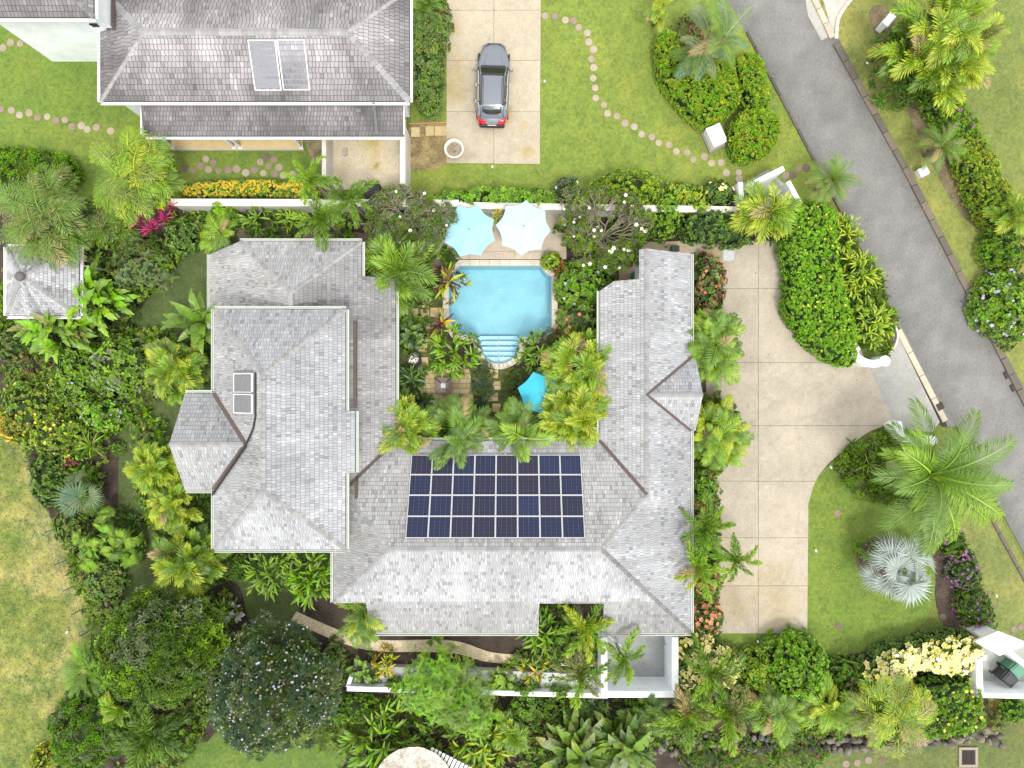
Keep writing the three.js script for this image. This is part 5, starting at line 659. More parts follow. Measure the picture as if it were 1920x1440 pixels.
const LEAF = new THREE.MeshStandardMaterial({ color: 0xffffff, roughness: 0.5, vertexColors: true, side: THREE.DoubleSide }), PETAL = new THREE.MeshStandardMaterial({ color: 0xffffff, roughness: 0.8, vertexColors: true, side: THREE.DoubleSide });
// ---- one pinnate frond of length 1, heading +x
function frondGeo(o) {
  const { n = 24, e0 = 60, e1 = -30, pw = 1.2, bare = 0.15, len = 0.34, wid = 0.026, a0 = 68, a1 = 24, vee = 20, droop = 0.25, plume = 0, jit = 0.12, tip = [1.25, 1.15, 0.8], base = [0.8, 0.88, 0.95], rach = [1.5, 1.35, 1.0], sway = 0 } = o, g = new GB(), pts = [], tan = []; let p = V3(0, 0, 0); const N = 12;
  for (let i = 0; i <= N; i++) { const s = i / N, th = lerp(e0, e1, Math.pow(s, pw)) * D, t = V3(Math.cos(th), Math.sin(th), sway * s).normalize(); pts.push(p.clone()); tan.push(t); p = p.clone().addScaledVector(t, 1 / N); }
  for (let i = 0; i < N; i++) { const r0 = 0.013 * (1 - i / N) + 0.003, r1 = 0.013 * (1 - (i + 1) / N) + 0.003, a = pts[i], b = pts[i + 1]; g.quad([a.x, a.y + r0, a.z - r0], [b.x, b.y + r1, b.z - r1], [b.x, b.y + r1, b.z + r1], [a.x, a.y + r0, a.z + r0], rach); }
  for (let i = 0; i < n; i++) for (const side of [-1, 1]) {
    const s = clamp(bare + (1 - bare) * (i + 0.5 + gauss() * jit * 2) / n, 0, 0.995), f = s * N, k = Math.min(N - 1, Math.floor(f)), b = pts[k].clone().lerp(pts[k + 1], f - k), T = tan[k].clone().lerp(tan[k + 1], f - k).normalize(), U = V3(-T.y, T.x, 0).normalize(), Z = V3(0, 0, 1);
    const u = (s - bare) / (1 - bare), al = (lerp(a0, a1, u) + gauss() * 5) * D, v = plume ? (rnd() * 230 - 60) * D : (vee + gauss() * 14) * D, l = len * (0.35 + 0.65 * Math.sin(Math.PI * Math.pow(clamp(u * 0.86 + 0.1, 0, 1), 0.8))) * R(1 - jit, 1 + jit);
    const d = T.clone().multiplyScalar(Math.cos(al)).addScaledVector(Z, side * Math.sin(al) * Math.cos(v)).addScaledVector(U, Math.sin(al) * Math.sin(v)).normalize(), w = d.clone().cross(plume ? V3(rnd() - 0.5, rnd() - 0.5, rnd() - 0.5) : U).normalize().multiplyScalar(wid * R(0.8, 1.2));
    const m = b.clone().addScaledVector(d, l * 0.5), e = b.clone().addScaledVector(d, l).add(V3(0, -droop * l, 0)); m.y -= droop * l * 0.12; const kk = R(0.85, 1.15), c0 = base.map((q) => q * kk), c1 = [kk, kk, kk], c2 = tip.map((q) => q * kk);
    g.tri(b.toArray(), m.clone().add(w).toArray(), m.clone().sub(w).toArray(), c0, c1, c1); g.tri(m.clone().add(w).toArray(), e.toArray(), m.clone().sub(w).toArray(), c1, c2, c1);
  }
  return g.geo();
}
// ---- one long entire leaf of length 1, heading +x, folded along its midrib
function bladeGeo(o) {
  const { wid = 0.13, e0 = 65, e1 = -20, pw = 1.3, fold = 0.25, petiole = 0.18, wave = 0.15, torn = 0, rib = [1.5, 1.4, 1.1], tip = [1, 1, 1], cut = 0 } = o, g = new GB(), N = 10, pts = [], th = []; let p = V3(0, 0, 0);
  for (let i = 0; i <= N; i++) { const t = lerp(e0, e1, Math.pow(i / N, pw)) * D; pts.push(p.clone()); th.push(t); p = p.clone().add(V3(Math.cos(t) / N, Math.sin(t) / N, 0)); }
  const wAt = (s) => s < petiole ? 0.012 : wid * Math.pow(Math.sin(Math.PI * Math.pow(clamp((s - petiole) / (1 - petiole), 0.02, 0.985), 0.75)), 0.7);
  for (let i = 0; i < N; i++) for (const sd of [-1, 1]) {
    const f = (k) => { const s = k / N, w = wAt(s) * (cut && k % 2 ? 1 - cut : 1), U = V3(-Math.sin(th[k]), Math.cos(th[k]), 0), wv = Math.sin(k * 2.1 + sd) * wave * w; return { c: pts[k].toArray(), e: pts[k].clone().add(V3(0, 0, sd * w)).addScaledVector(U, w * fold + wv).toArray() }; };
    const a = f(i), b = f(i + 1), k = R(0.88, 1.1), c = [k, k, k], c2 = i > 6 ? tip.map((q) => q * k) : c;
    if (torn && rnd() < torn) { const q = b.e.map((v, ix) => lerp(v, a.c[ix], 0.35)); g.tri(a.c, b.c, a.e, c, c, c2); g.tri(a.e, b.c, q, c2, c, c2); } else { g.tri(a.c, b.c, b.e, rib.map((q) => q * 0.8), rib.map((q) => q * 0.8), c2); g.tri(a.c, b.e, a.e, rib.map((q) => q * 0.8), c2, c2); }
  }
  return g.geo();
}
// ---- one fan leaf: stalk of length 1 - fan, then pleated segments
function fanGeo(o) {
  const { seg = 22, spread = 230, stalk = 0.56, e0 = 40, tilt = -25, cup = 0.3, free = 0.45, droop = 0.15 } = o, g = new GB(), e = e0 * D, hub = V3(Math.cos(e) * stalk, Math.sin(e) * stalk, 0), fl = 1 - stalk;
  const q = (r, an, up) => { const tl = tilt * D, x = Math.cos(an) * r, z = Math.sin(an) * r, y = cup * (Math.abs(Math.sin(an)) * r) + up - droop * r * r / fl; return V3(hub.x + x * Math.cos(tl) - y * Math.sin(tl), hub.y + x * Math.sin(tl) + y * Math.cos(tl), z); };
  g.quad([0, 0, -0.018], [hub.x, hub.y, -0.01], [hub.x, hub.y, 0.01], [0, 0, 0.018], [1.1, 1.1, 0.9]);
  for (let i = 0; i < seg; i++) {
    const a = (-spread / 2 + spread * i / seg) * D, b = (-spread / 2 + spread * (i + 1) / seg) * D, m = (a + b) / 2, L = fl * R(0.9, 1.06) * (0.8 + 0.2 * Math.cos(m * 0.6)), r1 = L * (1 - free), k = R(0.85, 1.12), c = [k, k, k], ha = i % 2 ? 0.02 : -0.008;
    const A = q(r1, a, ha), B = q(r1, b, -ha * 0.4), C = q(r1 * 0.98, m, 0.02), E = q(L, m, 0), H0 = q(0.01, m, 0);
    g.tri(H0.toArray(), A.toArray(), C.toArray(), c.map((v) => v * 0.9), c, c); g.tri(H0.toArray(), C.toArray(), B.toArray(), c.map((v) => v * 0.9), c.map((v) => v * 0.93), c.map((v) => v * 0.93)); g.tri(A.toArray(), E.toArray(), C.toArray(), c); g.tri(C.toArray(), E.toArray(), B.toArray(), c.map((v) => v * 0.93));
  }
  return g.geo();
}
// ---- clusters of small leaves, radius about 1
function clusterGeo(n, len, wid, o = {}) {
  const { up = 35, upJ = 25, bend = 0.2, two = false, tip = [1.1, 1.08, 0.9] } = o, g = new GB();
  for (let i = 0; i < n; i++) {
    const an = i * 2.39996 + R(-0.3, 0.3), el = (up + R(-upJ, upJ)) * D, d = V3(Math.cos(an) * Math.cos(el), Math.sin(el), Math.sin(an) * Math.cos(el)), s = V3(-Math.sin(an), 0, Math.cos(an)), l = len * R(0.75, 1.2), w = wid * R(0.8, 1.2), b = d.clone().multiplyScalar(0.06), m = d.clone().multiplyScalar(l * 0.5).add(V3(0, 0.02, 0)), e = d.clone().multiplyScalar(l).add(V3(0, -bend * l, 0)), k = R(0.82, 1.15), c = [k, k, k], c2 = tip.map((q) => q * k), A = m.clone().addScaledVector(s, w).add(V3(0, w * 0.25, 0)), B = m.clone().addScaledVector(s, -w).add(V3(0, w * 0.25, 0));
    g.tri(b.toArray(), A.toArray(), e.toArray(), c.map((q) => q * 0.9), c, c2); g.tri(b.toArray(), e.toArray(), B.toArray(), c.map((q) => q * 0.9), c2, c);
  }
  return g.geo();
}
function pinnaGeo(n = 7) { // small compound leaf
  const g = new GB(); for (let i = 0; i < 3; i++) { const an = i * 2.1 + R(-0.3, 0.3), d = V3(Math.cos(an), 0.25, Math.sin(an)).normalize(), s = V3(-Math.sin(an), 0, Math.cos(an)); for (let k = 0; k < n; k++) for (const sd of [-1, 1]) { const t = 0.1 + 0.9 * k / n, b = d.clone().multiplyScalar(t).add(V3(0, -0.25 * t * t, 0)), e = b.clone().addScaledVector(s, sd * 0.3 * (1 - t * 0.5)).addScaledVector(d, 0.14).add(V3(0, 0.04, 0)), m = b.clone().lerp(e, 0.5), w = d.clone().multiplyScalar(0.055), q = R(0.85, 1.15), c = [q, q, q]; g.tri(b.toArray(), m.clone().add(w).toArray(), e.toArray(), c); g.tri(b.toArray(), e.toArray(), m.clone().sub(w).toArray(), c); } } return g.geo();
}
function flowerGeo(n = 5) { const g = new GB(); for (let i = 0; i < n; i++) { const a = i / n * 6.2832, d = V3(Math.cos(a), 0.35, Math.sin(a)), s = V3(-Math.sin(a), 0, Math.cos(a)), c = [1, 1, 1], b = [1.02, 0.95, 0.55]; const A = d.clone().multiplyScalar(0.6).addScaledVector(s, 0.38), B = d.clone().multiplyScalar(0.6).addScaledVector(s, -0.38), E = d.clone().multiplyScalar(1); g.tri([0, 0, 0], A.toArray(), E.toArray(), b, c, c); g.tri([0, 0, 0], E.toArray(), B.toArray(), b, c, c); } return g.geo(); }
reseed('leaves');
const vary = (f, o, list) => list.map((x) => f({ ...o, ...x }));
const ARCS = [{ e0: 78, e1: 8, pw: 1.3 }, { e0: 58, e1: -28, pw: 1.3 }, { e0: 40, e1: -48, pw: 1.2, sway: 0.25 }, { e0: 66, e1: -12, pw: 1.6, sway: -0.25 }, { e0: 50, e1: -60, pw: 1.1, sway: 0.15 }];
const FR = {
  areca: vary(frondGeo, { n: 19, len: 0.4, wid: 0.017, vee: 24, droop: 0.2, base: [0.5, 0.7, 0.85], tip: [1.4, 1.22, 0.7] }, [...ARCS, { e0: 84, e1: 30, pw: 1.4 }]),
  feather: vary(frondGeo, { n: 26, len: 0.3, wid: 0.02, vee: 10, droop: 0.3, a0: 75, a1: 35, tip: [1.35, 1.25, 0.8] }, ARCS),
  broad: vary(frondGeo, { n: 26, len: 0.32, wid: 0.0165, vee: -4, droop: 0.35, bare: 0.12 }, ARCS),
  plume: vary(frondGeo, { n: 95, len: 0.22, wid: 0.0125, plume: 1, droop: 0.12, bare: 0.06, a0: 55, a1: 30, tip: [1.35, 1.25, 0.75] }, [{ e0: 62, e1: -50, pw: 1.1, sway: 0.2 }, { e0: 48, e1: -62, pw: 1, sway: 0.55 }, { e0: 70, e1: -35, pw: 1.1, sway: -0.5 }]),
  coco: vary(frondGeo, { n: 56, len: 0.28, wid: 0.006, vee: 4, droop: 0.4, a0: 66, a1: 30, jit: 0.1, tip: [1.1, 1.1, 0.9] }, [{ e0: 55, e1: -22, pw: 1.3 }, { e0: 36, e1: -38, pw: 1.2, sway: 0.15 }, { e0: 72, e1: -2, pw: 1.4, sway: -0.12 }, { e0: 22, e1: -45, pw: 1.2 }]),
  fine: vary(frondGeo, { n: 34, len: 0.2, wid: 0.0065, vee: 12, droop: 0.2, a0: 60, a1: 32, tip: [1.15, 1.15, 0.8] }, [{ e0: 62, e1: -18 }, { e0: 40, e1: -40 }, { e0: 18, e1: -55 }, { e0: 78, e1: 10 }]),
  comb: vary(frondGeo, { n: 12, len: 0.42, wid: 0.0165, vee: 6, droop: 0.25, a0: 62, a1: 40, bare: 0.1, base: [0.55, 0.7, 0.8], tip: [1.6, 1.4, 0.75], rach: [1.8, 1.6, 1] }, [{ e0: 50, e1: -30 }, { e0: 30, e1: -40, sway: 0.3 }, { e0: 66, e1: 0, sway: -0.3 }, { e0: 14, e1: -30 }]),
};
const BL = {
  travel: vary(bladeGeo, { wid: 0.135, e0: 62, e1: -35, torn: 0.1, fold: 0.35, petiole: 0.2, tip: [1.9, 1.1, 0.7] }, [{}, { e0: 45, e1: -55 }, { e0: 78, e1: 5, tip: [1, 1, 1] }, { e0: 55, e1: -20, tip: [1, 1, 1] }]),
  banana: vary(bladeGeo, { wid: 0.105, e0: 70, e1: -25, torn: 0.22, fold: 0.3 }, [{}, { e0: 50, e1: -45 }, { e0: 82, e1: 20, wid: 0.11 }]),
  strap: vary(bladeGeo, { wid: 0.075, e0: 66, e1: -15, fold: 0.35, petiole: 0.1 }, [{}, { e0: 40, e1: -40 }, { e0: 80, e1: 30 }]),
  paddle: vary(bladeGeo, { wid: 0.2, e0: 60, e1: -25, fold: 0.2, petiole: 0.3 }, [{}, { e0: 40, e1: -40, wid: 0.24 }, { e0: 75, e1: 5 }]),
  notched: vary(bladeGeo, { wid: 0.15, e0: 60, e1: -35, fold: 0.15, petiole: 0.12, cut: 0.25, wave: 0.25 }, [{}, { e0: 40, e1: -45 }, { e0: 78, e1: -5 }]),
  sword: vary(bladeGeo, { wid: 0.045, e0: 50, e1: 5, fold: 0.5, petiole: 0.02, wave: 0 }, [{}, { e0: 25, e1: -25 }, { e0: 72, e1: 40 }]),
  fan: vary(fanGeo, { seg: 20 }, [{ e0: 50, tilt: -15, spread: 200 }, { e0: 30, tilt: -35, spread: 190, free: 0.55 }, { e0: 70, tilt: 15, spread: 210 }, { e0: 12, tilt: -35, spread: 180, free: 0.55 }, { e0: 80, tilt: 40, stalk: 0.3, spread: 220 }]),
  fish: vary(fanGeo, { seg: 14, spread: 130, stalk: 0.35, free: 0.4 }, [{ e0: 50, tilt: -25 }, { e0: 25, tilt: -45 }, { e0: 70, tilt: 0 }]),
};
const CL = { sprig: [0, 1].map(() => clusterGeo(9, 1.1, 0.13, { up: 48, upJ: 28, bend: 0.3 })), round: [0, 1, 2].map(() => clusterGeo(8, 1, 0.3)), oval: [0, 1].map(() => clusterGeo(7, 1.1, 0.36, { up: 25, upJ: 30, bend: 0.3 })), long: [0, 1].map(() => clusterGeo(11, 1.15, 0.15, { up: 30, upJ: 35, bend: 0.35 })), fine: [0, 1].map(() => clusterGeo(16, 1.1, 0.06, { up: 40, upJ: 45, bend: 0.25 })), tiny: [0, 1].map(() => clusterGeo(12, 0.95, 0.2, { up: 40, upJ: 40 })), pinna: [0, 1].map(() => pinnaGeo()), flower: [flowerGeo()] };

MT.inner = mat(0.03, 0.055, 0.014, { roughness: 1 });  // dark colour of the added cores, painted shade inside shrubs and hedges
function plantBase(name, label, cat, px, py, h, group) { const [x, z] = P(px, py, h); return thing(name, label, cat, x, z, group); }
// palms and palm-like clumps: each frond a part
function palm(label, px, py, rpx, h, o) {
  if (!o.fill && (o.stems ?? 7) > 4 && o.cat !== 'plant' && o.name === undefined) o = { ...o, fill: 'long', fillT: ['dark', 'mid', 'green'], fillN: 0.9 };  // darker inner leaves put shade into the gaps between fronds
  reseed(label); const { set = FR.areca, stems = 7, per = 6, tints = ['yel', 'lime', 'green'], rough = 0.5, spread = 0.45, fl = 0.75, trunk = 0.05, name = 'palm', cat = 'palm', leaf = 'frond', low = 0.45, bark = MT.stem, fill, fillN = 1, fillT = tints, size = [0.8, 1.2] } = o, hc = h * 0.75, t = plantBase(name, label, cat, px, py, hc), r = M(rpx, hc);
  const stemG = [];
  for (let s = 0; s < stems; s++) {
    const a = s * 2.39996 + R(-0.4, 0.4), q = stems === 1 ? 0 : Math.sqrt((s + 0.4) / stems) * spread * r, hs = stems === 1 ? h * 0.8 : h * lerp(0.82, low, q / (spread * r)) * R(0.9, 1.1), x = Math.cos(a) * q, z = Math.sin(a) * q, bx = x * 0.35, bz = z * 0.35;
    stemG.push(tube([V3(bx, -0.05, bz), V3(lerp(bx, x, 0.5), hs * 0.5, lerp(bz, z, 0.5)), V3(x, hs, z)], trunk * 1.25, trunk * 0.8, 7));
    const k0 = rnd() * 6.28;
    for (let k = 0; k < per; k++) {
      const L = r * fl * R(...size) * (stems === 1 ? 1 : lerp(1.05, 0.9, q / (spread * r + 1e-6))), out = stems > 1 && q > 0.15 * r && k < per * 0.6, az = out ? a + gauss() * 0.9 : k0 + k / per * 6.2832 + R(-0.3, 0.3), vi = stems === 1 ? (k * 2 + (rnd() < 0.3 ? 1 : 0)) % set.length : Math.floor(rnd() * set.length), m = part(t, repeatName(leaf, s * per + k), set[vi], leafMat(rnd() < 0.025 && leaf === 'frond' ? 'straw' : pick(tints), rough));
      m.position.set(x, hs - R(0, 0.12) * h, z); m.rotation.set(gauss() * 0.25, -az, gauss() * 0.12, 'YXZ'); m.scale.set(L, L * R(0.85, 1.1), L * R(0.9, 1.1));
    }
  }
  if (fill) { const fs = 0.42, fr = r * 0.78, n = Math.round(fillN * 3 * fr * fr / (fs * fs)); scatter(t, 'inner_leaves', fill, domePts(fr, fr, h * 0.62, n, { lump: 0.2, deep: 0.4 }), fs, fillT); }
  part(t, stems > 1 ? 'stems' : 'trunk', merge(stemG), bark); if (stems > 1) t.children[t.children.length - 1].userData.kind = 'stuff';
  return t;
}
const clump = (label, px, py, rpx, h, o) => palm(label, px, py, rpx, h, { name: 'leafy_plant', cat: 'plant', leaf: 'leaf', trunk: 0.02, rough: 0.4, fill: o.set === BL.sword || (o.per && o.stems < 4) ? undefined : 'sprig', ...o });
const mm4 = new THREE.Matrix4(), qq = new THREE.Quaternion(), q2 = new THREE.Quaternion(), up3 = V3(0, 1, 0);
function scatter(t, name, kind, pts, size, cols, matl = LEAF, vr = 0.28) { // pts: [x, y, z, nx, ny, nz, scale?]
  const sets = CL[kind], col = new THREE.Color();
  sets.forEach((g, gi) => {
    const mine = pts.filter((_, i) => i % sets.length === gi); if (!mine.length) return;
    const im = new THREE.InstancedMesh(g, matl, mine.length); im.name = repeatName(name, gi); im.userData.kind = 'stuff'; shade(im);
    mine.forEach((p, i) => { qq.setFromUnitVectors(up3, V3(p[3] + gauss() * 0.3, p[4] + gauss() * 0.2, p[5] + gauss() * 0.3).normalize()); q2.setFromAxisAngle(up3, rnd() * 6.283); qq.multiply(q2); const s = size * R(0.75, 1.3); mm4.compose(V3(p[0], p[1], p[2]), qq, V3(s, s, s)); im.setMatrixAt(i, mm4); const c = COL[p[7] && rnd() < 0.65 ? p[7] : pick(cols)], k = (1 + gauss() * vr) * (p[6] ?? 1); im.setColorAt(i, col.setRGB(c[0] * k * R(0.9, 1.12), c[1] * k, c[2] * k)); });
    t.add(im);
  });
}
function domePts(rx, rz, h, n, o = {}) { // points on a lumpy dome standing on the ground
  const { lump = 0.25, freq = 1.6, deep = 0.3, ph = rnd() * 50, base = 0.12 } = o, a = [];
  for (let i = 0; i < n; i++) {
    const u = rnd() * 6.2832, v = Math.acos(lerp(1, -0.08, Math.pow(rnd(), 0.9))), d = V3(Math.sin(v) * Math.cos(u), Math.cos(v), Math.sin(v) * Math.sin(u)), l = 1 + lump * (fbm(d.x * freq * 1.5 + ph, d.z * freq * 1.5 + d.y * 2 + ph, 3) - 0.5) * 2, k = l * (1 - Math.pow(rnd(), 2.2) * deep);
    a.push([d.x * rx * k, Math.max(0.05, base * h + d.y * h * (1 - base) * k), d.z * rz * k, d.x / rx, d.y / h + 0.25, d.z / rz]);
  }
  return a;
}
function shrub(label, px, py, rx, rz, h, o = {}) {
  reseed(label); const { leaf = 'round', size = 0.15, cols = ['green', 'mid'], flowers, turn = 0, name = 'shrub', cat = 'shrub', dens = 1, lump = 0.28, freq, deep } = o, t = plantBase(name, label, cat, px, py, h * 0.6), a = M(rx, h * 0.6), b = M(rz, h * 0.6); t.rotation.y = turn;
  const area = Math.PI * (a * b + h * (a + b) * 0.55), n = Math.round(clamp(dens * 1.5 * area / (size * size * 1.9), 40, 9000)), st = [];
  for (let i = 0; i < 7; i++) { const an = i * 0.9 + R(-0.2, 0.2), q = R(0.3, 0.7); st.push(tube([V3(0, -0.05, 0), V3(Math.cos(an) * a * q * 0.5, h * 0.4, Math.sin(an) * b * q * 0.5), V3(Math.cos(an) * a * q, h * R(0.6, 0.85), Math.sin(an) * b * q)], 0.04, 0.012, 5)); }
  part(t, 'stems', merge(st), MT.bark, 'stuff');
  const core = new THREE.IcosahedronGeometry(1, 2); core.scale(a * 0.66, h * 0.62, b * 0.66); core.translate(0, h * 0.16, 0); if (dens > 0.65) part(t, 'shade_core', core, MT.inner);  // added solid core, coloured dark as the shaded inside of the shrub
  const pts = domePts(a, b, h, n, { lump, freq, deep }); scatter(t, 'foliage', leaf, pts, size, cols);
  if (flowers) for (const [fc, fn, fs, fk] of flowers) scatter(t, 'flowers', fk ?? 'flower', domePts(a * 1.04, b * 1.04, h * 1.05, fn, { lump, deep: 0.08 }).filter((p) => p[4] > 0.1), fs, [fc], PETAL, 0.12);
  return t;
}
function hedge(label, pts, h, o = {}) { // clipped or loose hedge over an outline given in photo pixels
  reseed(label); const { leaf = 'tiny', size = 0.13, cols = ['lime', 'green'], flowers, name = 'hedge', cat = 'hedge', dens = 1, round = 0.45, lump = 0.2, sm = true } = o, q = []; for (let i = 0; i < pts.length; i += 2) q.push(P(pts[i], pts[i + 1], h * 0.6));
  const poly = sm ? smooth(q, 5) : q, [x0, z0, x1, z1] = bounds(poly), cx = (x0 + x1) / 2, cz = (z0 + z1) / 2, t = thing(name, label, cat, cx, cz), A = Math.abs(area2(poly)); let per = 0; for (let i = 0; i < poly.length; i++) { const b = poly[(i + 1) % poly.length]; per += Math.hypot(b[0] - poly[i][0], b[1] - poly[i][1]); }
  const edge = (x, z) => { let m = 9; for (let i = 0; i < poly.length; i++) { const a = poly[i], b = poly[(i + 1) % poly.length], dx = b[0] - a[0], dz = b[1] - a[1], u = clamp(((x - a[0]) * dx + (z - a[1]) * dz) / (dx * dx + dz * dz + 1e-9), 0, 1); m = Math.min(m, Math.hypot(x - a[0] - u * dx, z - a[1] - u * dz)); } return m; };
  const ph = rnd() * 40, mk = (n, top) => { const r = []; let guard = 0; while (r.length < n && guard++ < n * 30) { const x = R(x0, x1), z = R(z0, z1); if (!inPoly(x, z, poly)) continue; const e = edge(x, z), u = clamp(e / round, 0, 1), yy = h * (0.62 + 0.38 * Math.sqrt(1 - (1 - u) * (1 - u))) * (1 + lump * (fbm(x * 1.3 + ph, z * 1.3, 3) - 0.5) * 2); r.push([x - cx, yy - Math.pow(rnd(), 2) * (top ? 0.05 : 0.28), z - cz, gauss() * 0.3, 1, gauss() * 0.3]); } return r; };
  const nT = Math.round(dens * 1.9 * A / (size * size * 1.9)), nS = Math.round(dens * 1.6 * per * h * 0.62 / (size * size * 2.2)), side = []; for (let i = 0; i < nS; i++) { const k = rnd() * poly.length, a = poly[Math.floor(k)], b = poly[(Math.floor(k) + 1) % poly.length], f = rnd(), dx = b[0] - a[0], dz = b[1] - a[1], l = Math.hypot(dx, dz) || 1, s = area2(poly) > 0 ? 1 : -1, ox = dz / l * s, oz = -dx / l * s, dd = R(-0.1, 0.06); side.push([lerp(a[0], b[0], f) - cx + ox * dd, h * R(0.06, 0.68), lerp(a[1], b[1], f) - cz + oz * dd, ox, 0.35, oz]); }
  const st = []; for (let i = 0; i < Math.min(40, A * 2 + 3); i++) { let x, z, gd = 0; do { x = R(x0, x1); z = R(z0, z1); } while (!inPoly(x, z, poly) && gd++ < 60); st.push(tube([V3(x - cx, -0.05, z - cz), V3(x - cx + R(-0.1, 0.1), h * 0.4, z - cz + R(-0.1, 0.1)), V3(x - cx + R(-0.25, 0.25), h * 0.78, z - cz + R(-0.25, 0.25))], 0.03, 0.01, 5)); }
  const cp = offset(poly, -0.22).map((p) => [p[0] - cx, p[1] - cz]); if (Math.abs(area2(cp)) < A) part(t, 'shade_core', slab(cp, -0.05, h * 0.6), MT.inner);  // added dark block: painted shade inside the hedge, hides the ground
  part(t, 'stems', merge(st), MT.bark, 'stuff'); scatter(t, 'foliage', leaf, mk(nT).concat(side), size, cols);
  if (flowers) for (const [fc, fn, fs, fk] of flowers) scatter(t, 'flowers', fk ?? 'flower', mk(fn, true).map((p) => { p[1] += 0.05; return p; }), fs, [fc], PETAL, 0.12);
  return t;
}
function tree(label, px, py, rpx, h, o = {}) {
  reseed(label); const { leaf = 'long', size = 0.2, cols = ['mid', 'dark'], flowers, blobs = 26, br = 0.34, dens = 1, flat = 0.75, name = 'tree', sx = 1, sz = 1 } = o, hc = h * 0.7, t = plantBase(name, label, 'tree', px, py, h * 0.55), r = M(rpx, hc), hub = h * 0.3, limbs = [tube([V3(0, -0.1, 0), V3(0.05, hub * 0.5, -0.04), V3(0, hub, 0)], 0.035 * h, 0.026 * h, 9)], pts = [], fl = [];
  for (let b = 0; b < blobs; b++) {
    const f = Math.sqrt((b + 0.5) / blobs), a = b * 2.39996 + R(-0.3, 0.3), d = f * r * (1 - br * 0.8), x = Math.cos(a) * d * sx, z = Math.sin(a) * d * sz, y = h * (1 - br * 0.35) - h * 0.42 * f * f + R(-0.08, 0.08) * h, s = r * br * R(0.75, 1.2);
    limbs.push(tube([V3(0, hub * 0.9, 0), V3(x * 0.45, lerp(hub, y, 0.55), z * 0.45), V3(x, y - s * 0.2, z)], 0.013 * h, 0.004 * h, 5));
    const n = Math.round(dens * 2.6 * Math.PI * s * s / (size * size * 1.9)), bk = R(0.8, 1.25), bc = pick(cols); for (const p of domePts(s, s, s * flat * 1.3, n, { lump: 0.35, deep: 0.5, base: 0 })) pts.push([x + p[0], y + p[1] - s * 0.5, z + p[2], p[3] + x * 0.2, p[4] + 0.5, p[5] + z * 0.2, bk, bc]);
    if (flowers) for (const [fc, fn, fs] of flowers) for (const p of domePts(s * 1.08, s * 1.08, s * flat * 1.4, Math.round(fn / blobs), { deep: 0.05 })) fl.push([x + p[0], y + p[1] - s * 0.5, z + p[2], p[3], p[4] + 0.3, p[5]]);
  }
  part(t, 'trunk', merge(limbs), o.bark ?? MT.bark); scatter(t, 'crown', leaf, pts, size, cols); if (fl.length) scatter(t, 'flowers', 'flower', fl, flowers[0][2], flowers.map((q) => q[0]), PETAL, 0.15); return t;
}
function frangipani(label, px, py, rpx, h, o = {}) { // forking grey branches, leaf rosettes and white flowers at their ends
  reseed(label); const { leafy = 0.7, cols = ['grey', 'bluish', 'green'], fl = 40, sx = 1, sz = 1, size = 0.2, forks = 6 } = o, t = plantBase('frangipani_tree', label, 'tree', px, py, h * 0.7), r = M(rpx, h * 0.7), g = [], tips = [];
  const grow = (p, d, l, w, k) => { const e = p.clone().addScaledVector(d, l); const m = p.clone().lerp(e, 0.5).add(V3(R(-0.05, 0.05), 0.03, R(-0.05, 0.05))); g.push(tube([p, m, e], w, w * 0.75, 4)); if (!k) { tips.push([e, d]); return; } const n = rnd() < 0.45 ? 3 : 2; for (let i = 0; i < n; i++) { const dd = d.clone().add(V3(gauss() * 0.75 * sx, R(-0.15, 0.35), gauss() * 0.75 * sz)); dd.y = clamp(dd.y, 0.03, 0.6); grow(e, dd.normalize(), l * R(0.7, 0.95), w * 0.84, k - 1); } };
  const n0 = 15; for (let i = 0; i < n0; i++) { const a = i / n0 * 6.2832 + R(-0.3, 0.3); grow(V3(0, h * 0.28, 0), V3(Math.cos(a) * sx, R(0.3, 1.7), Math.sin(a) * sz).normalize(), r * R(0.12, 0.28), 0.045, forks - 1); }
  g.push(tube([V3(0, -0.1, 0), V3(0.03, h * 0.15, 0), V3(0, h * 0.3, 0)], 0.14, 0.1, 8));
  part(t, 'branches', merge(g), MT.greybark); const lp = [], fp = []; for (const [e, d] of tips) { if (rnd() < leafy) lp.push([e.x, e.y, e.z, d.x, d.y + 0.6, d.z]); } for (let i = 0; i < fl; i++) { const [e] = pick(tips); fp.push([e.x + R(-0.05, 0.05), e.y + 0.12, e.z + R(-0.05, 0.05), 0, 1, 0]); }
  scatter(t, 'foliage', 'long', lp, size, cols); scatter(t, 'flowers', 'flower', fp, 0.1, ['white'], PETAL, 0.05); return t;
}
// ================================================================ what grows where (photo pixels of the crown, radius in pixels, height in metres)
const YEL = { tints: ['yel', 'yel', 'lime', 'green', 'lime'] }, GRN = { tints: ['green', 'mid', 'lime', 'green'] }, DRK = { tints: ['mid', 'dark', 'green'] }, BRT = { tints: ['lime', 'lime', 'green', 'yel'] };
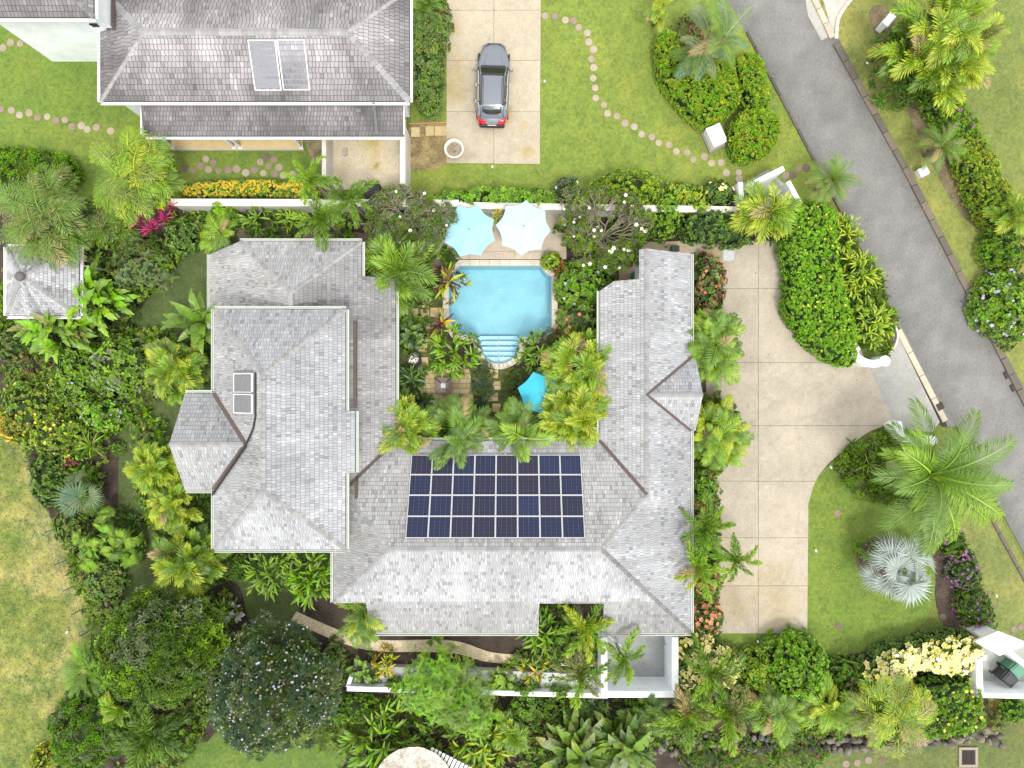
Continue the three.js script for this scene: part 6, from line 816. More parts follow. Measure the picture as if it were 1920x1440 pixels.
// ---- upper left
palm('yellow green feathery palm clump beside the neighbouring verandah', 236, 318, 90, 5.2, { set: FR.comb, stems: 13, per: 8, tints: ['lime', 'lime', 'yel', 'green', 'olive'], fl: 0.52, fill: 'tiny', fillN: 0.7, spread: 0.6, low: 0.6 });
palm('dark feathery palm clump at the left edge above the pavilion', 62, 400, 98, 5.6, { set: FR.comb, stems: 13, per: 8, tints: ['green', 'mid', 'olive', 'mid'], fl: 0.54, fill: 'tiny', fillN: 0.7, spread: 0.62, low: 0.6 });
palm('small sparse ferny palm between the two feathery clumps', 190, 425, 52, 3.2, { set: FR.comb, stems: 4, per: 7, tints: ['green', 'lime', 'mid'], fl: 0.75, spread: 0.3 });
hedge('loose bright green hedge at the foot of the left lawn', [-20, 284, 40, 280, 120, 292, 140, 310, 138, 335, 60, 340, -20, 345], 1.2, { leaf: 'long', size: 0.22, cols: ['bright', 'lime', 'green'] });
for (const [px, py, r, l] of [[263, 418, 26, 'magenta cordyline, lowest left of the four by the feathery palm'], [285, 430, 24, 'magenta cordyline, lowest of the four by the feathery palm'], [306, 410, 24, 'magenta cordyline, middle right of the four by the feathery palm'], [325, 387, 18, 'magenta cordyline against the wall, topmost of the four']]) clump(l, px, py, r, 1.9, { set: BL.sword, stems: 3, per: 14, tints: ['pink', 'pink', 'maroon'], name: 'cordyline', spread: 0.35, fl: 0.75, low: 0.8 });
shrub('dark round-leaved shrub below the magenta cordylines', 338, 440, 34, 34, 1.5, { leaf: 'oval', size: 0.2, cols: ['mid', 'dark', 'green'] });
shrub('leafy shrub under the ferny palm above the fine bushes', 265, 465, 46, 26, 1.6, { leaf: 'long', size: 0.22, cols: ['mid', 'dark', 'olive'] });
palm('green feather palm at the villa north west corner', 405, 437, 50, 3.0, { set: FR.broad, stems: 3, per: 8, tints: ['green', 'lime', 'mid'], fl: 0.85, spread: 0.25 });
shrub('lime green shrub against the garden wall', 418, 394, 22, 20, 1.8, { leaf: 'oval', size: 0.22, cols: ['bright', 'lime'] });
clump('ginger clump with pink flowers under the garden wall', 478, 408, 44, 1.7, { set: BL.strap, stems: 10, per: 7, ...GRN, fl: 0.5, spread: 0.6, name: 'ginger_plant' });
clump('small ginger clump under the wall, right of the pink flowered one', 540, 405, 30, 1.5, { set: BL.strap, stems: 7, per: 7, ...BRT, fl: 0.6, spread: 0.55, name: 'ginger_plant' });
shrub('low dark shrub in front of the villa back roof', 520, 448, 34, 8, 0.7, { leaf: 'oval', size: 0.14 });
hedge('yellow flowering hedge below the neighbouring verandah', [348, 352, 370, 346, 400, 342, 480, 340, 560, 344, 600, 348, 600, 368, 480, 368, 350, 368], 1.1, { leaf: 'oval', size: 0.12, cols: ['green', 'mid', 'lime'], flowers: [['gold', 420, 0.075]], round: 0.35 });
palm('upper plume palm of three by the walled yard', 585, 338, 48, 5.6, { set: FR.plume, stems: 1, per: 10, tints: ['lime', 'green'], fl: 1.15, trunk: 0.08, bark: MT.greybark });
palm('lower left plume palm of three by the walled yard', 606, 410, 58, 5.2, { set: FR.plume, stems: 1, per: 11, tints: ['green', 'lime', 'green'], fl: 1.12, trunk: 0.08, bark: MT.greybark });
palm('right plume palm of three in front of the water tank', 655, 372, 56, 5.4, { set: FR.plume, stems: 1, per: 11, tints: ['green', 'mid', 'green'], fl: 1.12, trunk: 0.08, bark: MT.greybark });
clump('orange and yellow croton behind the plume palms', 706, 392, 18, 1.2, { set: BL.strap, stems: 3, per: 9, tints: ['gold', 'rust', 'olive'], name: 'croton', fl: 0.8 });
frangipani('grey green frangipani with few white flowers left of the umbrellas', 755, 418, 92, 3.4, { leafy: 0.7, fl: 16, sz: 0.72, size: 0.2, cols: ['grey', 'grey', 'olive', 'green'] });
shrub('pale grey green bush over the yard wall end', 735, 375, 42, 20, 2.2, { leaf: 'tiny', size: 0.13, cols: ['grey', 'green', 'grey'], dens: 0.45 });
palm('bright green palm clump left of the pool', 742, 508, 84, 3.8, { set: FR.areca, stems: 8, per: 7, tints: ['lime', 'green', 'mid', 'green', 'lime'], fl: 0.8 });
shrub('small round green bush at the deck corner', 843, 481, 16, 16, 1.0, { leaf: 'fine', size: 0.2, cols: ['green', 'bright', 'mid'] });
hedge('mixed green hedge behind the garden wall over the umbrellas', [800, 372, 870, 360, 930, 355, 1000, 356, 1040, 366, 1040, 382, 930, 386, 800, 384], 1.7, { leaf: 'oval', size: 0.17, cols: ['lime', 'green', 'mid', 'bright'], round: 0.4, lump: 0.4 });
clump('yellow green leafy plant between the two pale umbrellas', 930, 400, 22, 2.2, { set: BL.strap, stems: 4, per: 8, tints: ['yel', 'lime', 'gold'], fl: 0.8 });
shrub('grey bush right of the hedge behind the umbrellas', 1063, 350, 26, 20, 1.8, { leaf: 'long', size: 0.2, cols: ['grey', 'bluish'], flowers: [['white', 8, 0.1]] });
shrub('tall yellow green bush behind the bare frangipani', 1180, 356, 72, 42, 2.6, { leaf: 'tiny', size: 0.16, cols: ['lime', 'yel', 'lime', 'green'], lump: 0.4 });
frangipani('bare branched frangipani dotted with white flowers right of the umbrellas', 1138, 432, 108, 3.6, { leafy: 1, fl: 52, sz: 0.72, size: 0.16, cols: ['olive', 'grey', 'lime', 'green'] });
shrub('bright green bush right of the bare frangipani', 1250, 400, 34, 48, 2.0, { leaf: 'round', size: 0.16, cols: ['bright', 'green', 'lime'] });
shrub('yellow green bush behind the garden wall', 1283, 366, 42, 26, 1.8, { leaf: 'oval', size: 0.17, cols: ['lime', 'yel', 'green'] });
shrub('dark bush with cream flowers beside the bin yard', 1348, 362, 30, 26, 1.7, { leaf: 'oval', size: 0.17, cols: ['mid', 'dark', 'green'], flowers: [['cream', 14, 0.14]] });
hedge('dark green hedge along the top of the villa driveway', [1282, 404, 1330, 398, 1392, 400, 1405, 430, 1400, 455, 1370, 458, 1300, 450, 1280, 430], 1.9, { leaf: 'round', size: 0.18, cols: ['mid', 'dark', 'green', 'deep'], lump: 0.3 });
palm('yellow green palm over the bin yard wall', 1442, 395, 64, 3.8, { ...YEL, stems: 6, per: 7, fl: 0.85, spread: 0.35 });
palm('short fine leaved palm leaning over the lane', 1560, 338, 52, 2.6, { set: FR.fine, stems: 1, per: 44, tints: ['green', 'green', 'mid', 'olive'], fl: 1.0, trunk: 0.12, bark: MT.bark, size: [0.75, 1.05] });
hedge('large bright green rounded hedge beside the driveway', [1492, 392, 1530, 380, 1560, 398, 1566, 440, 1572, 500, 1582, 555, 1600, 610, 1603, 655, 1595, 683, 1560, 678, 1520, 650, 1490, 612, 1472, 575, 1478, 520, 1466, 470, 1475, 420], 1.7, { leaf: 'round', size: 0.135, cols: ['bright', 'bright', 'lime', 'bright'], flowers: [['lemon', 45, 0.06]], lump: 0.16, round: 0.6 });
clump('strip of yellow green ginger beside the lane, upper part', 1582, 440, 40, 1.7, { set: BL.strap, stems: 22, per: 8, ...YEL, fl: 0.44, spread: 0.85, name: 'ginger_plant', low: 0.7 });
clump('strip of yellow green ginger beside the lane, middle part', 1612, 515, 44, 1.7, { set: BL.strap, stems: 24, per: 8, ...YEL, fl: 0.44, spread: 0.85, name: 'ginger_plant', low: 0.7 });
clump('strip of yellow green ginger beside the lane, by the white gate wall', 1636, 605, 46, 1.7, { set: BL.strap, stems: 26, per: 8, tints: ['yel', 'lime', 'lime', 'green'], fl: 0.44, spread: 0.85, name: 'ginger_plant', low: 0.7 });
// ---- upper right
palm('blue green feather palm beside the lane at the top', 1350, 62, 84, 5.2, { set: FR.coco, stems: 3, per: 9, tints: ['bluish', 'green', 'mid', 'grey'], fl: 0.85, spread: 0.35, trunk: 0.09, bark: MT.greybark });
palm('small yellow tipped palm at the top edge of the front lawn', 1240, 4, 36, 3, { ...YEL, stems: 4, per: 7 });
hedge('thick clipped hedge wrapped like a hook on the front lawn', [1232, 78, 1248, 60, 1268, 66, 1280, 100, 1296, 142, 1310, 140, 1322, 115, 1366, 118, 1384, 160, 1382, 195, 1358, 218, 1325, 238, 1298, 222, 1262, 185, 1236, 140], 1.3, { cols: ['lime', 'yel', 'lime', 'bright'], size: 0.14, round: 0.5, dens: 1.6, flowers: [['red', 6, 0.06]] });
hedge('upright clipped hedge block between hook hedge and lane', [1378, 110, 1418, 106, 1434, 150, 1440, 190, 1428, 206, 1405, 205, 1390, 170], 1.5, { cols: ['lime', 'yel', 'lime', 'bright'], size: 0.14, round: 0.4, dens: 1.6 });
hedge('round clipped hedge beside the white cabinet', [1372, 240, 1390, 214, 1425, 206, 1454, 220, 1458, 250, 1440, 285, 1400, 302, 1380, 290], 1.4, { cols: ['lime', 'yel', 'lime', 'bright'], size: 0.14, round: 0.5, dens: 1.65, lump: 0.1, flowers: [['coral', 10, 0.05]] });
shrub('thin brownish twiggy bush with red flowers over the hook hedge', 1290, 70, 32, 46, 1.7, { leaf: 'tiny', size: 0.1, cols: ['olive', 'maroon', 'mid'], dens: 0.4, flowers: [['pink', 16, 0.09]] });
palm('large bright yellow green palm clump at the top right', 1780, 68, 118, 5.2, { tints: ['yel', 'yel', 'lime', 'yel', 'lime', 'green'], stems: 20, per: 8, fl: 0.46, spread: 0.68, low: 0.6 });
hedge('long mixed hedge beyond the lane, upper stretch', [1668, 66, 1718, 60, 1762, 126, 1808, 196, 1832, 250, 1782, 268, 1740, 205, 1690, 135], 1.3, { cols: ['green', 'lime', 'lime', 'bright'], size: 0.14, dens: 1.3, flowers: [['violet', 22, 0.07]], sm: false, lump: 0.3 });
hedge('long mixed hedge beyond the lane, lower stretch', [1782, 268, 1832, 250, 1860, 305, 1894, 365, 1896, 412, 1866, 432, 1834, 404, 1808, 340], 1.3, { cols: ['lime', 'yel', 'lime', 'yel', 'green'], size: 0.14, dens: 1.3, flowers: [['coral', 8, 0.05]], sm: false, lump: 0.3 });
palm('small fine leaved palm beside the long hedge', 1762, 276, 46, 2.0, { set: FR.fine, stems: 1, per: 34, tints: ['green', 'olive', 'mid'], fl: 1.05, trunk: 0.1, bark: MT.bark });
palm('yellow palm at the right edge below the long hedge', 1912, 402, 46, 3.4, { ...YEL, stems: 6, per: 7 });
shrub('bright hedge end at the right edge under the yellow palm', 1890, 465, 46, 40, 1.6, { leaf: 'tiny', size: 0.14, cols: ['lime', 'green', 'bright'] });
shrub('large bush with pale lilac flowers at the right edge', 1898, 570, 62, 72, 2.0, { leaf: 'oval', size: 0.17, cols: ['bright', 'green', 'mid', 'lime'], flowers: [['lilac', 60, 0.1]] });
// ---- right
palm('very large feather palm overhanging the lane', 1742, 888, 146, 5.6, { set: FR.coco, stems: 1, per: 28, tints: ['green', 'mid', 'lime', 'green'], fl: 1.0, trunk: 0.17, bark: MT.greybark, size: [0.75, 1.1] });
palm('smaller feather palm under the very large one', 1795, 930, 70, 3.4, { set: FR.coco, stems: 1, per: 14, tints: ['bright', 'green', 'mid'], fl: 0.95, trunk: 0.12, bark: MT.greybark });
for (const [px, py, r, l, c] of [[1577, 862, 9, 'pale green rosette at the driveway curve, upper of two', ['lime', 'green']], [1576, 884, 9, 'pale green rosette at the driveway curve, lower of two', ['lime', 'grey']], [1592, 902, 13, 'small bright bush in the bed beside the large palm', ['bright', 'green']], [1614, 838, 12, 'small green bush at the driveway curve', ['green', 'bright']], [1634, 826, 13, 'small lime bush below the gate wall', ['lime', 'green']], [1650, 846, 20, 'low green plants under the large palm fronds', ['green', 'mid']], [1625, 870, 22, 'low yellowish plants in the curved bed', ['olive', 'lime']]]) clump(l, px, py, r + 4, 0.6, { set: BL.sword, stems: 3, per: 12, tints: c, fl: 0.8, spread: 0.4 });
{ // silver fan palm in a ring of edging
  const t = palm('silver blue fan palm on the front lawn', 1674, 1066, 74, 2.4, { set: BL.fan, stems: 1, per: 24, tints: ['silver'], fl: 1.2, trunk: 0.16, rough: 0.7, bark: MT.bark, leaf: 'fan_leaf', size: [0.42, 1.15] });
  const [x, z] = P(1650, 1050), e = thing('ring_edging', 'thin dark ring of edging round the silver fan palm', 'edging', x, z); part(e, 'edging', new THREE.TorusGeometry(1.28, 0.06, 8, 40).rotateX(-Math.PI / 2).translate(0, 0.05, 0), tmat('concrete', 0.14, 0.11, 0.08)); part(e, 'soil', new THREE.CircleGeometry(1.25, 32).rotateX(-Math.PI / 2).translate(0, 0.03, 0), tmat('soil', 0.12, 0.1, 0.075));
  clump('bright green ferns inside the ring of the silver palm', 1632, 1036, 26, 0.7, { set: FR.fine, stems: 5, per: 8, tints: ['bright', 'lime'], fl: 0.6, name: 'fern', leaf: 'frond' });
}
shrub('purple flowering bush beside the lane, upper part', 1788, 1015, 24, 46, 1.2, { leaf: 'tiny', size: 0.12, cols: ['green', 'mid', 'green'], turn: 0.45, flowers: [['violet', 26, 0.09]], dens: 0.8 });
shrub('purple flowering bush beside the lane, middle part', 1814, 1075, 32, 40, 1.3, { leaf: 'tiny', size: 0.12, lump: 0.45, cols: ['mid', 'green', 'bluish'], turn: 0.4, flowers: [['violet', 70, 0.075]], dens: 0.8 });
shrub('purple flowering bush beside the lane, lowest part', 1832, 1142, 32, 40, 1.3, { leaf: 'tiny', size: 0.12, lump: 0.45, cols: ['mid', 'green', 'dark'], turn: 0.3, flowers: [['violet', 60, 0.075]], dens: 0.8 });
clump('ferny plant above the bin shelter roof', 1856, 1178, 24, 0.9, { set: FR.fine, stems: 4, per: 8, ...GRN, fl: 0.7, name: 'fern', leaf: 'frond' });
hedge('cream yellow flowering hedge left of the bin shelter', [1612, 1252, 1640, 1232, 1670, 1212, 1710, 1206, 1750, 1196, 1800, 1190, 1826, 1205, 1824, 1240, 1800, 1262, 1750, 1256, 1720, 1250, 1690, 1272, 1650, 1276, 1625, 1268], 1.7, { leaf: 'oval', size: 0.16, cols: ['green', 'mid', 'dark'], flowers: [['cream', 210, 0.19], ['butter', 110, 0.15], ['white', 60, 0.15]], dens: 0.8, lump: 0.3 });
hedge('bright green hedge below the cream flowering one', [1610, 1300, 1640, 1290, 1700, 1286, 1780, 1276, 1826, 1274, 1832, 1320, 1830, 1360, 1780, 1372, 1700, 1372, 1630, 1350], 1.9, { leaf: 'round', size: 0.17, cols: ['bright', 'green', 'lime', 'mid'], lump: 0.35, flowers: [['lemon', 40, 0.1]] });
palm('yellow feathery palm clump above the rock wall', 1682, 1352, 84, 4.6, { set: FR.comb, stems: 14, per: 8, tints: ['lime', 'yel', 'olive', 'green', 'yel'], fl: 0.5, fill: 'tiny', fillN: 0.7, spread: 0.62, low: 0.62 });
shrub('round bright green tree with rosette leaves below the driveway', 1496, 1258, 66, 66, 2.7, { leaf: 'round', size: 0.17, cols: ['bright', 'lime', 'bright', 'green'], name: 'tree', cat: 'tree', lump: 0.13, dens: 1.2 });
shrub('yellow green bush left of the round tree', 1424, 1262, 34, 38, 1.8, { leaf: 'oval', size: 0.16, cols: ['lime', 'yel', 'bright', 'green'] });
shrub('green bush right of the round tree', 1588, 1264, 36, 28, 1.6, { leaf: 'round', size: 0.16, cols: ['bright', 'green', 'mid'] });
shrub('cream flowering bush at the villa corner, upper part', 1300, 1208, 40, 30, 1.9, { leaf: 'oval', size: 0.16, cols: ['mid', 'green', 'dark'], flowers: [['cream', 110, 0.17], ['butter', 50, 0.14]], dens: 0.8 });
shrub('cream flowering bush at the villa corner, lower part', 1345, 1255, 48, 36, 1.9, { leaf: 'oval', size: 0.16, cols: ['mid', 'green', 'dark'], flowers: [['cream', 170, 0.17], ['butter', 80, 0.14]], dens: 0.8 });
shrub('cream flowering bush beside the service yard wall', 1288, 1262, 30, 34, 1.6, { leaf: 'oval', size: 0.16, cols: ['mid', 'dark', 'olive'], flowers: [['cream', 70, 0.16], ['butter', 30, 0.13]], dens: 0.8 });
shrub('peach flowering bush by the villa driveway, lower of the two', 1326, 1163, 32, 32, 1.6, { leaf: 'oval', size: 0.14, cols: ['mid', 'green'], flowers: [['peach', 120, 0.13], ['coral', 20, 0.1]], dens: 0.7 });
shrub('peach flowering bush by the villa driveway, upper of the two', 1330, 1096, 26, 22, 1.4, { leaf: 'oval', size: 0.14, cols: ['mid', 'green'], flowers: [['peach', 60, 0.13]], dens: 0.7 });
palm('drooping plume palm over the cream bushes', 1334, 1262, 72, 4.4, { set: FR.plume, stems: 1, per: 11, tints: ['green', 'green', 'olive', 'lime'], fl: 1.05, trunk: 0.09, bark: MT.greybark });
palm('drooping plume palm at the bottom, left of its twin', 1284, 1340, 70, 4.2, { set: FR.plume, stems: 1, per: 11, tints: ['green', 'green', 'olive', 'lime'], fl: 1.05, trunk: 0.09, bark: MT.greybark });
palm('drooping plume palm at the bottom, right of its twin', 1358, 1330, 74, 4.4, { set: FR.plume, stems: 1, per: 12, tints: ['olive', 'green', 'lime', 'mid'], fl: 1.05, trunk: 0.09, bark: MT.greybark });
palm('lime palm clump below the round bright tree', 1560, 1330, 58, 2.8, { set: FR.broad, stems: 5, per: 7, tints: ['lime', 'yel', 'green'], fl: 0.85, spread: 0.35 });
palm('green palm clump between plume palms and lime palm', 1462, 1340, 62, 2.6, { set: FR.broad, stems: 6, per: 7, tints: ['mid', 'green', 'lime'], fl: 0.8, spread: 0.4 });
clump('large leaved plant behind the lime palm', 1510, 1315, 40, 2.0, { set: BL.paddle, stems: 4, per: 5, ...GRN, fl: 0.8 });
shrub('weedy green ground bushes below the rock wall, left part', 1405, 1425, 60, 28, 0.9, { leaf: 'tiny', size: 0.13, cols: ['green', 'mid', 'lime'], dens: 0.6, flowers: [['pink', 8, 0.07]] });
shrub('weedy green ground bushes below the rock wall, right part', 1500, 1418, 56, 30, 0.9, { leaf: 'tiny', size: 0.13, cols: ['green', 'bright', 'mid'], dens: 0.6, flowers: [['pink', 8, 0.07]] });
shrub('weedy green ground bushes below the rock wall, leftmost part', 1318, 1424, 52, 26, 0.8, { leaf: 'tiny', size: 0.13, cols: ['green', 'mid', 'olive'], dens: 0.7 });
shrub('dry twiggy bush below the bin shelter', 1852, 1340, 28, 34, 1.0, { leaf: 'fine', size: 0.16, cols: ['straw', 'rust', 'olive'], dens: 0.35 });
shrub('bright bush at the right edge below the bin shelter', 1905, 1334, 26, 22, 1.0, { leaf: 'round', size: 0.14, cols: ['bright', 'green'] });
// ---- east front of the villa
shrub('red flowering bush at the north end of the driveway', 1330, 535, 34, 58, 1.8, { leaf: 'oval', size: 0.15, cols: ['dark', 'mid', 'maroon', 'olive'], flowers: [['coral', 34, 0.1], ['red', 20, 0.1], ['peach', 20, 0.09]], dens: 0.8, lump: 0.35 });
palm('green arching palm beside the porch, upper of the two', 1338, 650, 82, 3.6, { set: FR.broad, stems: 11, per: 8, tints: ['green', 'mid', 'lime', 'green'], fl: 0.68, spread: 0.45 });
palm('lime green arching palm beside the porch, lower of the two', 1348, 815, 80, 3.4, { set: FR.broad, stems: 13, per: 8, tints: ['lime', 'green', 'yel', 'green'], fl: 0.58, spread: 0.5 });
shrub('dark bush with few red flowers along the east wall', 1318, 918, 24, 44, 1.3, { leaf: 'oval', size: 0.16, cols: ['mid', 'dark', 'bright', 'green'], flowers: [['red', 12, 0.09]] });
palm('bright plume palm on the east front, topmost of three', 1318, 990, 62, 4.4, { set: FR.plume, stems: 1, per: 9, tints: ['bright', 'lime', 'green'], fl: 1.12, trunk: 0.08, bark: MT.greybark });
palm('bright plume palm on the east front, right of three', 1378, 1046, 54, 4.0, { set: FR.plume, stems: 1, per: 9, tints: ['bright', 'lime', 'green'], fl: 1.12, trunk: 0.08, bark: MT.greybark });
palm('bright plume palm on the east front, lowest of three', 1306, 1066, 54, 4.4, { set: FR.plume, stems: 1, per: 9, tints: ['bright', 'lime', 'yel'], fl: 1.12, trunk: 0.08, bark: MT.greybark });
// ---- the court
clump('red and yellow croton leaning over the pool, upper of two', 838, 528, 40, 1.6, { set: BL.strap, stems: 4, per: 9, tints: ['maroon', 'maroon', 'olive', 'yel', 'rust'], name: 'croton', fl: 0.85, spread: 0.3 });
clump('red and yellow croton leaning over the pool, lower of two', 826, 606, 34, 1.5, { set: BL.strap, stems: 3, per: 9, tints: ['maroon', 'olive', 'gold', 'maroon'], name: 'croton', fl: 0.9, spread: 0.3 });
clump('small rusty croton at the deck corner right of the pool', 1048, 505, 22, 1.2, { set: BL.strap, stems: 3, per: 8, tints: ['red', 'maroon', 'rust'], name: 'croton', fl: 0.8 });
shrub('lime bush at the pool corner by the deck', 1036, 488, 18, 16, 1.2, { leaf: 'oval', size: 0.16, cols: ['lime', 'yel'] });
clump('dense long leaved bush left of the pool steps', 846, 660, 58, 2.2, { set: BL.strap, stems: 17, per: 9, tints: ['green', 'bright', 'lime', 'green'], fl: 0.4, spread: 0.75, low: 0.55, name: 'leafy_bush' });
clump('dense long leaved bush right of the pool steps', 1006, 662, 48, 2.0, { set: BL.strap, stems: 14, per: 9, tints: ['green', 'mid', 'bright', 'green'], fl: 0.42, spread: 0.75, low: 0.55, name: 'leafy_bush' });
clump('dark glossy plant under the west court eave', 765, 630, 34, 1.6, { set: BL.paddle, stems: 6, per: 6, tints: ['dark', 'mid', 'deep'], fl: 0.65 });
clump('dark glossy plant below the flower pot', 770, 712, 34, 1.5, { set: BL.strap, stems: 6, per: 7, tints: ['dark', 'mid', 'bluish'], fl: 0.7 });
shrub('white flowers in the dark pot', 774, 672, 11, 11, 1.1, { leaf: 'oval', size: 0.1, cols: ['white', 'white', 'grey'], dens: 1 });
palm('dark fronds along the west court eave', 768, 592, 30, 1.4, { set: FR.fine, stems: 4, per: 8, ...DRK, fl: 0.8, name: 'fern', cat: 'fern' });
shrub('grey green mounded bush between terrace and paver walk, upper', 905, 700, 20, 26, 0.8, { leaf: 'fine', size: 0.2, cols: ['grey', 'olive', 'grey'] });
shrub('grey green mounded bush between terrace and paver walk, lower', 904, 728, 22, 24, 0.8, { leaf: 'fine', size: 0.2, cols: ['grey', 'olive', 'bluish'] });
shrub('grey green mounded bush under the court palms', 900, 768, 20, 18, 0.8, { leaf: 'fine', size: 0.2, cols: ['grey', 'bluish', 'mid'] });
shrub('grey green feathery bush left of the turquoise umbrella', 962, 716, 18, 24, 0.9, { leaf: 'fine', size: 0.2, cols: ['grey', 'olive', 'green'] });
shrub('pale feathery bush between long leaved bush and yellow palm', 1040, 640, 26, 26, 1.3, { leaf: 'fine', size: 0.2, cols: ['olive', 'grey', 'straw'], dens: 0.8 });
palm('yellow palm clump at the lower left corner of the court', 752, 808, 90, 4.0, { ...YEL, stems: 15, per: 8, fl: 0.52 });
palm('dark green palm clump over the garden chairs', 858, 826, 80, 4.0, { set: FR.broad, stems: 8, per: 8, tints: ['mid', 'dark', 'green', 'mid'], fl: 0.8 });
palm('green palm clump below the turquoise umbrella', 975, 818, 74, 3.8, { set: FR.broad, stems: 7, per: 8, tints: ['green', 'mid', 'lime', 'mid'], fl: 0.85 });
palm('bright yellow palm clump at the right of the court, upper of two', 1098, 692, 90, 4.0, { tints: ['yel', 'lime', 'yel', 'lime', 'green'], stems: 18, per: 8, fl: 0.46, spread: 0.62 });
palm('bright yellow palm clump at the right of the court, lower of two', 1086, 788, 104, 4.4, { tints: ['yel', 'yel', 'lime', 'yel', 'green'], stems: 22, per: 8, fl: 0.42, spread: 0.66 });
shrub('leafy bush with blue and white flowers right of the pool', 1098, 528, 58, 48, 1.9, { leaf: 'oval', size: 0.16, cols: ['lime', 'green', 'bright', 'mid'], flowers: [['lilac', 26, 0.09], ['white', 14, 0.08]], lump: 0.35 });
shrub('feathery lime bush with orange buds right of the pool', 1085, 598, 48, 42, 1.8, { leaf: 'pinna', size: 0.24, cols: ['lime', 'olive', 'lime', 'green'], flowers: [['coral', 12, 0.09]] });
// ---- south side of the villa
palm('soft green palm over the villa south west corner', 676, 1160, 64, 4.2, { set: FR.broad, stems: 7, per: 7, tints: ['lime', 'green', 'yel', 'mid'], fl: 0.75 });
clump('leafy ginger in the roof notch', 1016, 1190, 52, 2.0, { set: BL.strap, stems: 14, per: 7, tints: ['lime', 'green', 'mid', 'bright'], fl: 0.5, spread: 0.7, name: 'ginger_plant' });
clump('small leafy plant in front of the gravel path', 815, 1198, 22, 0.8, { set: BL.paddle, stems: 3, per: 6, ...GRN, fl: 0.75 });
palm('plume palm standing in the roof notch', 1096, 1172, 60, 4.6, { set: FR.plume, stems: 1, per: 9, tints: ['lime', 'green', 'yel'], fl: 1.12, trunk: 0.08, bark: MT.greybark });
palm('plume palm over the service yard wall', 1166, 1232, 54, 4.6, { set: FR.plume, stems: 1, per: 9, tints: ['lime', 'green', 'lime'], fl: 1.12, trunk: 0.08, bark: MT.greybark });
palm('plume palm left of the service yard, lowest of three', 1090, 1262, 58, 4.4, { set: FR.plume, stems: 1, per: 10, tints: ['green', 'lime', 'olive'], fl: 1.12, trunk: 0.08, bark: MT.greybark });
clump('bronze and green croton beside the plume palms', 1000, 1262, 38, 1.3, { set: BL.strap, stems: 8, per: 8, tints: ['olive', 'gold', 'green', 'lime'], name: 'croton', fl: 0.55, spread: 0.6 });
clump('yellow croton near the gravel path', 722, 1252, 30, 1.2, { set: BL.strap, stems: 6, per: 8, tints: ['yel', 'gold', 'yel'], name: 'croton', fl: 0.6, spread: 0.55 });
clump('broad dark leaved plant at the white wall end', 680, 1262, 34, 1.5, { set: BL.paddle, stems: 5, per: 6, tints: ['mid', 'dark', 'green'], fl: 0.7 });
clump('broad leaved plant between the pinnate tree and the yard', 945, 1278, 34, 1.3, { set: BL.paddle, stems: 5, per: 5, tints: ['green', 'mid', 'lime'], fl: 0.7 });
tree('bright green tree with pinnate leaves over the white wall, left', 815, 1290, 78, 4.2, { leaf: 'pinna', size: 0.3, cols: ['green', 'bright', 'lime', 'green'], blobs: 22, br: 0.36 });
tree('bright green tree with pinnate leaves over the white wall, right', 880, 1320, 70, 3.8, { leaf: 'pinna', size: 0.3, cols: ['green', 'lime', 'mid', 'bright'], blobs: 18, br: 0.38 });
shrub('dense ivy green bushes left below the white wall', 660, 1335, 62, 30, 1.2, { leaf: 'tiny', size: 0.14, cols: ['green', 'bright', 'mid', 'lime'], flowers: [['gold', 6, 0.09]] });
shrub('green bush below the white wall, middle', 985, 1330, 30, 28, 1.2, { leaf: 'oval', size: 0.15, cols: ['green', 'mid', 'bright'] });
shrub('small green bush below the white wall', 1035, 1330, 26, 20, 1.0, { leaf: 'oval', size: 0.15, cols: ['lime', 'green', 'mid'] });
shrub('finely leaved round bush below the service yard', 1102, 1340, 52, 36, 1.6, { leaf: 'pinna', size: 0.2, cols: ['green', 'grey', 'mid', 'green'] });
palm('dark green palm behind the finely leaved bush', 1215, 1345, 52, 2.4, { set: FR.broad, stems: 5, per: 7, ...DRK, fl: 0.8 });
clump('heliconia clump with cream leaf edges at the bottom edge', 712, 1398, 78, 2.2, { set: BL.strap, stems: 20, per: 7, tints: ['green', 'bright', 'mid', 'lime'], fl: 0.42, spread: 0.8, name: 'heliconia' });
clump('yellow green bushy plants at the bottom edge beside the cabana', 900, 1400, 72, 2.4, { set: BL.strap, stems: 20, per: 8, tints: ['lime', 'green', 'yel', 'mid'], fl: 0.4, spread: 0.8, name: 'leafy_bush', low: 0.6 });
palm('lime palm left of the big leaved plants at the bottom', 955, 1380, 44, 2.4, { tints: ['lime', 'yel', 'green'], stems: 4, per: 7 });
clump('broad banana like leaves with rusty tips at the bottom edge, left', 1085, 1420, 78, 3.0, { set: BL.travel, stems: 8, per: 8, tints: ['mid', 'green', 'dark', 'mid', 'grey', 'green'], fl: 0.85, spread: 0.4, name: 'banana_plant' });
clump('broad banana like leaves with rusty tips at the bottom edge, right', 1175, 1405, 70, 3.0, { set: BL.travel, stems: 8, per: 8, tints: ['green', 'mid', 'dark', 'mid', 'grey'], fl: 0.85, spread: 0.4, name: 'banana_plant' });
